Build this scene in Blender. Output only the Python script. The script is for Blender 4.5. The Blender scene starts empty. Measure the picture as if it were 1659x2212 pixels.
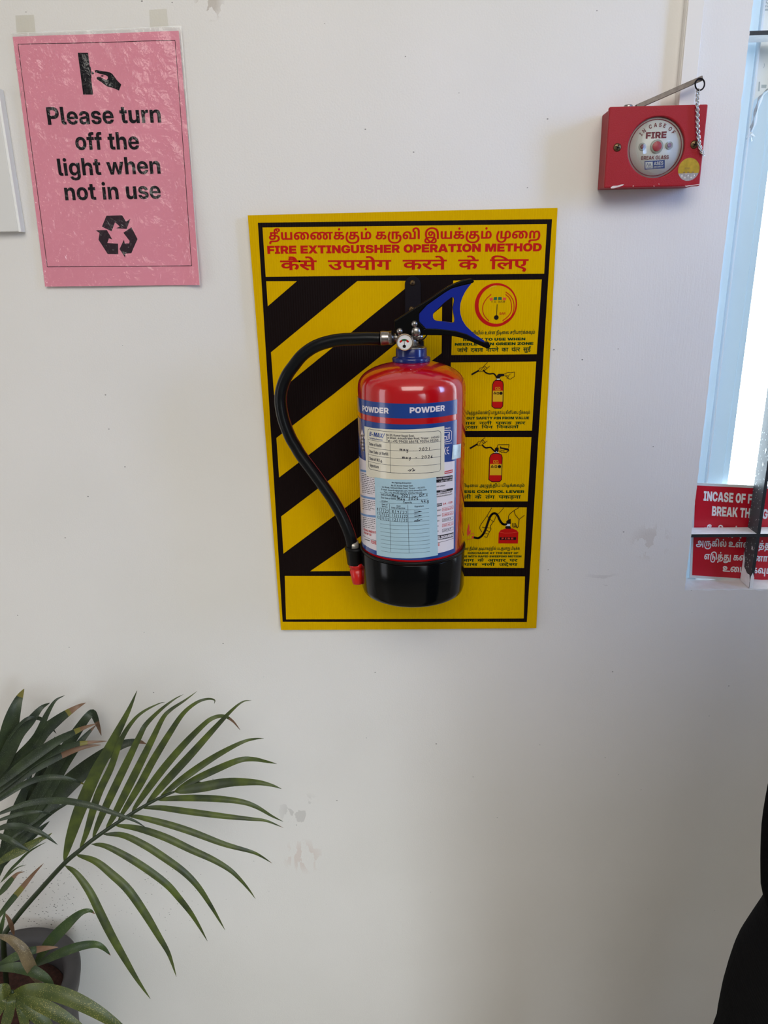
import bpy, bmesh, math, random
from mathutils import Vector, Matrix, geometry
random.seed(7)
D2 = bpy.data
SC = bpy.context.scene
COL = SC.collection

# ------------------------------------------------------------------ camera
CAM = Vector((0.0, -1.035, 1.42))
AX_R = Vector((0.99935201, 0.0311696, -0.01800066))
AX_U = Vector((0.00752637, 0.30808979, 0.95132751))
AX_F = Vector((-0.03519832, 0.95084654, -0.30765555))
FPX, PW, PH = 1600.0, 1659.0, 2212.0
cd = D2.cameras.new('camera'); cam = D2.objects.new('camera', cd); COL.objects.link(cam)
cd.sensor_fit = 'HORIZONTAL'; cd.sensor_width = 36.0; cd.lens = 36.0 * FPX / PW
cd.clip_start = 0.02; cd.clip_end = 60
cam.matrix_world = Matrix(((AX_R.x, AX_U.x, -AX_F.x, CAM.x), (AX_R.y, AX_U.y, -AX_F.y, CAM.y),
                           (AX_R.z, AX_U.z, -AX_F.z, CAM.z), (0, 0, 0, 1)))
SC.camera = cam

# ------------------------------------------------------------------ world, lights, exposure
SC.view_settings.view_transform = 'Standard'
SC.view_settings.look = 'None'
SC.view_settings.exposure = 0.0
SC.view_settings.gamma = 1.0
SC.view_settings.use_curve_mapping = False
w = D2.worlds.new('world'); SC.world = w; w.use_nodes = True
nt = w.node_tree; nt.nodes.clear()
wo = nt.nodes.new('ShaderNodeOutputWorld'); bg = nt.nodes.new('ShaderNodeBackground')
tc = nt.nodes.new('ShaderNodeTexCoord'); sx = nt.nodes.new('ShaderNodeSeparateXYZ')
rmp = nt.nodes.new('ShaderNodeValToRGB')
nt.links.new(tc.outputs['Generated'], sx.inputs[0]); nt.links.new(sx.outputs['Y'], rmp.inputs[0])
rmp.color_ramp.elements[0].position = 0.0; rmp.color_ramp.elements[0].color = (0.12, 0.117, 0.112, 1)   # dim room side
rmp.color_ramp.elements[1].position = 0.05; rmp.color_ramp.elements[1].color = (9.0, 10.1, 11.2, 1)        # bright overcast outdoors
nt.links.new(rmp.outputs[0], bg.inputs[0]); bg.inputs[1].default_value = 1.0
nt.links.new(bg.outputs[0], wo.inputs[0])

def area(name, loc, target, sx_, sy_, power, col):
    l = D2.lights.new(name, 'AREA'); l.shape = 'RECTANGLE'; l.size = sx_; l.size_y = sy_; l.energy = power; l.color = col
    o = D2.objects.new(name, l); COL.objects.link(o); o.location = loc
    o.rotation_euler = (Vector(target) - Vector(loc)).to_track_quat('-Z', 'Y').to_euler()
    return o
area('ceiling_daylight', (0.08, -2.3, 2.75), (0.05, 0.0, 1.1), 2.0, 1.4, 46, (1.0, 0.97, 0.90))
area('left_window_daylight', (-2.3, -1.25, 1.15), (-0.2, 0, 0.9), 0.6, 1.6, 8, (0.90, 0.92, 1.0))
low_fill = area('low_fill_light', (0.75, -2.1, 0.90), (-0.50, 0, 0.22), 0.6, 1.0, 1.6, (0.80, 0.91, 1.0))  # unseen fill lamp added to lift the lower left wall; no doorway there
low_fill.data.spread = math.radians(46)
blue_fill = area('blue_fill_light', (1.75, -0.85, 1.80), (0.46, 0.0, 1.46), 0.35, 0.9, 1.3, (0.30, 0.50, 1.0))  # added blue fill tinting the wall beside the bars; no opening behind it
blue_fill.data.spread = math.radians(40)

# ------------------------------------------------------------------ pixel tracing on real planes and on the cylinder
def ray(px, py):
    return AX_F + AX_R * ((px - PW / 2) / FPX) - AX_U * ((py - PH / 2) / FPX)
def at(px, py, y=0.0):
    d = ray(px, py); return CAM + d * ((y - CAM.y) / d.y)
def px_size(px, py, y):
    """metres covered by one pixel of height at this place on the plane"""
    return (at(px, py - 0.5, y) - at(px, py + 0.5, y)).length

# ------------------------------------------------------------------ materials
MATS = {}
def mat(name, col, rough=0.5, metal=0.0, coat=0.0, noise=0.0, nscale=60.0, bump=0.0, bscale=300.0, spec=0.5, alpha=1.0, trans=0.0, coat_rough=0.05):
    if name in MATS: return MATS[name]
    m = D2.materials.new(name); m.use_nodes = True; n = m.node_tree.nodes; b = n['Principled BSDF']
    b.inputs['Base Color'].default_value = (*col, 1); b.inputs['Roughness'].default_value = rough
    b.inputs['Metallic'].default_value = metal; b.inputs['Coat Weight'].default_value = coat
    b.inputs['Coat Roughness'].default_value = coat_rough; b.inputs['Specular IOR Level'].default_value = spec
    b.inputs['Alpha'].default_value = alpha; b.inputs['Transmission Weight'].default_value = trans
    m.diffuse_color = (*col, 1)
    L = m.node_tree.links
    if noise or bump:
        t = n.new('ShaderNodeTexCoord')
    if noise:
        x = n.new('ShaderNodeTexNoise'); x.inputs['Scale'].default_value = nscale; x.inputs['Detail'].default_value = 4
        L.new(t.outputs['Object'], x.inputs['Vector'])
        r = n.new('ShaderNodeValToRGB'); r.color_ramp.elements[0].position = 0.3; r.color_ramp.elements[1].position = 0.7
        r.color_ramp.elements[0].color = (*[c * (1 - noise) for c in col], 1)
        r.color_ramp.elements[1].color = (*[min(1, c * (1 + noise)) for c in col], 1)
        L.new(x.outputs['Fac'], r.inputs[0]); L.new(r.outputs[0], b.inputs['Base Color'])
    if bump:
        x = n.new('ShaderNodeTexNoise'); x.inputs['Scale'].default_value = bscale; x.inputs['Detail'].default_value = 3
        L.new(t.outputs['Object'], x.inputs['Vector'])
        bp = n.new('ShaderNodeBump'); bp.inputs['Strength'].default_value = bump; bp.inputs['Distance'].default_value = 0.001
        L.new(x.outputs['Fac'], bp.inputs['Height']); L.new(bp.outputs[0], b.inputs['Normal'])
    MATS[name] = m; return m

def srgb(r, g, b):
    f = lambda c: (c / 255 / 12.92) if c / 255 <= 0.04045 else ((c / 255 + 0.055) / 1.055) ** 2.4
    return (f(r), f(g), f(b))

def wall_material():
    m = D2.materials.new('painted_wall'); m.use_nodes = True; n = m.node_tree.nodes; L = m.node_tree.links; b = n['Principled BSDF']
    b.inputs['Roughness'].default_value = 0.48; b.inputs['Specular IOR Level'].default_value = 0.35
    t = n.new('ShaderNodeTexCoord')
    def math_(op, a, b_=None):
        q = n.new('ShaderNodeMath'); q.operation = op
        for i, v in enumerate((a, b_)):
            if v is None: continue
            if isinstance(v, (int, float)): q.inputs[i].default_value = v
            else: L.new(v, q.inputs[i])
        return q.outputs[0]
    def noise_(scale, detail=3, stretch=None, off=(0, 0, 0)):
        v = t.outputs['Object']
        mp = n.new('ShaderNodeMapping'); L.new(v, mp.inputs[0]); mp.inputs['Location'].default_value = off
        if stretch: mp.inputs['Scale'].default_value = stretch
        x = n.new('ShaderNodeTexNoise'); x.inputs['Scale'].default_value = scale; x.inputs['Detail'].default_value = detail
        L.new(mp.outputs[0], x.inputs['Vector']); return x.outputs['Fac']
    def near(c, r0, r1):
        """1 inside r0 of a place on the wall, 0 beyond r1"""
        d = n.new('ShaderNodeVectorMath'); d.operation = 'DISTANCE'; L.new(t.outputs['Object'], d.inputs[0]); d.inputs[1].default_value = c
        mr = n.new('ShaderNodeMapRange'); L.new(d.outputs['Value'], mr.inputs[0])
        mr.inputs[1].default_value = r0; mr.inputs[2].default_value = r1; mr.inputs[3].default_value = 1; mr.inputs[4].default_value = 0
        return mr.outputs[0]
    base = n.new('ShaderNodeValToRGB')
    base.color_ramp.elements[0].position = 0.35; base.color_ramp.elements[0].color = (*srgb(229, 226, 221), 1)
    base.color_ramp.elements[1].position = 0.65; base.color_ramp.elements[1].color = (*srgb(234, 231, 227), 1)
    L.new(noise_(3.0, 2), base.inputs[0])
    col = base.outputs[0]
    def blend(mask, c):
        nonlocal col
        mx = n.new('ShaderNodeMix'); mx.data_type = 'RGBA'
        L.new(mask, mx.inputs['Factor']); L.new(col, mx.inputs['A']); mx.inputs['B'].default_value = (*c, 1); col = mx.outputs['Result']
    # scuffs beside the palm, old tape residue high on the wall, a rubbed patch near the window
    for p, r, s, c, th, k in (((650, 1755), .045, (1.0, 1, .5), srgb(176, 172, 166), .56, .4), ((655, 1850), .04, (1.3, 1, .5), srgb(214, 196, 186), .52, .5),
                           ((452, 8), .02, (1, 1, 1), srgb(176, 164, 150), .46, .6), ((1405, 1170), .032, (1, 1, .55), srgb(196, 184, 172), .5, .4),
                           ((1300, 1260), .03, (.5, 1, 2), srgb(200, 196, 192), .6, .4)):
        pt = at(*p); msk = math_('MULTIPLY', near(pt, r * .4, r), math_('GREATER_THAN', noise_(42, 4, s, (p[0], 0, p[1])), th))
        blend(math_('MULTIPLY', msk, k), c)
    # dark soil splashes on the wall above the pot, sparse specks elsewhere
    for c_, r0, r1, th, sc_ in ((at(90, 1950), .05, .16, .19, 150), (at(330, 1930), .05, .2, .10, 110), (at(829, 900), .6, 1.4, .03, 28)):
        v = n.new('ShaderNodeTexVoronoi'); v.inputs['Scale'].default_value = sc_
        wv = n.new('ShaderNodeMapping'); L.new(t.outputs['Object'], wv.inputs[0]); wv.inputs['Scale'].default_value = (1, 1, 1.5)
        L.new(wv.outputs[0], v.inputs['Vector'])
        lim = math_('MULTIPLY', near(c_, r0, r1), th * 2)
        blend(math_('MULTIPLY', math_('LESS_THAN', v.outputs['Distance'], math_('MULTIPLY', lim, noise_(90, 1))), .75), srgb(96, 94, 90))
    L.new(col, b.inputs['Base Color'])
    # roller texture, brush strokes towards the window
    h1 = math_('MULTIPLY', noise_(420, 3), .55); h2 = math_('MULTIPLY', noise_(22, 3), .9)
    br = math_('MULTIPLY', noise_(95, 3, (5, 1, .35)), near((.52, 0, 1.35), .12, .42))
    hs = math_('ADD', math_('ADD', h1, h2), math_('MULTIPLY', br, .9))
    bp = n.new('ShaderNodeBump'); bp.inputs['Strength'].default_value = .35; bp.inputs['Distance'].default_value = .0012
    L.new(hs, bp.inputs['Height']); L.new(bp.outputs[0], b.inputs['Normal'])
    return m

def fluted(name, col, rough=0.32, spec=.03):
    """printed twin-wall plastic sheet: fine vertical flutes"""
    m = mat(name, col, rough, spec=spec)
    n = m.node_tree.nodes; L = m.node_tree.links; b = n['Principled BSDF']
    t = n.new('ShaderNodeTexCoord'); s = n.new('ShaderNodeSeparateXYZ'); L.new(t.outputs['Object'], s.inputs[0])
    a = n.new('ShaderNodeMath'); a.operation = 'MULTIPLY'; L.new(s.outputs['X'], a.inputs[0]); a.inputs[1].default_value = 2 * math.pi / .0033
    q = n.new('ShaderNodeMath'); q.operation = 'SINE'; L.new(a.outputs[0], q.inputs[0])
    bp = n.new('ShaderNodeBump'); bp.inputs['Strength'].default_value = .4; bp.inputs['Distance'].default_value = .0003
    L.new(q.outputs[0], bp.inputs['Height']); L.new(bp.outputs[0], b.inputs['Normal'])
    return m

def clear_film(name, tint=(1, 1, 1), gloss=0.12, bump=0.6, bscale=45, rough=0.08, haze=0.0, hazecol=(1, 1, 1), refl=1.0, depth=.002):
    m = D2.materials.new(name); m.use_nodes = True; n = m.node_tree.nodes; L = m.node_tree.links; n.clear()
    o = n.new('ShaderNodeOutputMaterial'); tr = n.new('ShaderNodeBsdfTransparent'); gl = n.new('ShaderNodeBsdfGlossy')
    tr.inputs[0].default_value = (*tint, 1); gl.inputs['Roughness'].default_value = rough
    fr = n.new('ShaderNodeFresnel'); fr.inputs[0].default_value = 1.45
    t = n.new('ShaderNodeTexCoord'); x = n.new('ShaderNodeTexNoise'); x.inputs['Scale'].default_value = bscale; x.inputs['Detail'].default_value = 5
    L.new(t.outputs['Object'], x.inputs['Vector'])
    bp = n.new('ShaderNodeBump'); bp.inputs['Strength'].default_value = bump; bp.inputs['Distance'].default_value = depth
    L.new(x.outputs['Fac'], bp.inputs['Height']); L.new(bp.outputs[0], gl.inputs['Normal']); L.new(bp.outputs[0], fr.inputs['Normal'])
    ml = n.new('ShaderNodeMath'); ml.operation = 'MULTIPLY_ADD'; L.new(fr.outputs[0], ml.inputs[0]); ml.inputs[1].default_value = refl; ml.inputs[2].default_value = gloss - .04 * refl
    ms = n.new('ShaderNodeMixShader'); L.new(ml.outputs[0], ms.inputs[0]); L.new(tr.outputs[0], ms.inputs[1]); L.new(gl.outputs[0], ms.inputs[2])
    out = ms.outputs[0]
    if haze:
        df = n.new('ShaderNodeBsdfDiffuse'); df.inputs[0].default_value = (*hazecol, 1)
        m2 = n.new('ShaderNodeMixShader'); m2.inputs[0].default_value = haze; L.new(out, m2.inputs[1]); L.new(df.outputs[0], m2.inputs[2]); out = m2.outputs[0]
    L.new(out, o.inputs[0]); MATS[name] = m; return m

# ------------------------------------------------------------------ objects and tags
def tag(o, label=None, cat=None, group=None, kind=None):
    for k, v in (('label', label), ('category', cat), ('group', group), ('kind', kind)):
        if v: o[k] = v
    return o
def thing(name, label, cat, loc=(0, 0, 0), group=None):
    o = D2.objects.new(name, None); COL.objects.link(o); o.location = loc; o.empty_display_size = .05
    return tag(o, label, cat, group)
def base_of(o):
    while o.parent is not None: o = o.parent
    return o.location

class MB:
    """collects shapes (world coordinates, several materials) and links them as ONE mesh object"""
    def __init__(s): s.v = []; s.f = []; s.mi = []; s.mats = []; s.sm = []
    def slot(s, m):
        if m not in s.mats: s.mats.append(m)
        return s.mats.index(m)
    def add(s, vs, fs, m, smooth=False):
        b = len(s.v); s.v += [Vector(v) for v in vs]; k = s.slot(m)
        for f in fs: s.f.append([b + i for i in f]); s.mi.append(k); s.sm.append(smooth)
        return s
    def poly(s, pts, m): return s.add(pts, [list(range(len(pts)))], m)
    def box(s, lo, hi, m, rot=None, pivot=None):
        vs = [Vector((x, y, z)) for x in (lo[0], hi[0]) for y in (lo[1], hi[1]) for z in (lo[2], hi[2])]
        if rot is not None:
            p = Vector(pivot) if pivot is not None else (Vector(lo) + Vector(hi)) / 2
            vs = [p + rot @ (v - p) for v in vs]
        return s.add(vs, [(0, 1, 3, 2), (4, 6, 7, 5), (0, 4, 5, 1), (2, 3, 7, 6), (0, 2, 6, 4), (1, 5, 7, 3)], m)
    def prism(s, pts, off, m, cap=True):
        """flat outline extruded by the vector off"""
        n = len(pts); vs = [Vector(p) for p in pts] + [Vector(p) + Vector(off) for p in pts]
        fs = [(i, (i + 1) % n, n + (i + 1) % n, n + i) for i in range(n)]
        if cap: fs += [list(range(n))[::-1], list(range(n, 2 * n))]
        return s.add(vs, fs, m)
    def tube(s, pts, r, m, n=12, cap=True, closed=False):
        pts = [Vector(p) for p in pts]; N = len(pts); rs = r if isinstance(r, (list, tuple)) else [r] * N
        vs = []; prev = None
        for i, p in enumerate(pts):
            a = pts[(i - 1) % N] if closed or i else pts[i]; c = pts[(i + 1) % N] if closed or i < N - 1 else pts[i]
            t = (c - a).normalized()
            u = (prev - t * prev.dot(t)) if prev is not None else t.orthogonal()
            if u.length < 1e-6: u = t.orthogonal()
            u.normalize(); prev = u; w_ = t.cross(u)
            for k in range(n):
                an = 2 * math.pi * k / n; vs.append(p + (u * math.cos(an) + w_ * math.sin(an)) * rs[i])
        fs = []
        for i in range(N if closed else N - 1):
            j = (i + 1) % N
            for k in range(n): fs.append((i * n + k, i * n + (k + 1) % n, j * n + (k + 1) % n, j * n + k))
        if cap and not closed: fs += [list(range(n))[::-1], [(N - 1) * n + k for k in range(n)]]
        return s.add(vs, fs, m, True)
    def lathe(s, prof, m, c, n=48, axis='Z', cap=True):
        """prof: (radius, height) pairs; axis Z = upright at c, axis Y = facing the room (height towards -y)"""
        vs = []
        for r, h in prof:
            for k in range(n):
                a = 2 * math.pi * k / n
                vs.append(Vector((c[0] + r * math.cos(a), c[1] + r * math.sin(a), c[2] + h)) if axis == 'Z'
                          else Vector((c[0] + r * math.cos(a), c[1] - h, c[2] + r * math.sin(a))))
        fs = [(i * n + k, i * n + (k + 1) % n, (i + 1) * n + (k + 1) % n, (i + 1) * n + k) for i in range(len(prof) - 1) for k in range(n)]
        if cap: fs += [list(range(n))[::-1], [(len(prof) - 1) * n + k for k in range(n)]]
        return s.add(vs, fs, m, True)
    def ball(s, c, r, m, n=12, sc=(1, 1, 1)):
        vs = []; k2 = n // 2
        for i in range(k2 + 1):
            th = math.pi * i / k2
            for k in range(n):
                a = 2 * math.pi * k / n
                vs.append(Vector(c) + Vector((r * sc[0] * math.sin(th) * math.cos(a), r * sc[1] * math.sin(th) * math.sin(a), r * sc[2] * math.cos(th))))
        return s.add(vs, [(i * n + k, i * n + (k + 1) % n, (i + 1) * n + (k + 1) % n, (i + 1) * n + k) for i in range(k2) for k in range(n)], m, True)
    def build(s, name, parent=None, origin=None, bevel=0.0, fix=True, bseg=2):
        o3 = Vector(base_of(parent)) if parent is not None else Vector(origin) if origin is not None else Vector((0, 0, 0))
        me = D2.meshes.new(name); me.from_pydata([v - o3 for v in s.v], [], s.f)
        for m in s.mats: me.materials.append(m)
        for p, k, q in zip(me.polygons, s.mi, s.sm): p.material_index = k; p.use_smooth = q
        if fix:
            bm = bmesh.new(); bm.from_mesh(me); bmesh.ops.recalc_face_normals(bm, faces=bm.faces); bm.to_mesh(me); bm.free()
        me.update()
        o = D2.objects.new(name, me); COL.objects.link(o)
        if parent is not None: o.parent = parent
        else: o.location = o3
        if bevel:
            bv = o.modifiers.new('edge', 'BEVEL'); bv.width = bevel; bv.segments = bseg; bv.limit_method = 'ANGLE'; bv.angle_limit = math.radians(40)
        return o

# ------------------------------------------------------------------ lettering (outlines of the glyphs are stored at the end of this block)
# per glyph: advance, contours as x, y pairs; x holds twice the abscissa, plus one where the point lies on the curve
FONTS = {}; RUNS = {}
FONTS['K'] = {'cap': 291, 'em': 400, 'g': {
 45: (258, ((395,141,395,82,123,82,123,141),)),
 65: (306, ((1,0,197,291,415,291,613,0,429,0,365,113,342,150,302,221,285,260,329,260,308,221,268,150,247,113,179,0),(147,48,147,110,467,110,467,48),)),
 66: (260, ((33,0,33,291,285,291,350,291,440,272,486,240,487,218,486,202,458,174,408,157,375,153,375,153,412,152,472,134,506,103,507,82,506,58,458,21,368,0,307,0),(189,61,277,61,304,61,340,76,341,90,340,98,324,111,296,118,277,118,189,118),(189,176,267,176,284,176,310,182,324,195,325,203,324,215,292,230,267,230,189,230),)),
 67: (292, ((299,-5,220,-5,90,30,16,97,17,145,16,194,90,261,220,296,299,296,354,296,448,279,518,249,564,207,569,181,405,181,402,192,384,208,358,219,322,225,303,225,262,225,208,207,180,171,181,145,180,120,208,84,262,66,303,66,322,66,356,72,384,83,400,99,405,109,569,109,562,84,518,42,448,12,354,-5),)),
 68: (284, ((259,0,101,0,101,67,251,67,298,67,360,84,388,119,389,145,388,172,358,207,296,224,247,224,97,224,97,291,257,291,346,291,480,255,552,190,553,145,552,101,480,36,348,0),(195,291,195,0,33,0,33,291),)),
 69: (253, ((33,0,33,291,483,291,483,222,195,222,195,178,461,178,461,112,195,112,195,69,483,69,483,0),)),
 70: (242, ((33,0,33,291,469,291,469,222,195,222,195,171,453,171,453,105,195,105,195,0),)),
 71: (296, ((303,-5,216,-5,86,32,16,100,17,145,16,194,90,261,220,296,299,296,352,296,446,281,518,253,562,214,567,191,401,191,398,199,382,212,358,221,326,225,305,225,264,225,208,207,180,171,181,145,180,120,208,84,266,66,309,66,342,66,388,76,412,94,413,106,447,104,307,104,307,162,571,162,571,120,570,83,504,26,382,-5),)),
 72: (291, ((33,0,33,291,195,291,195,182,389,182,389,291,551,291,551,0,389,0,389,114,195,114,195,0),)),
 73: (175, ((21,0,21,64,95,64,95,227,21,227,21,291,331,291,331,227,257,227,257,64,331,64,331,0),)),
 75: (292, ((153,42,153,140,170,153,210,178,250,204,269,216,385,291,573,291,329,141,315,141),(33,0,33,291,195,291,195,228,195,145,195,106,195,0),(399,0,257,117,355,178,585,0),)),
 76: (230, ((33,0,33,291,195,291,195,69,445,69,445,0),)),
 77: (370, ((33,0,33,291,275,291,327,200,334,188,352,154,370,117,386,84,393,72,351,72,354,84,370,117,390,154,408,188,415,200,467,291,709,291,709,0,551,0,551,112,550,122,552,154,554,192,556,230,557,247,575,247,566,230,546,192,528,155,510,123,505,112,437,0,305,0,237,112,230,123,212,155,192,192,172,230,165,247,185,247,184,230,186,192,188,154,190,122,191,112,191,0),)),
 78: (295, ((33,0,33,291,197,291,339,177,348,169,376,144,408,114,423,102,403,79,400,95,398,135,396,173,397,184,397,291,561,291,561,0,395,0,263,106,250,116,216,146,176,182,157,202,189,206,190,186,194,146,194,115,195,106,195,0),)),
 79: (298, ((299,-5,220,-5,90,30,16,97,17,145,16,194,90,261,220,296,299,296,378,296,506,261,582,194,583,145,582,97,506,30,378,-5),(299,66,336,66,390,84,416,120,417,145,416,170,390,206,336,225,299,225,260,225,208,206,180,170,181,145,180,120,208,84,260,66),)),
 80: (259, ((33,0,33,291,279,291,348,291,450,266,504,221,505,190,504,158,450,113,348,88,279,88,125,88,125,155,267,155,292,155,326,163,346,179,347,190,346,200,326,216,292,224,267,224,195,224,195,0),)),
 82: (266, ((33,0,33,291,279,291,348,291,450,266,504,221,505,190,504,159,448,115,342,91,271,91,133,91,133,154,267,154,292,154,326,163,346,179,347,190,346,200,326,216,292,225,267,225,195,225,195,0),(355,0,229,132,393,132,523,0),)),
 83: (274, ((277,-5,194,-5,84,19,24,64,25,97,179,97,180,85,204,68,248,59,277,59,302,59,340,66,362,77,363,85,362,92,342,102,300,110,269,114,211,119,124,127,36,170,37,203,36,230,96,272,204,296,275,296,346,296,452,273,508,229,513,199,363,199,360,214,314,232,277,232,254,232,220,225,200,214,201,207,200,200,216,190,256,183,287,180,333,176,384,171,456,156,500,136,524,108,525,91,524,60,464,18,354,-5),)),
 84: (262, ((17,222,17,291,511,291,511,222,345,222,345,0,183,0,183,222),)),
 85: (282, ((283,-5,206,-5,94,22,32,71,33,104,33,291,189,291,189,110,188,97,214,76,256,64,283,64,310,64,352,76,376,96,377,110,377,291,533,291,533,104,532,71,470,22,358,-5),)),
 86: (300, ((197,0,1,291,181,291,247,178,268,142,308,68,329,31,281,31,300,68,338,142,361,178,425,291,601,291,413,0),)),
 87: (415, ((155,0,1,291,177,291,225,178,232,157,248,114,264,72,271,50,233,50,240,72,256,114,274,157,285,178,337,291,495,291,547,178,556,157,572,114,588,72,599,50,561,50,566,72,582,114,598,157,607,178,653,291,831,291,677,0,497,0,433,134,424,150,406,195,393,228,439,228,424,195,406,150,401,134,333,0),)),
 88: (296, ((1,0,251,178,251,118,25,291,207,291,253,253,266,243,288,224,312,204,323,194,275,194,286,204,308,224,332,243,345,253,393,291,571,291,351,122,351,179,593,0,405,0,341,50,332,58,314,72,296,87,287,94,307,94,298,87,280,72,260,58,251,50,185,0),)),
 89: (292, ((217,0,217,99,1,291,187,291,271,209,280,199,300,179,309,169,285,169,294,179,312,199,321,209,401,291,585,291,375,99,375,0),)),
 90: (261, ((21,0,21,61,237,187,264,203,320,234,351,249,369,222,328,222,248,222,207,222,25,222,25,291,501,291,501,230,285,103,260,88,204,57,175,42,157,69,196,69,278,69,319,69,503,69,503,0),)),
 101: (233, ((237,-5,172,-5,74,23,18,72,19,103,18,135,74,183,170,211,235,211,282,211,360,196,418,167,450,128,451,105,451,84,65,84,65,128,381,128,309,120,308,132,290,147,260,155,239,155,216,155,186,147,170,132,171,120,171,86,170,75,188,58,220,50,245,50,260,50,288,54,306,62,311,67,449,67,440,46,382,14,292,-5),)),
 103: (250, ((249,-84,178,-84,90,-66,44,-34,39,-14,187,-14,188,-19,204,-26,230,-31,249,-31,280,-31,312,-12,313,6,313,38,313,38,302,26,268,10,224,3,197,3,142,3,62,30,18,76,19,106,18,136,64,184,144,211,195,211,222,211,264,203,298,189,311,178,313,178,313,206,467,206,467,15,466,-20,416,-64,316,-84),(243,63,264,63,296,74,316,94,317,108,316,121,296,141,264,152,243,152,222,152,192,141,176,121,177,108,176,94,192,74,222,63),)),
 104: (247, ((191,109,191,0,35,0,35,291,191,291,191,150,169,150,186,176,260,211,323,211,368,211,430,191,460,155,461,130,461,0,305,0,305,112,304,128,276,145,249,145,228,145,204,137,190,121),)),
 105: (112, ((35,0,35,206,191,206,191,0),(113,220,74,220,28,241,29,258,28,274,74,295,113,295,148,295,194,274,195,258,194,241,148,220),)),
 110: (247, ((191,109,191,0,35,0,35,206,189,206,189,150,169,150,186,176,260,211,323,211,368,211,430,191,460,155,461,130,461,0,305,0,305,112,304,128,276,145,249,145,228,145,204,137,190,121),)),
 112: (250, ((35,-82,35,206,189,206,189,180,191,180,202,191,236,204,280,211,307,211,358,211,436,184,482,135,483,104,482,71,438,22,358,-5,305,-5,276,-5,232,4,200,19,193,30,191,30,191,-82),(259,57,280,57,308,68,324,89,325,104,324,118,308,138,280,150,259,150,236,150,204,138,184,118,185,104,184,89,204,68,236,57),)),
 114: (166, ((35,0,35,206,185,206,185,169,187,169,198,190,244,206,289,206,300,206,316,206,327,206,327,144,318,144,284,144,271,144,246,144,210,133,190,113,191,99,191,0),)),
 115: (224, ((229,-5,166,-5,74,13,18,46,15,67,169,67,170,58,200,47,227,47,248,47,274,54,275,60,274,65,252,72,229,74,151,80,88,85,24,116,25,141,24,162,70,194,158,210,221,210,282,210,372,192,420,160,423,138,281,138,280,147,248,159,227,159,204,159,180,151,181,146,180,141,200,134,217,132,307,125,370,119,432,92,433,69,432,47,382,14,290,-5),)),
 116: (167, ((319,206,319,147,9,147,9,206),(79,262,235,262,235,75,234,66,248,59,271,59,280,59,312,59,319,59,319,0,308,0,260,0,233,0,152,0,78,30,79,62),)),
 32: (108, ()),
}}
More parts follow.
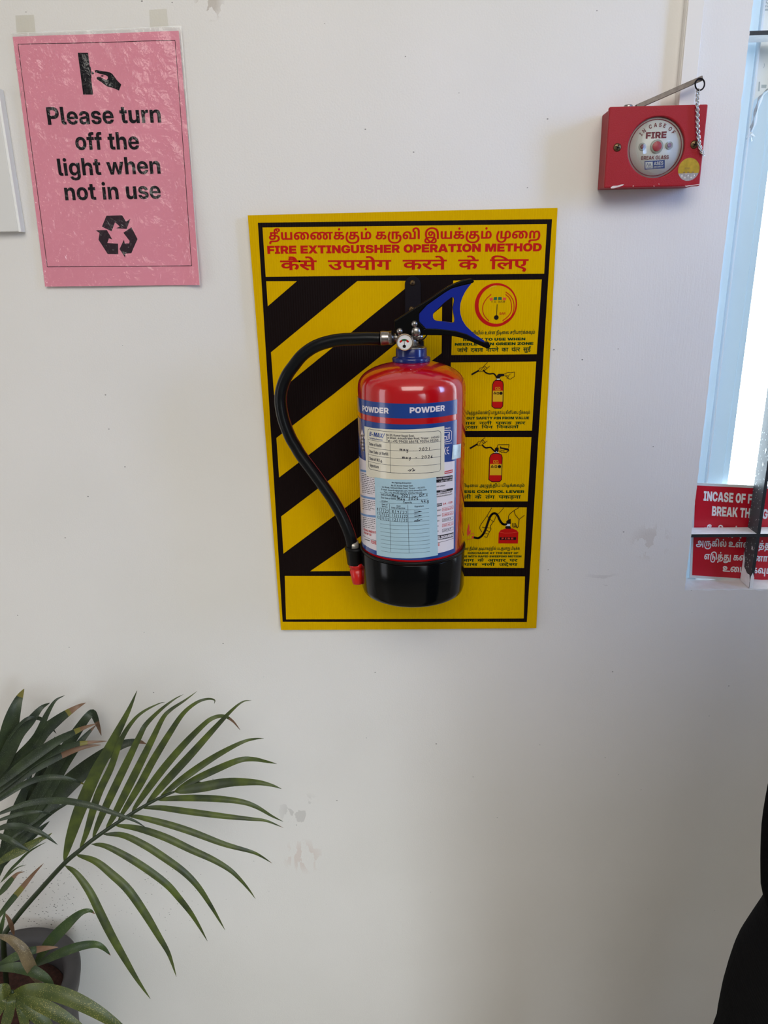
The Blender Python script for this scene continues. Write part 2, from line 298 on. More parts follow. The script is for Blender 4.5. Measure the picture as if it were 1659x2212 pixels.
FONTS['M'] = {'cap': 291, 'em': 400, 'g': {
 37: (388, ((193,149,152,149,92,167,60,198,61,217,61,227,60,247,92,278,152,296,193,296,232,296,290,278,322,247,323,227,323,217,322,198,290,167,232,149),(193,185,216,185,240,203,241,217,241,227,240,242,216,260,193,260,166,260,142,242,143,227,143,217,142,203,166,185),(585,-5,544,-5,486,13,454,44,455,63,455,73,454,93,486,124,544,142,585,142,626,142,684,124,716,93,717,73,717,63,716,44,684,13,624,-5),(585,30,610,30,634,48,635,63,635,73,634,88,610,106,585,106,560,106,536,88,537,73,537,63,536,48,560,30),(147,0,547,291,629,291,229,0),)),
 40: (156, ((77,117,76,150,102,221,144,284,173,307,281,307,254,278,214,214,192,148,193,117,192,90,212,37,250,-22,281,-56,173,-56,126,-17,76,72),)),
 41: (156, ((33,-56,62,-22,100,37,120,90,121,117,120,148,98,214,58,278,33,307,141,307,168,284,212,221,236,150,237,117,236,71,188,-17,141,-56),)),
 43: (258, ((211,14,211,214,307,214,307,14),(59,91,59,137,459,137,459,91),)),
 44: (108, ((29,-68,61,46,173,46,109,-68),)),
 45: (258, ((391,140,391,94,127,94,127,140),)),
 46: (108, ((109,-4,80,-4,42,16,43,30,42,43,80,62,109,62,136,62,174,43,175,30,174,16,136,-4),)),
 48: (258, ((259,-4,184,-4,84,32,32,99,33,145,32,192,84,259,186,295,259,295,332,295,432,259,484,192,485,145,484,99,432,32,332,-4),(259,44,296,44,344,68,370,113,371,145,370,178,344,224,296,247,259,247,222,247,172,224,146,178,147,145,146,113,172,68,222,44),)),
 49: (258, ((73,0,73,48,461,48,461,0),(337,291,337,0,221,0,221,238,221,238,85,192,85,245,221,291),)),
 50: (258, ((55,0,55,43,265,137,290,149,328,170,350,191,351,204,350,217,326,237,284,248,257,248,228,248,184,236,160,212,161,196,51,196,50,226,102,271,196,295,259,295,318,295,410,273,462,233,463,207,462,188,434,156,372,121,325,99,217,49,217,48,469,48,469,0),)),
 51: (258, ((255,-4,188,-4,90,20,36,63,37,90,151,90,152,75,178,54,224,43,255,43,284,43,330,55,356,76,357,90,356,104,328,126,278,137,241,137,169,137,169,175,307,242,307,243,67,243,67,291,449,291,449,246,259,157,259,169,328,173,424,153,474,114,475,88,474,61,418,19,320,-4),)),
 52: (258, ((23,58,23,104,263,291,379,291,143,106,143,105,495,105,495,58),(309,0,309,72,309,93,309,182,419,182,419,0),)),
 53: (258, ((257,-4,196,-4,100,19,46,59,45,86,157,86,158,73,184,54,228,42,257,42,286,42,332,56,358,80,359,96,358,112,332,136,286,150,257,150,224,150,172,137,161,125,53,129,77,291,439,291,439,243,177,243,165,171,167,171,186,182,246,195,285,195,322,195,390,180,442,154,470,118,471,97,470,68,416,22,320,-4),)),
 54: (258, ((261,-4,200,-4,102,20,46,65,47,95,46,118,86,164,125,193,261,291,385,291,199,158,173,158,180,165,208,178,254,187,285,187,340,187,424,165,470,123,471,95,470,66,416,21,322,-4),(259,42,288,42,332,56,358,80,359,94,358,110,332,133,288,146,259,146,230,146,184,133,158,110,159,95,158,80,184,56,230,42),)),
 55: (258, ((97,0,341,241,341,242,57,242,57,291,461,291,461,242,217,0),)),
 56: (258, ((259,-4,192,-4,92,17,36,54,37,78,36,97,72,128,132,148,171,151,171,152,120,156,56,192,57,217,56,240,108,275,200,295,259,295,316,295,408,275,460,240,461,217,460,192,396,156,347,152,347,151,384,148,444,128,480,97,481,78,480,54,424,17,324,-4),(259,39,288,39,334,50,360,70,361,82,360,96,332,116,288,127,259,127,228,127,184,116,156,96,157,82,156,70,182,50,228,39),(259,171,284,171,322,181,344,199,345,211,344,223,324,241,284,251,259,251,232,251,192,241,172,223,173,211,172,199,192,181,232,171),)),
 57: (258, ((257,295,316,295,414,270,470,226,471,196,470,173,430,127,393,98,257,0,135,0,319,133,345,133,336,126,308,113,262,104,233,104,176,104,94,126,46,168,47,196,46,225,100,270,196,295),(259,249,228,249,184,235,158,212,159,196,158,182,184,158,228,145,259,145,286,145,332,158,358,182,359,196,358,212,332,235,286,249),)),
 58: (108, ((109,-4,80,-4,42,16,43,30,42,43,80,62,109,62,136,62,174,43,175,30,174,16,136,-4),(109,137,80,137,42,156,43,170,42,184,80,203,109,203,136,203,174,184,175,170,174,156,136,137),)),
 64: (404, ((413,-84,324,-84,184,-58,84,-10,30,59,31,102,30,144,82,213,182,263,322,290,411,290,494,290,630,264,726,218,778,155,779,116,778,91,756,50,714,20,652,4,611,4,580,4,536,12,508,27,505,36,505,36,492,23,434,4,389,4,334,4,256,30,214,74,215,103,214,133,260,177,340,200,389,200,426,200,482,186,495,176,497,176,497,196,577,196,577,65,576,54,594,44,613,44,636,44,666,60,682,91,683,114,682,144,646,192,578,227,478,245,415,245,346,245,240,225,168,188,128,136,129,102,128,69,168,17,242,-20,348,-39,417,-39,452,-39,512,-34,562,-27,577,-24,609,-64,590,-69,532,-78,456,-84),(399,47,428,47,470,60,492,85,493,103,492,122,470,146,428,158,399,158,368,158,326,144,304,120,305,103,304,86,324,61,366,47),)),
 65: (290, ((11,0,213,291,367,291,571,0,441,0,347,142,328,169,294,230,275,268,305,268,284,230,250,169,233,142,141,0),(139,66,139,113,445,113,445,66),)),
 66: (261, ((49,0,49,291,281,291,342,291,428,272,474,238,475,216,474,199,448,174,400,157,369,153,369,151,404,150,460,133,496,102,497,81,496,58,450,21,360,0,293,0),(165,48,275,48,324,48,374,68,375,85,374,98,350,116,308,126,277,126,165,126),(165,169,269,169,294,169,332,178,356,195,357,207,356,224,308,244,269,244,165,244),)),
 67: (293, ((305,-4,224,-4,102,32,30,99,31,145,30,192,102,260,226,295,305,295,354,295,440,281,508,254,550,214,557,190,439,190,432,203,410,222,376,236,332,243,307,243,258,243,188,220,150,176,151,145,150,115,188,71,258,48,307,48,332,48,374,55,410,69,432,88,439,101,557,101,552,78,510,40,444,12,356,-4),)),
 68: (284, ((253,0,103,0,103,50,247,50,304,50,382,72,420,114,421,146,420,177,382,220,304,241,249,241,101,241,101,291,255,291,342,291,468,256,538,191,539,146,538,101,468,35,342,0),(167,291,167,0,49,0,49,291),)),
 69: (243, ((49,0,49,291,453,291,453,241,167,241,167,172,431,172,431,122,167,122,167,50,453,50,453,0),)),
 70: (234, ((49,0,49,291,443,291,443,241,167,241,167,164,421,164,421,116,167,116,167,0),)),
 71: (297, ((307,-4,224,-4,100,33,30,100,31,145,30,192,102,259,226,295,305,295,352,295,440,281,506,254,550,218,557,195,437,195,430,206,408,224,374,236,332,243,307,243,258,243,188,220,150,176,151,146,150,115,188,72,260,48,309,48,348,48,412,64,444,92,445,111,473,110,319,110,319,154,561,154,561,118,560,81,494,26,380,-4),)),
 72: (292, ((49,0,49,291,167,291,167,174,419,174,419,291,537,291,537,0,419,0,419,124,167,124,167,0),)),
 73: (171, ((29,0,29,48,113,48,113,242,29,242,29,291,317,291,317,242,231,242,231,48,317,48,317,0),)),
 75: (280, ((135,64,135,128,152,142,190,168,232,193,255,207,399,291,543,291,297,149,287,150),(49,0,49,291,167,291,167,210,167,137,167,108,167,0),(411,0,237,132,309,177,549,0),)),
 76: (224, ((49,0,49,291,167,291,167,50,427,50,427,0),)),
 77: (364, ((49,0,49,291,225,291,321,155,328,146,342,118,360,86,374,58,379,48,353,48,356,58,370,86,386,118,402,146,409,155,505,291,681,291,681,0,563,0,563,139,562,148,564,176,566,207,568,240,569,254,579,254,570,238,552,205,534,174,518,148,513,139,413,0,317,0,217,139,210,148,192,174,174,205,156,238,147,254,161,254,160,240,162,208,164,176,164,148,165,139,165,0),)),
 78: (296, ((49,0,49,291,177,291,365,142,374,133,402,108,432,79,447,64,433,55,430,70,428,105,426,138,427,148,427,291,545,291,545,0,417,0,247,135,232,147,200,174,164,208,143,230,161,234,162,212,166,174,168,144,169,136,169,0),)),
 79: (303, ((305,-4,226,-4,102,32,30,99,31,145,30,192,102,260,226,295,305,295,380,295,504,260,576,192,577,145,576,99,504,32,380,-4),(305,48,348,48,418,71,456,114,457,145,456,177,418,220,348,243,305,243,258,243,188,220,150,177,151,145,150,114,188,71,258,48),)),
 80: (255, ((49,0,49,291,277,291,342,291,436,267,486,224,487,194,486,166,436,122,340,98,275,98,121,98,121,147,263,147,296,147,344,159,368,180,369,194,368,209,344,230,296,242,263,242,167,242,167,0),)),
 82: (261, ((49,0,49,291,279,291,344,291,438,268,488,225,489,196,488,167,436,126,340,103,273,103,119,103,119,151,265,151,298,151,346,162,370,182,371,196,370,210,346,231,298,242,265,242,167,242,167,0),(377,0,239,132,365,132,505,0),)),
 83: (261, ((265,-4,192,-4,88,18,32,62,31,93,145,93,146,78,176,56,228,45,265,45,298,45,346,54,374,71,375,82,374,92,352,106,306,116,273,120,209,128,128,137,44,176,45,208,44,234,100,273,198,295,263,295,328,295,426,273,480,232,481,205,369,205,364,224,308,246,263,246,232,246,188,237,164,221,165,211,164,201,186,187,230,178,261,174,317,168,356,163,424,149,468,129,492,102,493,84,492,57,438,17,336,-4),)),
 84: (260, ((25,241,25,291,497,291,497,241,319,241,319,0,201,0,201,241),)),
 85: (287, ((287,-4,214,-4,106,22,48,70,49,102,49,291,165,291,165,106,164,89,194,62,250,47,287,47,324,47,380,62,410,89,411,106,411,291,527,291,527,102,526,70,466,22,360,-4),)),
 87: (405, ((169,0,11,291,139,291,207,146,214,128,228,90,242,52,249,34,227,34,234,52,248,90,264,128,273,146,345,291,467,291,539,146,548,128,562,90,576,52,585,34,561,34,568,52,580,90,596,128,605,146,673,291,801,291,645,0,511,0,429,156,418,176,400,225,391,253,421,253,408,226,392,177,383,156,301,0),)),
 88: (286, ((13,0,253,170,253,126,31,291,167,291,231,242,244,230,268,210,290,190,303,180,273,180,284,190,304,210,330,230,345,242,411,291,543,291,325,129,325,172,561,0,423,0,341,62,326,72,306,88,286,104,277,113,295,113,284,104,266,88,244,72,233,62,147,0),)),
 89: (283, ((227,0,227,110,11,291,149,291,247,202,260,189,286,164,299,149,273,149,284,164,308,189,323,202,419,291,555,291,343,110,343,0),)),
 97: (226, ((171,-4,128,-4,64,10,26,38,27,60,26,77,52,101,98,116,156,123,189,125,226,126,272,130,292,137,293,144,293,145,292,154,276,166,246,173,225,173,202,173,168,166,148,154,147,146,39,150,46,170,94,200,172,215,227,215,264,215,330,206,380,188,406,161,407,143,407,0,297,0,297,30,295,30,282,20,250,4,202,-4),(201,36,230,36,270,47,294,65,295,77,295,99,288,97,270,94,246,92,220,90,209,89,188,88,154,81,136,70,137,61,136,53,152,42,182,36),)),
 98: (244, ((285,-4,252,-4,204,6,172,22,161,33,159,33,159,0,45,0,45,291,161,291,161,180,163,180,172,190,206,206,252,215,285,215,336,215,416,189,462,140,463,106,462,72,416,22,336,-4),(253,42,282,42,324,58,346,86,347,106,346,125,324,154,282,169,253,169,222,169,178,154,156,125,157,106,156,87,178,58,222,42),)),
 99: (228, ((237,-4,172,-4,78,23,28,73,29,105,28,138,78,188,172,216,237,216,276,216,344,204,394,184,426,156,431,138,321,134,318,142,304,155,284,164,256,170,239,170,208,170,164,154,144,125,145,105,144,86,164,57,208,41,239,41,256,41,284,46,304,56,318,70,321,78,431,74,426,56,396,28,344,7,276,-4),)),
 100: (244, ((207,-4,152,-4,72,22,28,72,29,106,28,140,74,189,154,215,205,215,236,215,284,206,316,190,329,180,331,180,331,291,445,291,445,0,333,0,333,33,329,33,318,22,284,6,236,-4),(237,42,268,42,310,58,334,87,335,106,334,125,310,154,268,169,237,169,208,169,166,154,144,125,145,106,144,86,166,58,208,42),)),
 101: (230, ((237,-4,172,-4,78,23,28,72,29,105,28,138,78,187,172,216,233,216,276,216,350,201,406,173,436,132,437,107,437,91,73,91,73,128,381,128,329,118,328,135,306,159,264,172,235,172,204,172,162,159,140,135,141,120,141,94,140,77,164,52,208,39,241,39,262,39,296,45,320,57,327,65,431,61,422,41,368,12,288,-4),)),
 102: (152, ((285,212,285,167,9,167,9,212),(85,0,85,234,84,255,116,283,178,297,221,297,244,297,284,295,293,294,285,250,278,251,254,252,245,252,218,252,198,240,199,228,199,0),)),
 103: (245, ((241,-85,182,-85,102,-70,52,-42,47,-24,151,-18,156,-25,178,-37,214,-43,239,-43,282,-43,332,-21,333,1,333,36,329,36,316,26,284,10,236,1,205,1,154,1,72,26,28,74,29,107,28,140,74,189,154,215,205,215,236,215,284,206,318,189,329,179,333,179,333,212,445,212,445,5,444,-26,392,-66,300,-85),(239,46,268,46,310,61,334,88,335,107,334,126,310,154,268,170,239,170,208,170,166,154,144,126,145,107,144,88,166,61,208,46),)),
 104: (240, ((161,120,161,0,45,0,45,291,159,291,159,158,143,158,160,185,232,215,289,215,332,215,400,196,436,159,437,134,437,0,321,0,321,123,320,144,280,166,245,166,218,166,180,156,160,136),)),
 105: (102, ((45,0,45,212,161,212,161,0),(103,239,76,239,38,256,39,269,38,282,76,299,103,299,130,299,166,282,167,269,166,256,130,239),)),
 107: (225, ((149,62,149,130,165,130,309,212,443,212,255,106,229,106),(45,0,45,291,161,291,161,0),(317,0,185,93,261,133,453,0),)),
 108: (115, ((177,-1,108,-1,44,26,45,56,45,291,161,291,161,62,160,52,174,44,195,44,200,44,210,44,215,44,223,2,212,1,190,-1),)),
 109: (358, ((45,0,45,212,155,212,157,162,149,162,160,180,198,204,252,216,281,216,328,216,392,187,403,160,391,160,398,178,440,203,498,216,533,216,572,216,634,198,672,165,673,141,673,0,557,0,557,131,556,150,516,168,487,168,464,168,432,158,414,141,415,129,415,0,305,0,305,132,304,149,264,168,235,168,214,168,180,158,160,140,161,126,161,0),)),
 110: (240, ((161,120,161,0,45,0,45,212,157,212,157,158,143,158,160,185,232,215,289,215,332,215,400,196,436,159,437,134,437,0,321,0,321,123,320,144,280,166,245,166,218,166,180,156,160,136),)),
 111: (238, ((239,-4,174,-4,80,23,28,72,29,105,28,138,80,188,174,216,239,216,302,216,396,188,448,138,449,105,448,72,396,23,302,-4),(239,42,268,42,310,57,332,86,333,105,332,125,310,154,268,170,239,170,208,170,166,154,144,125,145,105,144,86,166,57,208,42),)),
 112: (244, ((45,-82,45,212,159,212,159,180,161,180,172,190,206,206,252,215,285,215,336,215,416,189,462,140,463,106,462,72,416,22,336,-4,285,-4,252,-4,206,6,172,22,163,33,161,33,161,-82),(253,42,282,42,324,58,346,86,347,106,346,125,324,154,282,169,253,169,222,169,178,154,156,125,157,106,156,87,178,58,222,42),)),
 114: (155, ((45,0,45,212,157,212,157,175,159,175,170,194,222,214,261,214,272,214,290,213,297,212,297,163,290,163,260,164,249,164,222,164,182,154,160,132,161,118,161,0),)),
 115: (215, ((217,-5,164,-5,82,11,32,41,27,62,137,66,140,52,182,37,217,37,250,37,288,50,289,59,288,68,260,78,233,81,161,88,98,94,36,125,37,149,36,169,80,199,160,215,215,215,266,215,344,200,390,171,395,151,291,147,286,159,248,174,217,174,186,174,150,162,151,152,150,144,176,133,205,130,283,122,344,116,404,88,405,65,404,44,356,13,272,-5),)),
 116: (146, ((273,212,273,167,9,167,9,212),(75,266,189,266,189,64,188,53,206,44,229,44,236,44,262,45,271,45,277,1,262,0,224,-1,207,-1,140,-1,74,28,75,56),)),
 117: (240, ((193,-4,148,-4,82,16,44,52,45,78,45,212,161,212,161,88,160,68,200,45,239,45,262,45,300,56,320,76,321,92,321,212,437,212,437,0,325,0,325,54,339,54,320,26,248,-4),)),
 118: (229, ((165,0,9,212,129,212,201,104,212,85,234,45,245,25,219,25,228,45,248,85,261,104,331,212,451,212,295,0),)),
 119: (332, ((137,0,9,212,129,212,167,135,176,113,200,64,209,38,195,38,206,64,228,113,241,135,281,212,385,212,425,135,436,113,458,64,471,38,457,38,464,64,486,113,497,135,535,212,657,212,529,0,411,0,363,84,356,96,342,123,328,152,323,165,343,165,336,152,322,123,310,96,303,84,255,0),)),
 120: (222, ((11,0,179,126,177,92,21,212,145,212,183,180,200,165,228,137,245,123,205,123,218,137,248,165,267,180,305,212,429,212,269,91,269,125,435,0,311,0,265,36,248,51,218,78,205,92,241,92,226,78,196,51,181,36,135,0),)),
 121: (230, ((51,-80,61,-35,97,-36,114,-38,140,-34,156,-23,163,-14,171,0,9,212,129,212,201,104,214,84,232,45,245,25,215,25,224,45,246,85,259,104,333,212,453,212,269,-29,254,-47,216,-70,162,-82,125,-82,104,-82,64,-81),)),
 177: (258, ((61,11,61,58,457,58,457,11),(61,129,61,174,457,174,457,129),(211,79,211,224,307,224,307,79),)),
 32: (108, ()),
}}
FONTS['T'] = {'cap': 141, 'em': 250, 'g': {
 121: (235, ((153,-3,110,-3,52,7,18,27,19,42,18,56,52,76,126,88,187,88,277,88,328,88,408,76,452,48,453,24,452,6,422,-19,397,-27,376,-33,328,-40,266,-44,227,-44,181,-44,152,-44,128,-46,121,-49,112,-52,104,-60,105,-68,104,-71,104,-76,105,-78,23,-80,20,-75,20,-64,21,-58,20,-47,38,-30,55,-24,64,-20,88,-16,126,-14,153,-14,209,-14,246,-14,300,-12,336,-5,349,0,360,5,370,18,371,27,370,37,354,50,326,57,292,60,273,60,175,60,156,60,128,58,119,56,108,54,100,47,101,43,100,34,130,26,155,26,174,26,200,32,216,46,217,60,217,112,145,112,145,76,69,72,69,141,393,141,393,112,297,112,297,62,296,44,282,22,269,14,248,5,190,-3),(365,213,420,213,472,193,473,177,472,162,428,144,387,144,344,144,304,162,305,177,304,185,324,204,341,210,385,202,374,196,358,186,359,178,358,174,364,169,376,166,385,166,396,166,406,172,407,177,406,183,386,188,371,188,360,188,336,186,325,184,306,180,282,166,283,154,282,149,288,139,293,134,229,128,220,135,216,149,217,158,216,167,232,186,268,203,324,213),)),
 30: (263, ((187,0,187,141,271,141,271,30,405,30,405,141,489,141,489,0),(129,-3,108,-3,76,3,65,9,56,13,44,24,36,41,37,53,37,141,121,141,121,55,120,46,124,34,131,30,134,28,146,26,155,26,170,26,190,35,199,41,199,12,184,5,152,-3),)),
 48: (329, ((141,-3,104,-3,50,11,20,40,21,60,20,86,72,124,170,144,237,144,268,144,320,140,368,131,393,124,405,120,442,106,486,71,487,48,486,31,460,9,416,-3,383,-3,346,-3,298,10,276,34,277,49,276,62,290,86,318,108,337,116,349,122,376,134,440,144,477,144,532,144,602,124,636,91,637,70,636,55,622,28,602,5,593,-3,521,14,534,24,550,49,551,68,550,82,530,104,492,115,469,115,446,115,416,108,401,101,386,96,364,80,352,61,353,49,352,36,368,25,381,25,392,25,404,32,408,42,409,49,408,64,378,91,349,100,324,108,272,115,239,115,196,115,136,102,102,82,99,69,96,67,96,62,97,57,96,46,104,32,124,26,139,26,148,26,162,30,170,37,171,42,170,51,152,60,137,60,116,60,84,49,71,41,57,66,78,75,126,88,159,88,200,88,250,65,251,44,250,29,226,8,178,-3),)),
 24: (467, ((141,-3,104,-3,50,11,20,40,21,60,20,86,72,124,170,144,237,144,268,144,320,140,368,131,391,124,405,119,440,106,486,71,487,48,486,31,460,8,416,-3,383,-3,344,-3,298,10,276,33,277,48,276,62,292,86,322,108,343,117,357,122,386,134,456,144,501,144,528,144,576,140,618,132,641,124,653,118,676,109,708,87,726,62,727,48,726,31,702,8,656,-3,623,-3,586,-3,538,10,516,33,517,48,516,62,534,88,568,109,589,117,605,123,624,129,666,137,724,141,767,141,927,141,927,112,857,112,857,0,773,0,773,112,755,112,730,112,696,110,670,107,650,101,641,98,624,92,604,77,592,59,593,50,592,36,608,25,621,25,632,25,644,32,648,42,649,49,648,59,636,78,610,95,593,101,572,108,526,115,501,115,466,115,422,107,405,100,388,95,364,79,352,61,353,50,352,37,368,25,381,25,392,25,404,32,408,42,409,49,408,64,376,91,349,100,324,108,272,115,239,115,196,115,136,102,102,82,99,69,96,67,96,61,97,57,96,48,104,34,124,25,139,25,148,25,162,29,170,37,171,42,170,51,152,60,137,60,116,60,84,49,71,41,57,66,78,75,126,88,159,88,200,88,250,65,251,44,250,29,226,8,176,-3),)),
 77: (235, ((153,-3,110,-3,52,7,18,27,19,42,18,56,52,76,124,88,185,88,299,88,328,88,368,86,400,80,415,76,432,70,452,53,453,41,452,20,398,-3,349,-3,336,-3,302,-2,291,0,303,28,310,28,324,27,333,27,350,27,372,34,373,43,372,48,358,56,338,59,310,60,297,60,175,60,156,60,128,58,119,56,108,54,100,47,101,43,100,34,130,26,155,26,174,26,200,32,216,47,217,60,217,112,145,112,145,76,69,72,69,141,393,141,393,112,297,112,297,62,296,44,282,22,269,14,248,5,190,-3),(249,165,228,165,202,177,203,187,202,197,228,209,249,209,266,209,292,197,293,187,292,177,266,165),)),
 102: (302, ((287,-3,246,-3,186,7,154,27,155,42,154,56,188,76,260,88,321,88,397,88,448,88,520,76,566,54,586,28,587,13,586,-8,556,-39,506,-61,438,-74,362,-80,323,-80,309,-80,244,-80,146,-67,82,-43,42,-13,26,20,27,36,27,40,26,61,44,98,76,131,95,144,161,125,142,112,118,84,104,56,105,43,105,38,104,20,128,-12,176,-36,254,-50,309,-50,315,-50,356,-50,426,-42,476,-27,500,-4,501,12,500,30,470,51,420,60,389,60,311,60,290,60,262,58,253,56,244,54,236,48,237,43,236,34,264,26,291,26,308,26,336,32,350,47,351,60,351,112,281,112,281,72,205,68,205,141,527,141,527,112,433,112,433,62,432,44,416,22,403,14,384,5,326,-3),)),
 88: (238, ((317,144,364,144,424,124,454,90,455,68,454,48,432,22,415,15,400,9,366,3,318,0,285,0,37,0,37,141,121,141,121,30,207,30,207,88,206,104,220,124,237,131,248,138,290,144),(323,115,316,115,304,113,301,110,294,108,290,98,291,87,291,30,305,30,328,30,356,37,370,54,371,68,370,82,360,103,340,115),(239,165,218,165,192,177,193,187,192,197,218,209,239,209,258,209,282,197,283,187,282,177,258,165),)),
 3: (65, ()),
 18: (235, ((153,-3,110,-3,52,7,18,27,19,42,18,56,52,76,124,88,185,88,299,88,328,88,368,86,400,80,415,76,432,70,452,53,453,41,452,20,398,-3,349,-3,336,-3,302,-2,291,0,303,28,310,28,324,27,333,27,350,27,372,34,373,43,372,48,358,56,338,59,310,60,297,60,175,60,156,60,128,58,119,56,108,54,100,47,101,43,100,34,130,26,155,26,174,26,200,32,216,47,217,60,217,112,145,112,145,76,69,72,69,141,393,141,393,112,297,112,297,62,296,44,282,22,269,14,248,5,190,-3),)),
 140: (301, ((473,85,506,85,556,71,582,44,583,24,582,-4,542,-44,468,-69,372,-80,317,-80,307,-80,260,-80,176,-72,106,-54,54,-26,26,12,27,38,27,42,26,61,44,98,76,131,95,144,161,126,134,106,104,64,105,44,105,39,104,19,128,-14,176,-37,254,-50,309,-50,321,-50,376,-50,456,-34,498,-1,499,23,498,34,488,48,468,56,453,56,440,56,416,50,405,45,401,74,414,78,452,85),(187,0,187,141,493,141,493,112,425,112,425,0,341,0,341,112,271,112,271,0),)),
 36: (292, ((141,-3,104,-3,50,11,20,40,21,61,20,88,70,125,154,144,209,144,254,144,320,132,362,112,380,86,381,71,380,60,372,38,365,30,463,30,463,141,547,141,547,0,281,0,277,22,286,30,298,53,299,66,298,81,274,103,232,115,201,115,168,115,120,100,96,74,97,58,96,47,106,32,124,26,139,26,148,26,162,30,170,37,171,42,170,51,152,60,137,60,116,60,84,49,71,41,57,66,78,75,126,88,159,88,200,88,250,65,251,44,250,29,226,8,176,-3),)),
 42: (79, ((-39,213,0,213,60,202,79,192,92,185,110,167,120,139,121,117,121,0,37,0,37,108,36,125,32,150,20,169,9,175,0,179,-24,184,-39,184,-60,184,-84,176,-96,165,-95,158,-96,152,-88,137,-79,129,-161,129,-168,135,-176,151,-175,158,-176,173,-152,194,-112,206,-64,213),)),
 8: (311, ((145,-80,100,-80,40,-68,12,-46,13,-30,12,-11,60,18,99,28,132,36,216,43,261,43,294,43,368,38,401,32,432,27,480,10,508,-14,509,-30,508,-54,446,-80,377,-80,334,-80,258,-69,223,-60,192,-52,142,-32,102,-8,85,6,58,26,34,69,35,95,34,118,66,160,136,193,242,213,317,213,380,213,480,197,515,182,540,170,572,142,588,103,589,76,589,0,505,0,505,62,504,87,492,124,470,150,451,160,428,171,360,183,315,183,272,183,198,171,144,148,114,113,115,90,114,77,120,55,136,34,151,22,164,7,208,-18,260,-37,291,-43,308,-46,350,-51,373,-51,406,-51,434,-38,435,-28,434,-17,404,-1,381,4,356,9,292,14,261,14,220,14,152,8,129,1,108,-4,88,-18,89,-28,88,-38,116,-51,151,-51,168,-51,208,-48,227,-44,256,-39,306,-20,344,6,357,22,362,32,368,52,369,63,368,75,360,97,332,114,307,117,301,116,292,116,282,117,277,117,264,117,242,114,228,107,229,100,228,93,244,84,259,84,272,84,288,92,289,102,288,111,268,126,257,133,319,132,326,128,340,118,348,105,349,99,348,87,328,68,286,56,253,56,226,56,182,66,154,84,155,99,154,114,188,134,244,144,279,144,336,144,410,123,448,86,449,63,448,47,436,20,427,8,416,-7,378,-32,330,-53,301,-60,266,-70,188,-80),)),
 134: (314, ((239,-76,182,-76,102,-59,50,-28,26,12,27,34,27,38,26,58,46,97,78,131,97,144,163,126,134,104,104,58,105,35,105,32,104,16,118,-12,150,-34,202,-46,241,-46,280,-46,330,-32,356,-7,359,9,441,7,436,-22,382,-58,296,-76),(469,144,516,144,576,124,604,90,605,68,604,48,584,22,565,15,552,9,518,3,470,0,437,0,189,0,189,141,273,141,273,30,357,30,357,88,356,104,372,124,387,131,400,138,442,144),(475,115,468,115,456,113,453,110,446,108,440,98,441,87,441,30,457,30,480,30,508,37,522,54,523,68,522,82,512,103,492,115),)),
 32: (250, ((333,144,380,144,442,124,476,86,477,60,476,29,444,-10,415,-22,394,-30,342,-40,276,-44,237,-44,177,-44,150,-44,124,-46,117,-49,108,-52,100,-60,101,-68,100,-71,102,-76,103,-78,21,-80,18,-75,16,-64,17,-58,16,-47,36,-30,53,-24,62,-20,86,-16,124,-14,151,-14,227,-14,270,-14,332,-8,372,8,392,36,393,59,392,78,376,103,346,115,327,115,316,115,296,112,291,108,280,103,276,88,277,76,277,0,193,0,193,75,192,89,188,104,181,109,176,112,164,115,157,115,148,115,134,112,131,109,124,104,120,89,121,76,121,0,37,0,37,80,36,94,44,114,60,128,73,132,86,138,124,144,145,144,172,144,208,137,236,122,249,110,221,112,234,122,264,136,304,144),)),
 47: (201, ((247,-3,196,-3,114,11,54,38,22,78,23,104,22,130,56,170,118,198,204,213,255,213,296,213,358,201,390,179,391,162,390,150,368,128,320,116,285,116,248,116,202,128,178,148,179,160,178,171,190,186,201,192,273,191,262,188,248,172,249,164,248,153,268,144,281,144,296,144,312,155,313,163,312,168,302,178,280,184,261,184,258,184,238,184,227,183,204,182,160,171,124,151,102,123,103,104,102,84,124,56,160,37,204,27,229,26,236,26,248,25,255,25,274,25,296,32,306,42,307,48,306,56,292,67,275,67,260,67,242,57,243,48,242,38,256,22,265,18,193,19,184,26,172,39,173,51,172,63,194,83,240,95,277,95,314,95,362,82,384,61,385,48,384,33,354,10,292,-3),)),
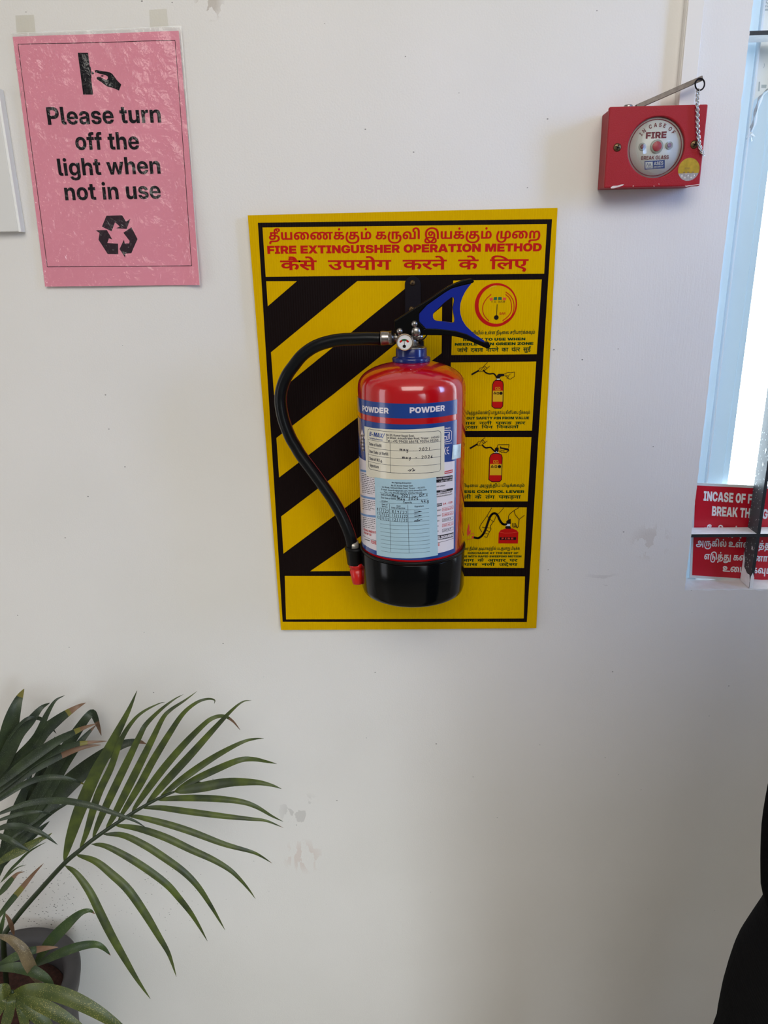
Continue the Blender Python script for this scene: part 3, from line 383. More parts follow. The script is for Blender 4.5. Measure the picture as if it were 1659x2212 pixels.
 21: (284, ((175,144,216,144,270,136,304,121,317,113,293,110,302,121,336,136,380,144,409,144,454,144,516,127,544,99,545,82,544,62,516,34,491,26,470,20,422,13,362,10,329,10,209,10,188,10,158,9,138,5,129,2,116,-2,104,-14,105,-21,104,-30,118,-43,148,-51,169,-51,184,-51,216,-46,248,-34,271,-24,298,-11,344,3,392,9,423,9,452,9,494,1,524,-12,538,-29,539,-38,538,-50,516,-69,472,-80,437,-80,406,-80,368,-73,344,-62,336,-48,337,-42,336,-32,356,-13,373,-6,437,-10,416,-16,400,-30,401,-36,400,-44,418,-52,435,-52,444,-52,460,-48,466,-41,467,-36,466,-33,460,-27,448,-22,430,-19,417,-19,406,-19,388,-21,379,-23,370,-25,356,-29,338,-37,327,-44,302,-56,256,-72,200,-80,163,-80,112,-80,48,-64,20,-38,21,-22,20,-6,44,15,65,22,80,29,124,36,178,39,213,39,319,39,346,39,388,41,422,46,437,51,448,56,460,70,461,80,460,92,444,107,418,114,403,114,388,114,370,111,365,107,356,103,348,88,349,74,349,52,265,52,265,71,264,82,256,98,236,110,200,117,175,117,170,117,158,116,153,116,141,114,122,112,100,103,92,92,93,86,92,80,106,70,125,70,140,70,156,78,157,85,156,91,144,102,116,108,93,108,161,121,178,120,208,110,226,94,227,83,226,64,174,42,125,42,88,42,42,54,20,76,21,88,20,106,62,131,132,144),)),
 92: (286, ((141,-3,104,-3,50,12,20,40,21,61,20,82,50,112,102,134,172,144,211,144,248,144,302,136,323,128,338,122,358,104,370,78,373,59,372,53,376,42,382,34,389,31,394,29,410,26,419,26,434,26,454,33,466,49,467,63,466,74,454,99,430,122,413,133,483,153,516,132,550,89,551,65,550,46,522,15,462,-3,417,-3,388,-3,348,2,333,8,312,15,290,40,289,58,286,66,282,82,274,96,267,102,256,108,226,115,205,115,172,115,122,100,96,75,97,58,96,47,104,32,124,26,139,26,148,26,162,30,170,37,171,42,170,51,152,60,135,60,116,60,84,49,71,41,57,66,78,75,126,88,159,88,200,88,250,65,251,44,250,29,226,8,176,-3),(289,165,268,165,242,177,243,187,242,197,268,209,289,209,306,209,332,197,333,187,332,177,306,165),)),
 10: (273, ((161,144,222,144,304,131,342,107,343,92,342,78,314,58,268,46,208,40,177,38,117,36,106,36,100,34,101,32,100,31,106,30,115,30,539,30,539,0,115,0,76,0,36,9,22,22,23,30,22,36,36,50,72,60,105,61,149,63,192,65,242,72,260,84,261,91,260,100,236,111,196,116,173,116,161,116,154,116,138,116,135,116,116,116,96,110,97,103,96,96,112,91,125,91,136,91,154,98,155,106,154,114,138,128,127,134,189,137,196,133,210,124,220,111,221,102,220,84,168,65,121,65,94,65,48,72,20,88,21,102,20,116,52,135,116,144),)),
 93: (302, ((141,-3,104,-3,50,12,20,40,21,61,20,82,50,113,98,134,162,144,197,144,224,144,270,139,312,128,335,119,301,88,280,100,232,115,197,115,168,115,122,101,96,76,97,58,96,47,106,32,124,25,139,25,148,25,162,29,170,37,171,42,170,51,152,60,137,60,116,60,84,49,71,41,57,66,78,75,126,88,159,88,200,88,250,65,251,44,250,29,226,8,176,-3),(291,0,291,116,301,118,301,141,597,141,597,112,527,112,527,0,443,0,443,112,375,112,375,0),(303,165,282,165,256,177,257,187,256,197,282,209,303,209,322,209,346,197,347,187,346,177,322,165),)),
 34: (302, ((141,-3,104,-3,50,12,20,40,21,61,20,82,50,113,98,134,162,144,197,144,224,144,270,139,312,128,335,119,301,88,280,100,232,115,197,115,168,115,122,101,96,76,97,58,96,47,106,32,124,25,139,25,148,25,162,29,170,37,171,42,170,51,152,60,137,60,116,60,84,49,71,41,57,66,78,75,126,88,159,88,200,88,250,65,251,44,250,29,226,8,176,-3),(291,0,291,116,301,118,301,141,597,141,597,112,527,112,527,0,443,0,443,112,375,112,375,0),)),
 124: (228, ((331,92,364,92,412,77,436,51,437,32,436,10,406,-19,383,-28,364,-33,320,-40,266,-44,233,-44,179,-44,150,-44,126,-46,119,-49,110,-52,102,-60,103,-68,102,-71,102,-76,105,-78,21,-80,20,-75,18,-64,19,-58,18,-47,36,-30,53,-24,62,-20,88,-16,124,-14,153,-14,221,-14,254,-14,296,-12,324,-6,335,0,344,4,354,20,355,31,354,41,344,55,324,62,309,62,296,62,274,58,265,54,261,83,276,86,308,92),(37,0,37,141,345,141,345,112,275,112,275,0,191,0,191,112,121,112,121,0),(347,213,400,213,452,193,453,177,452,162,408,144,369,144,324,144,286,162,287,177,286,185,304,204,321,210,365,202,354,196,340,186,341,178,340,174,344,169,356,166,365,166,376,166,388,172,389,177,388,183,366,188,353,188,340,188,316,186,305,184,286,180,264,166,265,154,264,149,268,139,273,134,209,128,202,135,196,149,197,158,196,167,212,186,248,203,304,213),)),
 114: (221, ((37,0,37,141,121,141,121,30,435,30,435,0),(277,121,306,121,346,112,370,99,378,82,379,74,378,62,368,37,361,24,307,-71,229,-60,271,8,273,15,285,33,288,44,298,64,299,74,298,81,286,92,273,92,260,92,244,81,245,72,244,63,256,46,278,30,295,21,237,4,216,16,186,36,168,60,169,74,168,86,190,108,240,121),)),
 33: (286, ((141,-3,104,-3,50,12,20,40,21,61,20,82,50,112,102,134,172,144,211,144,248,144,302,136,323,128,338,122,358,104,370,78,373,59,372,53,376,42,382,34,389,31,394,29,410,26,419,26,434,26,454,33,466,49,467,63,466,74,454,99,430,122,413,133,483,153,516,132,550,89,551,65,550,46,522,15,462,-3,417,-3,388,-3,348,2,333,8,312,15,290,40,289,58,286,66,282,82,274,96,267,102,256,108,226,115,205,115,172,115,122,100,96,75,97,58,96,47,104,32,124,26,139,26,148,26,162,30,170,37,171,42,170,51,152,60,135,60,116,60,84,49,71,41,57,66,78,75,126,88,159,88,200,88,250,65,251,44,250,29,226,8,176,-3),)),
 20: (208, ((153,-3,110,-3,50,7,18,27,19,42,18,56,52,76,124,88,185,88,393,88,393,60,175,60,156,60,128,58,119,56,108,54,100,47,101,43,100,34,130,26,155,26,174,26,200,32,216,47,217,60,217,112,145,112,145,76,69,72,69,141,393,141,393,112,297,112,297,62,296,44,282,22,267,14,248,5,190,-3),)),
 31: (178, ((167,-53,113,-29,195,9,195,112,121,112,121,0,37,0,37,141,347,141,347,112,279,112,279,0),)),
 28: (210, ((37,0,37,141,121,141,121,30,301,30,301,141,385,141,385,0),)),
 41: (178, ((37,0,37,141,347,141,347,112,279,112,279,0,195,0,195,112,121,112,121,0),)),
 90: (178, ((167,-53,113,-29,195,9,195,112,121,112,121,0,37,0,37,141,347,141,347,112,279,112,279,0),(179,165,158,165,132,177,133,187,132,197,158,209,179,209,196,209,222,197,223,187,222,177,196,165),)),
 156: (292, ((141,-3,104,-3,50,11,20,40,21,61,20,88,70,125,154,144,209,144,254,144,320,132,362,112,380,86,381,71,380,60,372,38,365,30,463,30,463,141,547,141,547,0,281,0,277,22,286,30,298,53,299,66,298,81,274,103,232,115,201,115,168,115,120,100,96,74,97,58,96,47,106,32,124,26,139,26,148,26,162,30,170,37,171,42,170,51,152,60,137,60,116,60,84,49,71,41,57,66,78,75,126,88,159,88,200,88,250,65,251,44,250,29,226,8,176,-3),(463,-71,463,3,547,3,547,-71),)),
 84: (235, ((153,-3,110,-3,52,7,18,27,19,42,18,56,52,76,126,88,187,88,277,88,328,88,408,76,452,48,453,24,452,6,422,-19,397,-27,376,-33,328,-40,266,-44,227,-44,181,-44,152,-44,128,-46,121,-49,112,-52,104,-60,105,-68,104,-71,104,-76,105,-78,23,-80,20,-75,20,-64,21,-58,20,-47,38,-30,55,-24,64,-20,88,-16,126,-14,153,-14,209,-14,246,-14,300,-12,336,-5,349,0,360,5,370,18,371,27,370,37,354,50,326,57,292,60,273,60,175,60,156,60,128,58,119,56,108,54,100,47,101,43,100,34,130,26,155,26,174,26,200,32,216,46,217,60,217,112,145,112,145,76,69,72,69,141,393,141,393,112,297,112,297,62,296,44,282,22,269,14,248,5,190,-3),(249,165,228,165,204,177,205,187,204,197,228,209,249,209,268,209,292,197,293,187,292,177,268,165),)),
 122: (311, ((153,-3,110,-3,52,7,18,27,19,42,18,56,52,76,126,88,187,88,281,88,308,88,368,81,418,65,450,36,451,15,450,2,436,-20,425,-30,423,-36,402,-50,334,-70,240,-80,183,-80,173,-80,124,-80,54,-72,14,-53,15,-39,14,-32,24,-24,33,-20,42,-17,68,-14,93,-14,529,-14,565,-44,373,-44,345,-40,103,-40,96,-40,88,-41,89,-44,88,-48,128,-54,169,-54,189,-54,224,-54,280,-50,322,-41,339,-34,341,-26,350,-20,362,-8,368,6,369,15,368,32,340,51,294,60,263,60,175,60,156,60,128,58,119,56,108,54,100,47,101,43,100,34,130,26,155,26,174,26,200,32,216,46,217,60,217,112,145,112,145,75,69,72,69,141,393,141,393,112,297,112,297,62,296,44,282,22,269,14,248,5,190,-3),(501,-44,501,141,585,141,585,-44),)),
 46: (252, ((209,-3,164,-3,96,11,48,37,24,74,25,96,24,123,62,166,128,196,218,213,271,213,308,213,376,204,403,194,424,186,452,164,466,131,467,108,467,0,383,0,383,93,382,108,378,136,364,160,351,167,336,176,294,182,267,182,236,182,178,172,132,151,104,118,105,94,104,78,114,54,132,38,152,28,167,26,185,26,192,26,208,25,217,25,242,25,260,38,261,47,260,55,246,67,229,67,214,67,194,57,195,47,194,38,208,22,217,18,149,20,142,24,130,40,131,50,130,63,152,83,198,95,233,95,270,95,318,82,340,60,341,48,340,31,308,8,250,-3),)),
 83: (467, ((141,-3,104,-3,50,11,20,40,21,60,20,86,72,124,170,144,237,144,268,144,320,140,368,131,391,124,405,119,440,106,486,71,487,48,486,31,460,8,416,-3,383,-3,344,-3,298,10,276,33,277,48,276,62,292,86,322,108,343,117,357,122,386,134,456,144,501,144,528,144,576,140,618,132,641,124,653,118,676,109,708,87,726,62,727,48,726,31,702,8,656,-3,623,-3,586,-3,538,10,516,33,517,48,516,62,534,88,568,109,589,117,605,123,624,129,666,137,724,141,767,141,927,141,927,112,857,112,857,0,773,0,773,112,755,112,730,112,696,110,670,107,650,101,641,98,624,92,604,77,592,59,593,50,592,36,608,25,621,25,632,25,644,32,648,42,649,49,648,59,636,78,610,95,593,101,572,108,526,115,501,115,466,115,422,107,405,100,388,95,364,79,352,61,353,50,352,37,368,25,381,25,392,25,404,32,408,42,409,49,408,64,376,91,349,100,324,108,272,115,239,115,196,115,136,102,102,82,99,69,96,67,96,61,97,57,96,48,104,34,124,25,139,25,148,25,162,29,170,37,171,42,170,51,152,60,137,60,116,60,84,49,71,41,57,66,78,75,126,88,159,88,200,88,250,65,251,44,250,29,226,8,176,-3),(469,165,448,165,422,177,423,187,422,197,448,209,469,209,488,209,512,197,513,187,512,177,488,165),)),
 116: (291, ((243,-79,182,-79,100,-58,52,-23,28,25,29,52,29,56,28,83,52,131,98,170,166,198,256,213,313,213,356,213,428,204,457,194,478,188,510,170,532,144,544,109,545,85,545,0,461,0,461,79,460,97,452,129,432,156,413,165,396,173,346,182,313,182,276,182,212,172,164,150,128,119,108,78,109,52,108,21,132,-19,168,-41,216,-49,243,-49,272,-49,314,-39,336,-22,346,1,347,14,346,29,336,48,316,56,301,56,286,56,264,50,253,45,249,74,262,79,300,85,317,85,352,85,402,70,430,38,431,14,430,-10,404,-45,354,-68,284,-79),(189,0,189,141,273,141,273,0),)),
 87: (210, ((37,0,37,141,121,141,121,30,301,30,301,141,385,141,385,0),(211,165,192,165,166,177,167,187,166,197,192,209,211,209,230,209,256,197,257,187,256,177,230,165),)),
 131: (210, ((301,-71,301,0,37,0,37,141,121,141,121,30,301,30,301,141,385,141,385,-71),)),
 6: (312, ((183,-36,128,-36,52,-23,12,0,13,16,12,24,24,38,39,42,46,44,68,48,98,49,119,49,511,49,509,20,123,20,116,20,108,20,102,19,101,18,92,16,93,12,92,3,140,-7,189,-7,195,-7,246,-7,316,4,360,24,371,36,371,43,372,48,374,56,375,60,374,74,358,98,324,114,297,116,290,116,278,117,273,117,258,117,234,114,220,106,221,100,220,92,236,84,251,84,262,84,280,92,281,102,280,111,262,126,251,133,305,140,314,135,332,123,342,107,343,97,342,89,332,75,312,63,272,56,245,56,218,56,172,66,144,84,145,98,144,114,178,134,236,144,273,144,318,144,386,131,432,107,454,77,455,61,454,56,452,46,451,42,451,32,432,10,362,-20,258,-36,193,-36),(503,-38,503,141,587,141,587,-38),)),
 153: (312, ((477,-5,496,-5,532,-11,554,-24,555,-36,554,-48,528,-64,484,-74,432,-78,380,-80,357,-80,341,-80,290,-80,196,-73,116,-57,58,-30,26,10,27,37,27,40,26,62,44,99,76,131,95,144,161,126,142,112,116,83,104,55,105,41,105,37,104,15,130,-16,174,-35,234,-46,304,-50,345,-50,365,-50,384,-50,424,-49,456,-46,476,-40,477,-36,476,-32,468,-29,459,-29,446,-29,424,-32,415,-34,403,-13,418,-9,460,-5),(357,-37,357,14,437,14,437,-37),(467,144,514,144,574,124,604,90,605,68,604,48,584,22,565,15,550,9,516,3,468,0,437,0,187,0,187,141,271,141,271,30,357,30,357,88,356,104,370,124,385,131,398,138,440,144),(473,115,466,115,454,113,451,110,444,108,440,98,441,87,441,30,453,30,478,30,506,37,520,54,521,68,520,82,510,103,488,115),)),
 25: (235, ((153,-3,110,-3,52,7,18,27,19,42,18,56,52,76,126,88,187,88,277,88,328,88,408,76,452,48,453,24,452,6,422,-19,397,-27,376,-33,328,-40,266,-44,227,-44,181,-44,152,-44,128,-46,121,-49,112,-52,104,-60,105,-68,104,-71,104,-76,105,-78,23,-80,20,-75,20,-64,21,-58,20,-47,38,-30,55,-24,64,-20,88,-16,126,-14,153,-14,209,-14,246,-14,300,-12,336,-5,349,0,360,5,370,18,371,27,370,37,354,50,326,57,292,60,273,60,175,60,156,60,128,58,119,56,108,54,100,47,101,43,100,34,130,26,155,26,174,26,200,32,216,46,217,60,217,112,145,112,145,76,69,72,69,141,393,141,393,112,297,112,297,62,296,44,282,22,269,14,248,5,190,-3),)),
 23: (188, ((37,0,37,141,121,141,121,30,369,30,369,0),)),
 86: (347, ((141,-3,104,-3,50,11,20,40,21,60,20,86,72,124,170,144,237,144,268,144,320,140,368,131,391,124,405,119,440,106,486,71,487,48,486,31,460,8,416,-3,383,-3,346,-3,298,10,276,33,277,48,276,62,294,88,328,109,349,117,365,123,384,129,424,137,482,141,525,141,687,141,687,112,617,112,617,0,533,0,533,112,515,112,488,112,454,110,430,107,410,101,401,98,384,92,362,77,352,59,353,50,352,36,368,25,381,25,392,25,404,32,408,42,409,49,408,64,376,91,349,100,324,108,272,115,239,115,196,115,136,102,102,82,99,69,96,66,96,61,97,57,96,46,104,32,124,26,139,26,148,26,162,30,170,37,171,42,170,51,152,60,137,60,116,60,84,49,71,41,57,66,78,75,126,88,159,88,200,88,250,65,251,44,250,29,226,8,176,-3),(349,165,328,165,302,177,303,187,302,197,328,209,349,209,366,209,392,197,393,187,392,177,366,165),)),
 29: (238, ((317,144,364,144,424,124,454,90,455,68,454,48,432,22,415,15,400,9,366,3,318,0,285,0,37,0,37,141,121,141,121,30,207,30,207,88,206,104,220,124,237,131,248,138,290,144),(323,115,316,115,304,113,301,110,294,108,290,98,291,87,291,30,305,30,328,30,356,37,370,54,371,68,370,82,360,103,340,115),)),
 143: (328, ((333,144,380,144,442,124,476,86,477,59,476,32,452,-8,433,-26,433,-34,394,-58,272,-80,191,-80,173,-80,124,-80,52,-72,14,-53,15,-39,14,-32,24,-24,33,-20,40,-17,68,-14,93,-14,563,-14,563,-44,391,-44,363,-40,103,-40,96,-40,88,-41,89,-44,88,-48,128,-54,171,-54,183,-54,242,-54,324,-42,349,-28,355,-18,366,-9,384,16,392,44,393,58,392,78,376,103,346,115,327,115,316,115,296,112,291,108,280,103,276,88,277,76,277,0,193,0,193,75,192,89,188,104,181,109,176,112,164,115,157,115,148,115,134,112,131,109,124,104,120,89,121,76,121,0,37,0,37,80,36,94,44,114,60,128,73,132,86,138,124,144,145,144,172,144,208,137,236,122,249,110,221,112,234,122,264,136,304,144),(537,-44,537,141,621,141,621,-44),)),
 108: (246, ((153,-3,110,-3,50,7,18,27,19,42,18,56,52,76,124,88,185,88,481,88,481,60,175,60,156,60,128,58,119,56,108,54,100,47,101,43,100,34,130,26,155,26,174,26,200,32,216,47,217,60,217,112,145,112,145,76,69,72,69,141,393,141,393,112,297,112,297,62,296,44,282,22,267,14,248,5,190,-3),(345,0,345,69,427,67,427,0),)),
 12: (226, ((141,-3,104,-3,50,11,20,39,21,59,20,82,52,113,83,123,102,130,150,138,216,141,261,141,279,141,279,112,233,112,208,112,174,110,148,105,139,102,118,95,96,73,97,56,96,46,106,32,124,26,139,26,148,26,162,30,170,37,171,42,170,51,152,60,137,60,116,60,84,49,71,41,57,66,78,75,126,88,159,88,200,88,250,65,251,44,250,29,226,8,176,-3),(291,0,291,112,265,112,269,141,443,141,443,112,375,112,375,0),)),
}}
FONTS['D'] = {'cap': 156, 'em': 250, 'g': {
 25: (190, ((389,138,227,138,227,87,250,100,285,100,316,100,358,79,359,60,358,48,344,22,327,10,291,20,302,28,318,49,319,59,318,71,298,82,281,82,254,82,227,64,227,0,187,0,187,44,174,38,138,30,113,30,90,30,48,39,24,58,25,72,24,92,78,116,123,116,134,116,162,114,171,114,167,95,158,96,134,98,125,98,96,98,64,85,65,73,64,60,94,47,115,47,136,47,170,58,187,65,187,138,1,138,1,156,389,156),)),
 76: (0, ((-89,154,-104,164,-126,173,-148,176,-159,176,-170,176,-192,173,-199,170,-213,188,-202,190,-178,193,-163,193,-140,193,-106,182,-93,173,-91,174,-102,186,-120,201,-142,207,-157,207,-170,207,-186,205,-191,203,-203,220,-184,224,-159,224,-132,224,-92,211,-60,180,-47,154),)),
 60: (169, ((295,138,295,0,253,0,253,66,238,64,210,63,191,63,168,63,122,66,107,69,96,66,85,63,104,50,160,23,191,10,165,-3,136,9,86,34,48,56,37,64,26,72,20,81,21,85,20,90,36,98,53,98,64,98,84,92,91,88,100,92,108,107,109,114,108,122,104,134,101,138,1,138,1,156,347,156,347,138),(185,80,204,80,236,82,253,85,253,138,141,138,144,134,148,122,149,114,148,104,140,88,133,83,156,80),)),
 75: (0, ((-83,154,-96,174,-116,196,-140,206,-157,206,-168,206,-186,204,-191,202,-203,220,-184,224,-159,224,-132,224,-92,211,-60,180,-47,154),)),
 3: (65, ()),
 13: (137, ((1,156,283,156,283,138,227,138,242,128,243,116,242,94,205,82,220,74,250,53,251,38,250,26,228,8,188,0,165,0,136,0,84,15,36,50,15,78,51,84,64,65,98,35,136,18,161,18,180,18,208,28,209,40,208,50,184,68,165,75,150,74,133,74,131,91,166,92,202,104,203,116,202,123,188,134,177,138,1,138),)),
 46: (142, ((241,138,241,0,201,0,201,48,184,43,150,36,129,36,108,36,74,43,65,48,52,55,40,74,41,90,41,138,1,138,1,156,293,156,293,138),(201,138,81,138,81,92,80,82,84,70,90,63,97,60,106,54,133,54,152,54,186,64,201,70),)),
 51: (145, ((299,156,299,138,247,138,247,0,205,0,205,45,192,40,152,33,127,33,82,33,26,63,21,88,50,92,80,103,81,114,80,121,68,133,63,138,1,138,1,156),(65,75,74,63,104,51,131,51,154,51,192,61,205,68,205,138,107,138,120,125,121,111,120,84),)),
 79: (65, ((85,138,85,0,45,0,45,138,1,138,1,156,137,156,137,138),(45,154,34,174,14,196,-12,206,-27,206,-40,206,-56,204,-63,202,-75,220,-56,224,-29,224,-2,224,36,211,68,180,83,154),)),
 27: (141, ((105,138,105,58,104,52,92,44,81,44,68,44,40,55,20,70,21,77,20,83,34,90,53,90,65,90,65,138,1,138,1,156,289,156,289,138,237,138,237,0,197,0,197,138),)),
 52: (102, ((199,10,171,-3,140,9,88,34,48,56,39,64,26,72,20,81,21,85,20,90,36,98,53,98,64,98,84,92,91,87,110,92,128,107,129,117,128,123,124,134,121,138,1,138,1,156,213,156,213,138,161,138,168,129,169,114,168,101,146,82,108,68,85,64,106,50,166,23),)),
 44: (139, ((1,156,285,156,285,138,233,138,233,0,193,0,193,74,103,74,103,61,102,54,88,47,77,47,64,47,38,58,18,72,19,80,18,85,32,92,49,92,193,92,193,138,1,138),)),
 67: (65, ((45,138,1,138,1,156,41,156,34,161,26,174,27,181,26,200,84,224,133,224,204,224,312,186,353,154,311,154,234,206,143,206,106,206,68,191,69,178,68,171,76,160,83,156,137,156,137,138,85,138,85,0,45,0),)),
 54: (170, ((1,138,1,156,347,156,347,138,295,138,295,0,255,0,255,89,252,89,249,89,236,89,210,83,188,67,179,52,141,58,146,70,157,78,144,83,120,88,105,88,84,88,64,77,65,68,64,58,84,41,126,22,155,10,129,-3,98,10,50,32,22,56,23,69,22,82,48,99,84,106,103,106,124,106,160,99,177,92,206,106,251,106,252,106,255,106,255,138),)),
 19: (138, ((285,138,237,138,237,95,236,82,230,67,221,62,202,50,163,48,155,66,164,68,180,70,185,73,192,76,196,85,197,95,197,138,81,138,81,88,80,77,84,62,92,53,112,45,131,40,185,24,216,16,244,-1,245,-13,244,-23,226,-41,221,-46,185,-36,190,-30,202,-19,203,-14,202,-9,194,-2,170,7,145,14,103,26,82,32,54,44,49,53,40,62,41,79,41,138,1,138,1,156,285,156),)),
 32: (186, ((327,138,327,0,287,0,287,92,219,92,196,92,189,93,208,86,228,66,229,54,228,43,208,28,176,20,157,20,128,20,80,35,36,70,17,100,53,106,74,73,124,38,153,38,168,38,190,47,191,57,190,68,160,87,137,94,153,110,287,110,287,138,1,138,1,156,379,156,379,138),)),
 66: (65, ((85,138,85,0,45,0,45,138,1,138,1,156,137,156,137,138),)),
 6: (0, ((-91,193,-92,199,-76,208,-63,208,-54,208,-38,199,-37,193,-38,187,-54,178,-63,178,-76,178,-92,187),)),
 30: (158, ((325,138,273,138,273,0,233,0,233,41,220,37,184,30,159,30,120,30,70,51,71,69,70,76,84,89,93,93,21,92,21,110,167,110,174,110,192,110,195,110,193,92,177,92,146,92,110,80,111,68,110,58,140,47,159,47,184,47,220,58,233,65,233,138,1,138,1,156,325,156),)),
 42: (130, ((207,-14,196,-6,176,12,173,18,164,18,152,17,145,17,122,17,80,22,44,34,24,54,25,68,24,79,38,95,53,100,68,108,116,114,145,114,149,114,149,138,1,138,1,156,269,156,269,138,189,138,189,96,165,96,134,96,100,93,87,89,76,85,64,74,65,66,64,52,102,35,145,35,146,35,152,35,157,35,152,40,153,44,152,53,174,60,187,60,208,60,230,48,231,40,230,32,216,24,205,22,212,16,228,3,241,-6),)),
 48: (143, ((293,138,241,138,241,0,201,0,201,41,188,37,148,30,121,30,92,30,48,40,24,59,25,72,24,93,84,116,133,116,140,116,160,115,180,114,185,114,183,96,172,97,146,99,135,99,124,99,117,98,183,56,192,60,201,64,201,138,1,138,1,156,293,156),(65,72,64,59,96,46,121,46,130,46,146,48,155,49,85,92,64,86),)),
 57: (139, ((287,138,235,138,235,0,195,0,195,41,180,37,144,30,117,30,90,30,48,40,24,59,25,72,24,93,80,116,129,116,134,116,154,115,172,114,177,114,175,95,164,96,140,98,131,98,98,98,64,84,65,72,64,59,96,47,119,47,144,47,180,58,195,65,195,138,1,138,1,156,287,156),)),
 198: (87, ((1,156,183,156,183,138,1,138),(23,60,22,69,36,83,47,88,60,94,102,100,137,100,191,100,191,82,147,82,116,82,84,79,77,75,64,70,65,59,64,47,100,24,137,10,109,-3,86,7,46,27,22,48),)),
 69: (0, ((-123,-3,-96,3,-67,3,-30,3,12,-16,13,-32,12,-48,-36,-67,-77,-67,-128,-67,-198,-44,-227,-25,-195,-14,-178,-26,-142,-42,-104,-49,-77,-49,-26,-49,-25,-30,-26,-22,-50,-14,-65,-14,-80,-14,-100,-17,-111,-20),)),
 12: (123, ((137,56,120,56,92,52,81,49,56,56,24,75,25,88,24,95,36,105,45,108,56,112,86,116,111,116,157,116,157,138,1,138,1,156,253,156,253,138,199,138,199,98,107,98,90,98,76,97,73,95,64,92,65,87,64,81,80,72,89,69,110,74,139,74,174,74,224,55,225,38,224,22,182,4,145,1,160,-2,190,-8,209,-10,193,-28,162,-21,110,-7,89,0,58,1,24,8,25,16,24,22,38,29,51,29,60,29,82,24,97,18,104,17,111,17,144,17,184,27,185,38,184,46,158,56),(147,154,136,162,122,182,123,190,122,207,166,224,201,224,216,224,242,221,253,218,241,202,232,204,214,207,203,207,182,207,162,196,163,187,162,178,176,163,189,154),)),
 68: (65, ((-91,154,-100,162,-110,178,-109,187,-110,203,-68,224,-29,224,0,224,40,210,68,180,83,156,137,156,137,138,85,138,85,0,45,0,45,138,1,138,1,156,45,156,30,182,0,206,-27,206,-48,206,-70,194,-69,183,-70,175,-60,161,-51,154),)),
 37: (144, ((181,56,164,56,136,52,125,49,100,56,68,75,69,88,68,95,78,105,89,108,98,112,130,116,155,116,201,116,201,138,1,138,1,156,297,156,297,138,241,138,241,98,149,98,134,98,120,97,117,95,108,92,109,87,108,81,122,72,131,69,154,74,181,74,218,74,268,55,269,38,268,22,218,0,169,0,120,0,42,22,13,40,45,52,72,35,132,18,169,18,226,18,227,38,226,47,202,56),)),
 179: (178, ((313,138,313,0,273,0,273,81,256,78,220,73,197,73,170,73,128,78,113,82,88,74,64,61,65,52,64,47,74,37,100,30,125,30,128,30,135,30,132,35,133,39,132,47,152,54,165,54,184,54,206,41,207,34,206,27,194,19,183,16,192,11,210,0,225,-6,197,-16,182,-8,156,7,149,13,144,13,128,12,123,12,92,12,48,23,24,40,25,51,24,65,58,83,83,90,60,98,36,115,37,127,36,140,78,158,117,158,146,158,192,144,193,129,192,117,168,100,149,93,156,92,178,91,191,91,212,91,252,96,273,103,273,138,227,138,227,156,365,156,365,138),(77,126,76,117,98,104,115,100,152,112,153,126,152,132,134,142,115,142,98,142,76,133),)),
 40: (142, ((241,138,241,0,201,0,201,82,147,82,116,82,84,79,77,75,64,70,65,59,64,47,100,24,137,10,109,-3,86,7,46,27,22,48,23,60,22,69,36,83,47,88,60,94,102,100,137,100,201,100,201,138,1,138,1,156,293,156,293,138),)),
 96: (144, ((181,56,164,56,136,52,125,49,100,56,68,75,69,88,68,95,78,105,89,108,98,112,130,116,155,116,201,116,201,138,1,138,1,156,297,156,297,138,241,138,241,98,149,98,134,98,120,97,117,95,108,92,109,87,108,81,122,72,131,69,154,74,181,74,218,74,268,55,269,38,268,22,218,0,169,0,120,0,42,22,13,40,45,52,72,35,132,18,169,18,226,18,227,38,226,47,202,56),(129,-34,128,-28,144,-19,157,-19,168,-19,184,-28,185,-34,184,-40,168,-48,157,-48,144,-48,128,-40),)),
 10: (256, ((237,54,236,37,190,20,157,20,112,20,46,52,15,89,51,96,72,69,122,38,153,38,172,38,196,47,197,57,196,66,176,80,161,87,146,86,131,85,129,103,162,103,190,114,191,124,190,132,166,140,153,140,132,140,102,136,87,131,73,148,86,152,124,158,149,158,188,158,230,138,231,124,230,104,197,94,202,91,207,89,224,88,245,88,260,88,284,89,297,91,297,138,261,138,261,156,521,156,521,138,469,138,469,0,427,0,427,138,339,138,339,0,297,0,297,72,284,71,262,70,249,70,240,70,229,70,236,63),)),
 43: (154, ((317,138,265,138,265,0,223,0,223,38,208,32,170,26,143,26,104,26,56,46,57,63,56,70,64,82,75,87,50,92,20,109,21,123,20,138,62,158,95,158,120,158,156,144,157,133,156,121,137,111,105,120,110,123,116,129,117,132,116,135,104,142,93,142,78,142,58,131,59,122,58,114,74,104,98,100,113,99,126,101,145,101,150,101,164,101,167,100,165,83,160,83,152,83,149,83,124,83,96,73,97,64,96,53,124,43,147,43,172,43,210,54,223,61,223,138,193,138,193,156,317,156),)),
 533: (135, ((217,-42,206,-34,188,-16,183,-10,176,-10,160,-11,153,-11,124,-11,72,-2,40,17,41,32,40,46,57,57,40,62,20,78,21,88,20,95,32,105,41,108,52,113,80,116,101,116,159,116,159,138,1,138,1,156,277,156,277,138,199,138,199,98,103,98,86,98,72,97,69,95,60,92,61,87,60,81,74,72,85,69,108,75,143,75,152,75,172,74,179,74,177,56,162,57,145,57,112,57,80,43,81,32,80,22,102,11,138,7,157,7,156,7,162,7,167,7,164,10,164,14,165,16,164,25,184,32,197,32,218,32,240,20,241,12,240,4,226,-4,217,-6,222,-12,238,-25,251,-34),)),
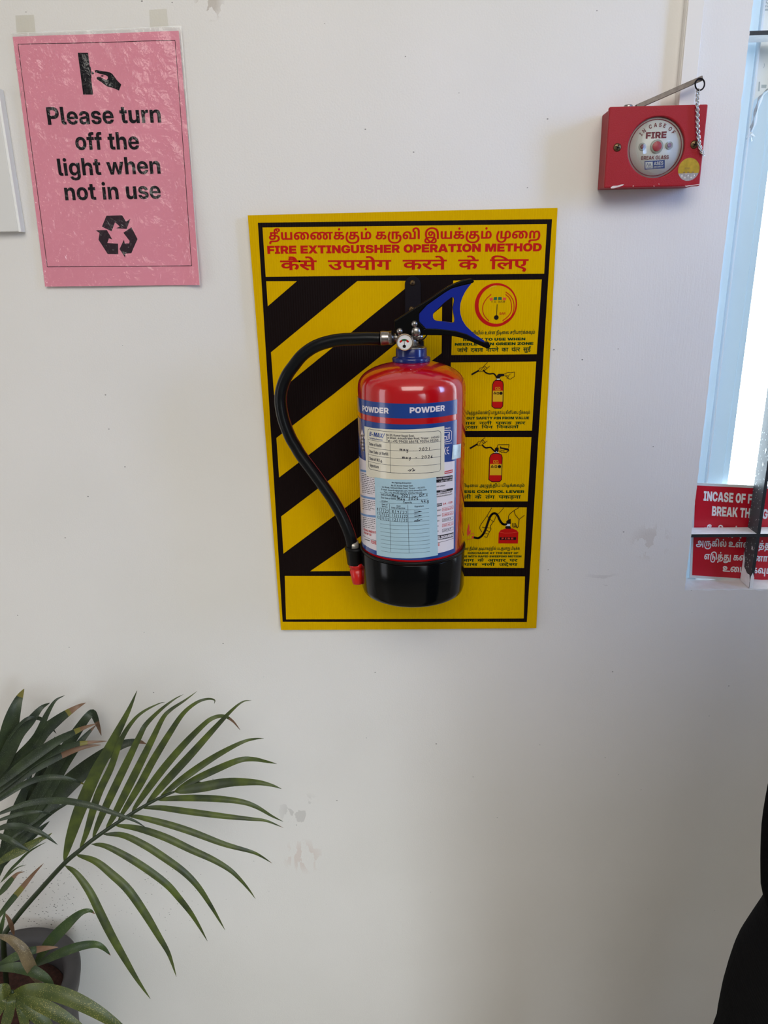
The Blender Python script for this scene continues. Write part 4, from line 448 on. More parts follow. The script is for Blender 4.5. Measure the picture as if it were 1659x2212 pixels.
 213: (102, ((61,47,44,47,20,56,21,64,20,71,38,78,53,78,60,78,80,75,97,69,120,73,152,94,153,111,152,125,124,142,101,142,84,142,68,135,69,129,68,125,78,116,108,110,137,110,127,92,80,94,32,115,33,129,32,142,68,158,103,158,126,158,166,147,192,126,193,110,192,93,158,64,129,55,150,46,192,22,209,11,177,0,150,18,108,41,91,48,76,47),)),
}}
RUNS['தீயணைக்கும் கருவி இயக்கும் முறை'] = ('T', [121,30,48,24,77,102,88,3,18,140,36,42,3,8,30,77,102,88,3,134,48,32])
RUNS['கேஜியில் உள்ள நீடிலை சரிபார்க்கவும்'] = ('T', [47,18,21,42,30,42,92,3,10,93,34,3,124,114,48,33,3,20,31,42,28,41,90,77,18,156,88])
RUNS['பிடித்துக்கொண்டு பாதுகாப்பு கிளிப்பை நீக்கவும்'] = ('T', [28,42,114,84,122,77,46,18,41,83,116,3,28,41,122,18,41,87,131,3,18,42,34,42,87,48,28,3,124,77,18,156,88])
RUNS['பிடியை அழுத்திப் பிடிக்கவும்'] = ('T', [28,42,114,48,30,3,6,153,84,25,42,87,3,28,42,114,77,18,156,88])
RUNS['டரை தீயின் அடிபாகத்தில் படருமாறு பிடிக்க'] = ('T', [23,48,31,3,121,30,42,86,3,6,114,28,41,18,84,25,42,92,3,28,23,140,29,41,143,3,28,42,114,77,18])
RUNS['தீ பிடித்தால்'] = ('T', [121,3,28,42,114,84,25,41,92])
RUNS['அருகில் உள்ள சுத்தியலை'] = ('T', [6,140,18,42,92,3,10,93,34,3,108,84,25,42,30,48,33])
RUNS['எடுத்து கண்ணாடியை'] = ('T', [12,116,84,122,3,18,83,24,41,114,48,30])
RUNS['உடைக்கவும்'] = ('T', [10,48,23,77,18,156,88])
RUNS['कैसे  उपयोग  करने  के  लिए'] = ('D', [25,76,60,75,3,3,13,46,51,79,27,3,3,25,52,44,75,3,3,25,75,3,3,67,54,19])
RUNS['जांचें  दबाव  नापने  का  यंत्र  सुई'] = ('D', [32,66,6,30,75,6,3,3,42,48,66,57,3,3,44,66,46,44,75,3,3,25,66,3,3,51,6,198,52,3,3,60,69,12])
RUNS['पास  नली  पकड  कर'] = ('D', [46,66,60,3,3,44,54,68,3,3,46,25,37,3,3,25,52])
RUNS['सुरक्षा  पिन  निकालो'] = ('D', [60,69,52,179,66,3,3,67,46,44,3,3,67,44,25,66,54,79])
RUNS['नली  के  तंग  पकड़ना'] = ('D', [44,54,68,3,3,25,75,3,3,40,6,27,3,3,46,25,96,44,66])
RUNS['आग  के  आधार  पर'] = ('D', [10,27,3,3,25,75,3,3,10,43,66,52,3,3,46,52])
RUNS['पास  नली  उद्देश्य'] = ('D', [46,66,60,3,3,44,54,68,3,3,13,533,75,213,51])
_TRI = {}
def glyph(font, key, fat=0.0):
    """triangles of one glyph, thousandths of the em; overlapping contours are filled together"""
    k = (font, key, fat)
    if k in _TRI: return _TRI[k]
    adv, cs = FONTS[font]['g'][key]; polys = []
    for c in cs:
        P = [(c[i] >> 1, c[i + 1], c[i] & 1) for i in range(0, len(c), 2)]; n = len(P); Q = []
        for i in range(n):
            a, b = P[i], P[(i + 1) % n]; Q.append(a)
            if not a[2] and not b[2]: Q.append(((a[0] + b[0]) / 2, (a[1] + b[1]) / 2, 1))
        s0 = next((i for i, q in enumerate(Q) if q[2]), 0); Q = Q[s0:] + Q[:s0]; out = []; i = 0; n = len(Q)
        while i < n:
            a = Q[i]; b = Q[(i + 1) % n]
            if b[2]: out.append((a[0], a[1])); i += 1
            else:
                e = Q[(i + 2) % n]
                for t in (0, .34, .67):
                    out.append(((1 - t) ** 2 * a[0] + 2 * t * (1 - t) * b[0] + t * t * e[0], (1 - t) ** 2 * a[1] + 2 * t * (1 - t) * b[1] + t * t * e[1]))
                i += 2
        o2 = []
        for p in out:
            if not o2 or abs(p[0] - o2[-1][0]) + abs(p[1] - o2[-1][1]) > .1: o2.append(p)
        if len(o2) < 3: continue
        if fat:
            m = len(o2); o3 = []
            for i in range(m):
                a, b, e = Vector(o2[i - 1]), Vector(o2[i]), Vector(o2[(i + 1) % m])
                n1 = Vector((-(b - a).y, (b - a).x)).normalized(); n2 = Vector((-(e - b).y, (e - b).x)).normalized(); nn = n1 + n2
                nn = nn.normalized() if nn.length > .2 else n1
                o3.append(tuple(b + nn * fat / max(.5, nn.dot(n1))))
            o2 = o3
        polys.append(o2)
    vs, es = [], []
    for p in polys:
        b = len(vs); vs += [Vector(q) for q in p]; es += [(b + i, b + (i + 1) % len(p)) for i in range(len(p))]
    if not vs: _TRI[k] = (adv, [], []); return _TRI[k]
    V, E_, F_, *_ = geometry.delaunay_2d_cdt(vs, es, [], 0, .01)
    keep = []
    for f in F_:
        c = sum((V[i] for i in f), Vector((0, 0))) / len(f); wn = 0
        for p in polys:
            for i in range(len(p)):
                a, b = p[i - 1], p[i]
                if (a[1] <= c.y) != (b[1] <= c.y):
                    x = a[0] + (c.y - a[1]) / (b[1] - a[1]) * (b[0] - a[0])
                    if x > c.x: wn += 1 if b[1] > a[1] else -1
        if wn: keep.append(list(f))
    _TRI[k] = (adv, [(v.x, v.y) for v in V], keep); return _TRI[k]
def layout(s, font='K', fat=0.0):
    """[(x, glyph)...], width from the first to the last inked edge, reference height"""
    if s in RUNS: font, keys = RUNS[s]; fat = fat or (14 if font == 'D' else 0)
    else: keys = [ord(ch) for ch in s]
    fat = fat * FONTS[font]['em'] / 1000
    x = 0; out = []
    for k in keys:
        g = glyph(font, k, fat); out.append((x, g)); x += g[0]
    xs = [x0 + v[0] for x0, g in out for v in g[1]]
    return out, min(xs), max(xs), FONTS[font]['cap']
def put_text(mb, m, s, fn, W, H, font='K', fat=0.0, shear=0.0):
    """fn(u, v, e) -> 3-D point, e lifts every second letter by a hair so that joined letters never share a plane; the line fills 0..W, capitals are H high"""
    lay, x0, x1, cap = layout(s, font, fat); k = W / (x1 - x0); q = H / cap
    for i, (x, g) in enumerate(lay):
        if g[2]: mb.add([fn((x + a - x0) * k + shear * b * q, b * q, .3 * (i % 2)) for a, b in g[1]], g[2], m)

class Flat:
    """drawing on a plane that faces the room, traced from photo pixels"""
    def __init__(s, y, step=.00012, up=None): s.y = y; s.step = step; s.up = up
    def P(s, p, lay=1): return at(p[0], p[1], s.y - lay * s.step)
    def fill(s, mb, pts, m, lay=1): return mb.poly([s.P(p, lay) for p in pts], m)
    def text(s, mb, m, t, L, R, h, lay=2, font='K', fat=0.0, shear=0.0):
        a, b = s.P(L, lay), s.P(R, lay); U = (b - a); W = U.length; U.normalize(); V = s.up or Vector((-U.z, 0, U.x))
        put_text(mb, m, t, lambda u, v, e: a + U * u + V * v - Vector((0, e * s.step, 0)), W, h * px_size(*L, s.y), font, fat, shear)
    def line(s, mb, pts, wpx, m, lay=2, closed=False):
        ps = [s.P(p, lay) for p in pts]; hw = wpx * px_size(*pts[0], s.y) / 2; n = len(ps)
        for i in range(n if closed else n - 1):
            a, b = ps[i], ps[(i + 1) % n]; d = b - a
            if d.length < 1e-6: continue
            d.normalize(); nn = Vector((-d.z, 0, d.x)) * hw
            e = Vector((0, .15 * s.step * (i % 2), 0)); mb.poly([a - nn - e, b - nn - e, b + nn - e, a + nn - e], m)
        if wpx > 1.2:
            for i, p in enumerate(ps):
                if closed or 0 < i < n - 1: s.disc3(mb, p - Vector((0, .3 * s.step, 0)), hw, m, 8)
    def disc3(s, mb, c, r, m, n=32, sz=1.0):
        mb.poly([c + Vector((r * math.cos(2 * math.pi * k / n), 0, r * sz * math.sin(2 * math.pi * k / n))) for k in range(n)], m)
    def disc(s, mb, c, rpx, m, lay=2, n=32): s.disc3(mb, s.P(c, lay), rpx * px_size(*c, s.y), m, n)
    def arc(s, mb, c, r0, r1, a0, a1, m, lay=2, n=40, cx2=0.0):
        """ring sector between two radii (pixels); cx2 shifts the inner circle sideways"""
        C = s.P(c, lay); k = px_size(*c, s.y); vs = []
        for i in range(n + 1):
            a = math.radians(a0 + (a1 - a0) * i / n); d = Vector((math.cos(a), 0, math.sin(a)))
            vs += [C + d * (r0 * k) + Vector((cx2 * k, 0, 0)), C + d * (r1 * k)]
        mb.add(vs, [(2 * i, 2 * i + 1, 2 * i + 3, 2 * i + 2) for i in range(n)], m)
    def arctext(s, mb, m, t, c, r, a0, a1, h, lay=2, font='M'):
        C = s.P(c, lay); k = px_size(*c, s.y); lay_, x0, x1, cap = layout(t, font); q = h * k / cap
        for x, g in lay_:
            if not g[2]: continue
            xm = x + g[0] / 2; a = math.radians(a0 + (a1 - a0) * (xm - x0) / (x1 - x0)); U = Vector((math.sin(a), 0, -math.cos(a))); V = Vector((math.cos(a), 0, math.sin(a)))
            mb.add([C + V * (r * k + b * q) + U * ((u - g[0] / 2) * q * .85) for u, b in g[1]], g[2], m)

def spline(pts, n=6):
    """Catmull-Rom through the points"""
    P = [Vector(p) for p in pts]; P = [P[0] * 2 - P[1]] + P + [P[-1] * 2 - P[-2]]; out = []
    for i in range(1, len(P) - 2):
        for k in range(n):
            t = k / n; a, b, c, d = P[i - 1:i + 3]
            out.append(.5 * ((2 * b) + (c - a) * t + (2 * a - 5 * b + 4 * c - d) * t * t + (3 * b - a - 3 * c + d) * t ** 3))
    out.append(P[-2]); return out

# ================================================================== the setting
M_WALL = wall_material()
X0, X1, Z0, Z1 = 0.411, 1.25, 0.958, 2.1          # window opening in the wall
def struct(o, label=None, cat=None): return tag(o, label, cat, None, 'structure')
rj = random.Random(3)
def jag(n, a, b, amp): return [(a + (b - a) * i / n, rj.uniform(-amp, amp) * (0 if i in (0, n) else 1)) for i in range(n + 1)]
mb = MB()
le = [(X0 + d, z) for z, d in jag(220, Z0, Z1, .0005)]
be = [(x, Z0 + d) for x, d in jag(90, X0, X1, .0012)]
XL, XR, ZT = -2.8, 2.6, 3.1
mb.poly([(XL, 0, 0), (X0, 0, 0)] + [(x, 0, z) for x, z in le] + [(X0, 0, ZT), (XL, 0, ZT)], M_WALL)
mb.poly([(X0, 0, 0), (X1, 0, 0)] + [(x, 0, z) for x, z in be[::-1]], M_WALL)
mb.poly([(X0, 0, Z1), (X1, 0, Z1), (X1, 0, ZT), (X0, 0, ZT)], M_WALL)
mb.poly([(X1, 0, 0), (XR, 0, 0), (XR, 0, ZT), (X1, 0, ZT)], M_WALL)
for a, b in zip(le, le[1:]): mb.poly([(a[0], 0, a[1]), (a[0], .1, a[1]), (b[0], .1, b[1]), (b[0], 0, b[1])], M_WALL)
mb.poly([(X0, 0, Z1), (X0, .1, Z1), (X1, .1, Z1), (X1, 0, Z1)], M_WALL)
mb.poly([(X1, 0, Z0), (X1, .1, Z0), (X1, .1, Z1), (X1, 0, Z1)], M_WALL)
mb.poly([(XL, .1, 0), (X0, .1, 0), (X0, .1, ZT), (XL, .1, ZT)], M_WALL)
mb.poly([(X0, .1, 0), (XR, .1, 0), (XR, .1, Z0), (X0, .1, Z0)], M_WALL)
struct(mb.build('wall_back', fix=False), 'off-white painted plaster wall with faint scuffs and specks', 'wall')
M_FLOOR = mat('floor_tile', srgb(176, 170, 160), .35, noise=.08, nscale=9)
mb = MB(); mb.box((XL, -3.6, -.05), (XR, .1, 0), M_FLOOR); struct(mb.build('floor'), 'plain beige floor under the potted palm', 'floor')

M_ROOM = mat('room_paint', srgb(205, 202, 196), .8)
mb = MB(); mb.box((XL - .05, -3.6, ZT), (XR + .05, .1, ZT + .05), M_ROOM); struct(mb.build('ceiling'), 'plain off-white ceiling', 'ceiling')
mb = MB(); mb.box((XL - .05, -3.6, 0), (XL, .1, ZT), M_ROOM); struct(mb.build('wall_left'), 'plain off-white side wall at left', 'wall')
mb = MB(); mb.box((XR, -3.6, 0), (XR + .05, .1, ZT), M_ROOM); struct(mb.build('wall_right'), 'plain off-white side wall at right', 'wall')

# ------------------------------------------------------------------ window at the right: sill, frame, pane
def glow_frame(name, col, tcol):  # translucency added so the frame glows, standing in for glare
    m = mat(name, col, .35); n = m.node_tree.nodes; L = m.node_tree.links; b = n['Principled BSDF']
    tr = n.new('ShaderNodeBsdfTranslucent'); tr.inputs[0].default_value = (*tcol, 1); mx = n.new('ShaderNodeMixShader'); mx.inputs[0].default_value = .45
    L.new(b.outputs[0], mx.inputs[1]); L.new(tr.outputs[0], mx.inputs[2]); L.new(mx.outputs[0], n['Material Output'].inputs[0]); return m
M_ALU = glow_frame('pale_blue_glow_frame', srgb(228, 240, 248), srgb(196, 214, 226))
M_ALUW = glow_frame('white_glow_bead', srgb(246, 250, 252), srgb(214, 226, 232))
M_SILL = mat('whitewashed_sill', srgb(250, 250, 247), .6, noise=.07, nscale=60, bump=.8, bscale=90)
M_GASKET = mat('grey_gasket', srgb(90, 100, 110), .6)
win = thing('window_1', 'pale blue window frame in the wall opening at right', 'window', (.8, .05, Z0)); struct(win)
def wx(px, py, y): return at(px, py, y).x
YF = .046
mb = MB()
xa, xb, xc, xd, xe = [wx(p, 738, YF) for p in (1530, 1558, 1562.5, 1601, 1616)]
fz0, fz1 = Z0 - .03, Z1 + .02
mb.box((xa - .02, YF, fz0), (xb, YF + .05, fz1), M_ALU)
mb.box((xb, YF - .006, fz0), (xc, YF + .05, fz1), M_ALUW)
mb.box((X1 - .03, YF, fz0), (X1 + .02, YF + .05, fz1), M_ALU)
mb.box((xc, YF, Z1 - .03), (X1 - .03, YF + .05, Z1 + .02), M_ALU)
mb.build('window_frame', win, bevel=.0012)
mb = MB()
mb.box((xc, YF + .004, fz0), (xd, YF + .034, Z1 - .03), M_ALU)
mb.box((xd, YF + .007, fz0), (xd + .0009, YF + .034, Z1 - .03), M_GASKET)
mb.box((xd + .0009, YF + .006, fz0), (xe, YF + .03, Z1 - .03), M_ALU)
mb.box((xe, YF + .004, fz0), (X1 - .03, YF + .034, fz0 + .045), M_ALU)
mb.build('sash', win, bevel=.001)
mb = MB(); mb.box((xe, YF + .016, fz0 + .045), (X1 - .03, YF + .02, Z1 - .03), clear_film('window_glass', (.96, .98, .98), .02, 0, 10, .01, refl=.6)); mb.build('glass_pane', win)
mb = MB(); mb.box((X0 + .0015, .003, Z0 - .02), (X1 - .001, YF + .02, Z0 + .0005), M_SILL)
sill = mb.build('window_sill', win)

# torn paper label with a dangling strip left on the sash, upper right
M_LABEL = mat('grey_label_print', srgb(176, 190, 197), .5); M_LABELW = mat('label_paper', srgb(232, 239, 241), .5); M_STRIP = mat('dirty_strip', srgb(150, 152, 150), .6, noise=.25, nscale=200)
lab = thing('torn_label', 'torn pale paper label with grey print stuck on the window sash', 'label', at(1650, 120, YF))
pl = Flat(YF + .0035, .0003)
mb = MB(); pl.fill(mb, [(1646, -60), (1740, -60), (1700, 165), (1659, 192), (1643, 206), (1624, 220)], M_LABELW, 1)
pl.fill(mb, [(1651, -20), (1690, -20), (1686, 23), (1648, 23)], M_LABEL, 2)
pl.text(mb, M_LABELW, 'Ro', (1659, 19), (1662.5, -6), 9, 3, 'M')
pl.fill(mb, [(1639, 177), (1642, 176), (1641, 197), (1637.5, 197)], M_LABEL, 2)
pl.fill(mb, [(1645, 183), (1656, 183), (1655, 190), (1644.5, 190)], M_LABEL, 2)
pl.line(mb, [(1651, 137), (1651.5, 142), (1649, 147)], 1, M_LABEL, 3)
mb.build('paper', lab, fix=False)
mb = MB()
sp = spline([at(x, y, YF - d) for x, y, d in ((1664, 188, .002), (1650, 200, .006), (1640, 212, .009), (1633, 235, .011), (1627, 262, .008), (1621, 283, .005), (1617, 298, .003))], 5)
vs = []
for i, p in enumerate(sp):
    wd = .0016 + .0007 * math.sin(i * .9); vs += [p + Vector((-wd, 0, -.0006)), p + Vector((wd, .001, .0006))]
mb.add(vs, [(2 * i, 2 * i + 1, 2 * i + 3, 2 * i + 2) for i in range(len(sp) - 1)], M_STRIP, True)
vs = []
for i, p in enumerate(sp): vs += [p + Vector((.0025, .0005, 0)), p + Vector((.0045 + .001 * math.sin(i * .7), .0015, 0))]
mb.add(vs, [(2 * i, 2 * i + 1, 2 * i + 3, 2 * i + 2) for i in range(len(sp) - 1)], M_LABELW, True)
c = at(1621, 291, YF - .004)
for k in range(5):
    a = k * 1.25; mb.add([c, c + Vector((.006 * math.cos(a), -.002, .006 * math.sin(a) - .003)), c + Vector((.005 * math.cos(a + .7), .001, .007 * math.sin(a + .7) - .003))], [(0, 1, 2)], M_LABELW)
mb.build('dangling_strip', lab, fix=False)
lab.children[1]['label'] = 'curled dirty grey strip hanging from the label'

# red warning board behind the bars
M_SRED = mat('sign_red', srgb(196, 14, 40), .35); M_SWHITE = mat('sign_white', srgb(240, 242, 245), .35); M_SEDGE = mat('sign_edge', srgb(214, 218, 218), .4)
wsign = thing('warning_board', 'red board with white English and Tamil lettering standing behind the window bars', 'sign', at(1590, 1250, .04))
pl = Flat(.0375, .0002, Vector((-.06, 0, 1)))
mb = MB(); q = [(1500, 1043), (1720, 1053), (1700, 1262), (1490, 1248)]
mb.prism([pl.P(p, 0) for p in q], (0, .0022, 0), M_SEDGE); mb.build('backing_board', wsign)
mb = MB(); pl.fill(mb, [(1502.5, 1048.5), (1716, 1058.5), (1697, 1256), (1495, 1242.5)], M_SRED, 1); mb.build('red_face', wsign, fix=False)
mb = MB()
pl.text(mb, M_SWHITE, 'INCASE OF FIRE', (1519.5, 1081.5), (1652, 1090), 20.5, 2, 'K')
pl.text(mb, M_SWHITE, 'BREAK THE', (1537.5, 1114), (1630, 1119.5), 20.5, 2, 'K'); pl.text(mb, M_SWHITE, 'GLASS', (1646, 1120.5), (1704, 1124), 20.5, 2, 'K')
pl.text(mb, M_SWHITE, 'தீ பிடித்தால்', (1519, 1152), (1650, 1158), 13, 2)
pl.text(mb, M_SWHITE, 'அருகில் உள்ள சுத்தியலை', (1503.5, 1179), (1716, 1187), 11.5, 2)
pl.text(mb, M_SWHITE, 'எடுத்து கண்ணாடியை', (1521, 1208), (1702, 1215), 11.5, 2)
pl.text(mb, M_SWHITE, 'உடைக்கவும்', (1561, 1234.5), (1668, 1240), 11.5, 2)
mb.build('lettering', wsign, fix=False)

# flat iron bars
M_IRON = mat('black_painted_iron', srgb(38, 44, 48), .42, noise=.25, nscale=70); M_IRONW = mat('white_overpaint', srgb(250, 252, 252), .6, noise=.08, nscale=110, bump=.6, bscale=150)
def iron_dusty():
    m = mat('dusty_iron', srgb(66, 74, 76), .5); n = m.node_tree.nodes; L = m.node_tree.links; b = n['Principled BSDF']
    t = n.new('ShaderNodeTexCoord'); v = n.new('ShaderNodeTexVoronoi'); v.inputs['Scale'].default_value = 190; L.new(t.outputs['Object'], v.inputs['Vector'])
    x = n.new('ShaderNodeTexNoise'); x.inputs['Scale'].default_value = 60; L.new(t.outputs['Object'], x.inputs['Vector'])
    k = n.new('ShaderNodeMath'); k.operation = 'MULTIPLY'; L.new(x.outputs['Fac'], k.inputs[0]); k.inputs[1].default_value = .34
    c = n.new('ShaderNodeMath'); c.operation = 'LESS_THAN'; L.new(v.outputs['Distance'], c.inputs[0]); L.new(k.outputs[0], c.inputs[1])
    mx = n.new('ShaderNodeMix'); mx.data_type = 'RGBA'; L.new(c.outputs[0], mx.inputs['Factor'])
    mx.inputs['A'].default_value = (*srgb(62, 70, 72), 1); mx.inputs['B'].default_value = (*srgb(190, 196, 194), 1)
    L.new(mx.outputs['Result'], b.inputs['Base Color']); return m
M_DUST = iron_dusty()
gr = thing('window_grille', 'black flat iron window bars with white paint splashes', 'grille', (.45, .02, Z0))
GY0, GY1 = .005, .036
vx = at(1637, 1142, GY0).x
def bar(name, lo, hi, side, front):
    b_ = MB(); x0_, y0_, z0_ = lo; x1_, y1_, z1_ = hi
    V = [(x, y, z) for x in (x0_, x1_) for y in (y0_, y1_) for z in (z0_, z1_)]
    b_.add(V, [(0, 1, 5, 4)], front); b_.add(V, [(0, 2, 3, 1), (4, 5, 7, 6), (1, 3, 7, 5), (0, 4, 6, 2), (2, 6, 7, 3)], side)
    return b_
b_ = bar('', (vx, GY0, Z0 + .001), (vx + .0048, GY1, Z1), M_DUST, M_IRON)
# white paint left on the foot of the bar, flakes higher up
def flake(b_, z, y, r, m, seed):
    r_ = random.Random(seed); P = []
    for k in range(11):
        a = 2 * math.pi * k / 11; q = r * r_.uniform(.55, 1.15); P.append((vx - .0003, y + .6 * q * math.cos(a), z + q * math.sin(a)))
    b_.poly(P, m)
P = [(vx - .0004, GY0 + .0005, Z0 + .001), (vx - .0004, GY1, Z0 + .001), (vx - .0004, GY1, Z0 + .048), (vx - .0004, GY1 - .006, Z0 + .038), (vx - .0004, GY1 - .007, Z0 + .026), (vx - .0004, GY0 + .012, Z0 + .02), (vx - .0004, GY0 + .004, Z0 + .021), (vx - .0004, GY0 + .0005, Z0 + .014)]
b_.poly(P, M_IRONW)
flake(b_, Z0 + .062, GY0 + .008, .004, M_IRONW, 1); flake(b_, Z0 + .078, GY1 - .006, .005, M_IRONW, 2); flake(b_, Z0 + .262, GY0 + .004, .009, M_IRONW, 3); flake(b_, Z0 + .19, GY0 + .012, .004, M_IRONW, 4); flake(b_, Z0 + .21, GY0 + .009, .004, M_IRONW, 5)
b_.add([(vx - .0002, GY0 - .0004, Z0 + .001), (vx + .005, GY0 - .0004, Z0 + .001), (vx + .005, GY0 - .0004, Z0 + .018), (vx + .002, GY0 - .0004, Z0 + .026), (vx - .0002, GY0 - .0004, Z0 + .02)], [(0, 1, 2, 3, 4)], M_IRONW)
b_.build('vertical_bar', gr, fix=False)
for pz, dz in ((at(1560, 1154, GY0).z, -.0048), (at(1640, 66, GY0).z, -.0048)):
    bar('', (X0 - .0002, GY0 + .0003, pz + dz), (X1, GY1 - .0005, pz), M_IRONW, M_IRON).build('horizontal_bar', gr, fix=False)

# ------------------------------------------------------------------ cable trunking above the call point
M_PVC = mat('white_pvc', srgb(232, 228, 222), .35)
tr0 = at(1486, 0, -.0005); xl = at(1466, 215, -.013).x; xr = at(1503, 215, -.013).x
mb = MB(); mb.box((xl, -.0105, at(1480, 262, -.01).z), (xr, -.0005, ZT - .3), M_PVC)
mb.box((xl + .0008, -.013, at(1480, 262, -.01).z), (xr - .0008, -.0105, ZT - .3), M_PVC)
tag(mb.build('cable_trunking', origin=(xl, 0, 1.75), bevel=.0006), 'white plastic cable trunking running up the wall above the red call point', 'cable trunking')

# ------------------------------------------------------------------ white panel cut by the left edge of the view
M_PANEL = mat('white_laminate', srgb(228, 227, 224), .3); M_PEDGE = mat('white_edge_strip', srgb(250, 250, 248), .35)
pr = at(36.5, 480, -.013); pt_ = at(9, 190, -.013); pb = at(40, 500, -.013)
wp = thing('white_panel', 'plain white panel with bright edge on the wall left of the pink notice', 'panel', (pr.x - .15, 0, pb.z))
mb = MB(); mb.box((pr.x - .3, -.013, pb.z), (pr.x, -.0005, pt_.z), M_PANEL); mb.build('panel_face', wp, bevel=.001)
mb = MB(); mb.box((pr.x, -.0128, pb.z - .0005), (pr.x + .0035, -.0005, pt_.z + .0005), M_PEDGE); mb.build('edge_strip', wp, bevel=.0006)

# ------------------------------------------------------------------ pink notice in a clear sleeve
M_PINK = mat('pink_paper', srgb(228, 142, 160), .6, noise=.03, nscale=14); M_INK = mat('black_ink', srgb(20, 18, 24), .6, spec=.1); M_INK2 = mat('faded_black_ink', srgb(52, 38, 46), .6, spec=.1)
F_SLEEVE = clear_film('clear_sleeve', (1, 1, 1), .04, 1.0, 38, .09, depth=.007, refl=.45)
M_TAPE = clear_film('clear_tape', (.95, .945, .91), .03, .3, 80, .25, haze=.06, hazecol=srgb(190, 184, 166))
pn = thing('pink_notice', 'pink paper notice about turning off the light, in a clear sleeve', 'notice', at(230, 617, 0))
pl = Flat(-.0022, .00018)
o00, o10, o11, o01 = [at(*p, -.0022) for p in ((28, 80), (386.5, 67), (435, 615.5), (99.8, 619))]
def pdisp(v):
    s = (v.x - o01.x) / (o11.x - o01.x); t = (o00.z - v.z) / (o00.z - o01.z)
    return .0022 * max(0, t - .55) / .45 * (1 + .5 * math.sin(5 * s + 1)) + .0012 * (math.sin(9 * s + 4 * t) * .5 + .5) + .004 * max(0, s - .9) / .1 * max(0, min(1, t * 1.3)) ** 2
def displace(mb):
    for v in mb.v: v.y -= pdisp(v)
    return mb
def sheet(mb, c00, c10, c11, c01, m, y, nx=26, ny=34, bow=0.0):
    vs = []
    for j in range(ny + 1):
        t = j / ny
        for i in range(nx + 1):
            s = i / nx; p = (c00 * (1 - s) + c10 * s) * (1 - t) + (c01 * (1 - s) + c11 * s) * t
            vs.append(Vector((p.x - bow * math.sin(math.pi * t) * (1 - s), y, p.z)))
    return mb.add(vs, [(j * (nx + 1) + i, j * (nx + 1) + i + 1, (j + 1) * (nx + 1) + i + 1, (j + 1) * (nx + 1) + i) for j in range(ny) for i in range(nx)], m, True)
displace(sheet(MB(), o00, o10, o11, o01, M_PINK, -.0022)).build('paper', pn, fix=False)
mb = MB()
bd = [(39.6, 96), (209, 92), (378.5, 87.3), (397, 330), (415.7, 574), (260, 575.5), (104.2, 576.6), (71, 336)]
for a, b in zip(bd, bd[1:] + bd[:1]):
    for k in range(6):
        f = lambda t: (a[0] + (b[0] - a[0]) * t, a[1] + (b[1] - a[1]) * t)
        pl.line(mb, [f(k / 6), f((k + 1) / 6)], 1.1, M_INK, 2)
displace(mb).build('printed_border', pn, fix=False)
mb = MB()
Z = lambda x, y: (x / 3.4565, y / 3.4565)
pl.text(mb, M_INK, 'Please turn', Z(362, 932), Z(1206, 915), 37, 2, 'M', 6)
pl.text(mb, M_INK, 'off the', Z(568, 1118), Z(1044, 1115), 36.5, 2, 'M', 6)
pl.text(mb, M_INK, 'light when', Z(440, 1312), Z(1202, 1296), 36, 2, 'M', 6)
pl.text(mb, M_INK, 'not in use', Z(490, 1495), Z(1205, 1482), 36, 2, 'M', 6)
displace(mb).build('lettering', pn, fix=False)
mb = MB()     # wall switch with a hand reaching for it
pl.fill(mb, [Z(*p) for p in ((581, 394), (657, 394), (671, 498), (678, 500), (684, 580), (680, 582), (695, 706), (621, 706))], M_INK)
pl.fill(mb, [Z(*p) for p in ((684, 532), (697, 538), (702, 550), (694, 556), (685, 552))], M_INK)
hand = [(706, 527), (720, 522), (760, 531), (800, 535), (822, 541), (840, 553), (860, 580), (880, 606), (907, 632), (890, 678), (862, 664), (835, 655), (805, 648), (780, 632), (755, 612), (735, 600), (722, 588), (722, 578), (735, 573), (752, 576), (775, 590), (795, 597), (806, 588), (805, 572), (790, 562), (765, 556), (735, 548), (712, 540)]
pl.fill(mb, [Z(*p) for p in hand], M_INK)
pl.fill(mb, [Z(*p) for p in ((748, 568), (762, 561), (778, 566), (766, 573))], M_INK)
displace(mb).build('switch_pictogram', pn, fix=False)
mb = MB()     # three chasing arrows
for poly in ([(765, 1693), (798, 1612), (915, 1608), (945, 1655), (977, 1635), (950, 1710), (872, 1705), (898, 1692), (863, 1660), (838, 1728)],
             [(925, 1738), (985, 1697), (1030, 1785), (985, 1890), (940, 1895), (940, 1925), (897, 1860), (930, 1790), (936, 1818), (968, 1818), (972, 1800)],
             [(718, 1720), (802, 1718), (843, 1788), (818, 1780), (806, 1815), (886, 1820), (888, 1898), (810, 1897), (740, 1790), (748, 1740)]):
    pl.fill(mb, [Z(*p) for p in poly], M_INK2)
displace(mb).build('recycling_symbol', pn, fix=False)
s00, s10, s11, s01 = [at(*p, -.003) for p in ((25, 72), (392, 56), (436, 616), (98, 621))]
mb = sheet(MB(), s00, s10, s11, s01, F_SLEEVE, -.0032)
F_EDGE_HL = clear_film('sleeve_edge_highlight', (1, 1, 1), .06, .2, 60, .15, haze=.45, hazecol=srgb(250, 250, 248))  # milky white paints the bright highlight along the sealed sleeve edges
for (a, b, wv) in ((s10, s11, Vector((-.0012, 0, 0))), (s00, s10, Vector((0, 0, -.0008)))):
    for k in range(20):
        q0, q1 = a.lerp(b, k / 20), a.lerp(b, (k + 1) / 20); mb.poly([Vector((v.x, -.0034, v.z)) for v in (q0, q1, q1 + wv, q0 + wv)], F_EDGE_HL)
displace(mb).build('clear_sleeve', pn, fix=False)
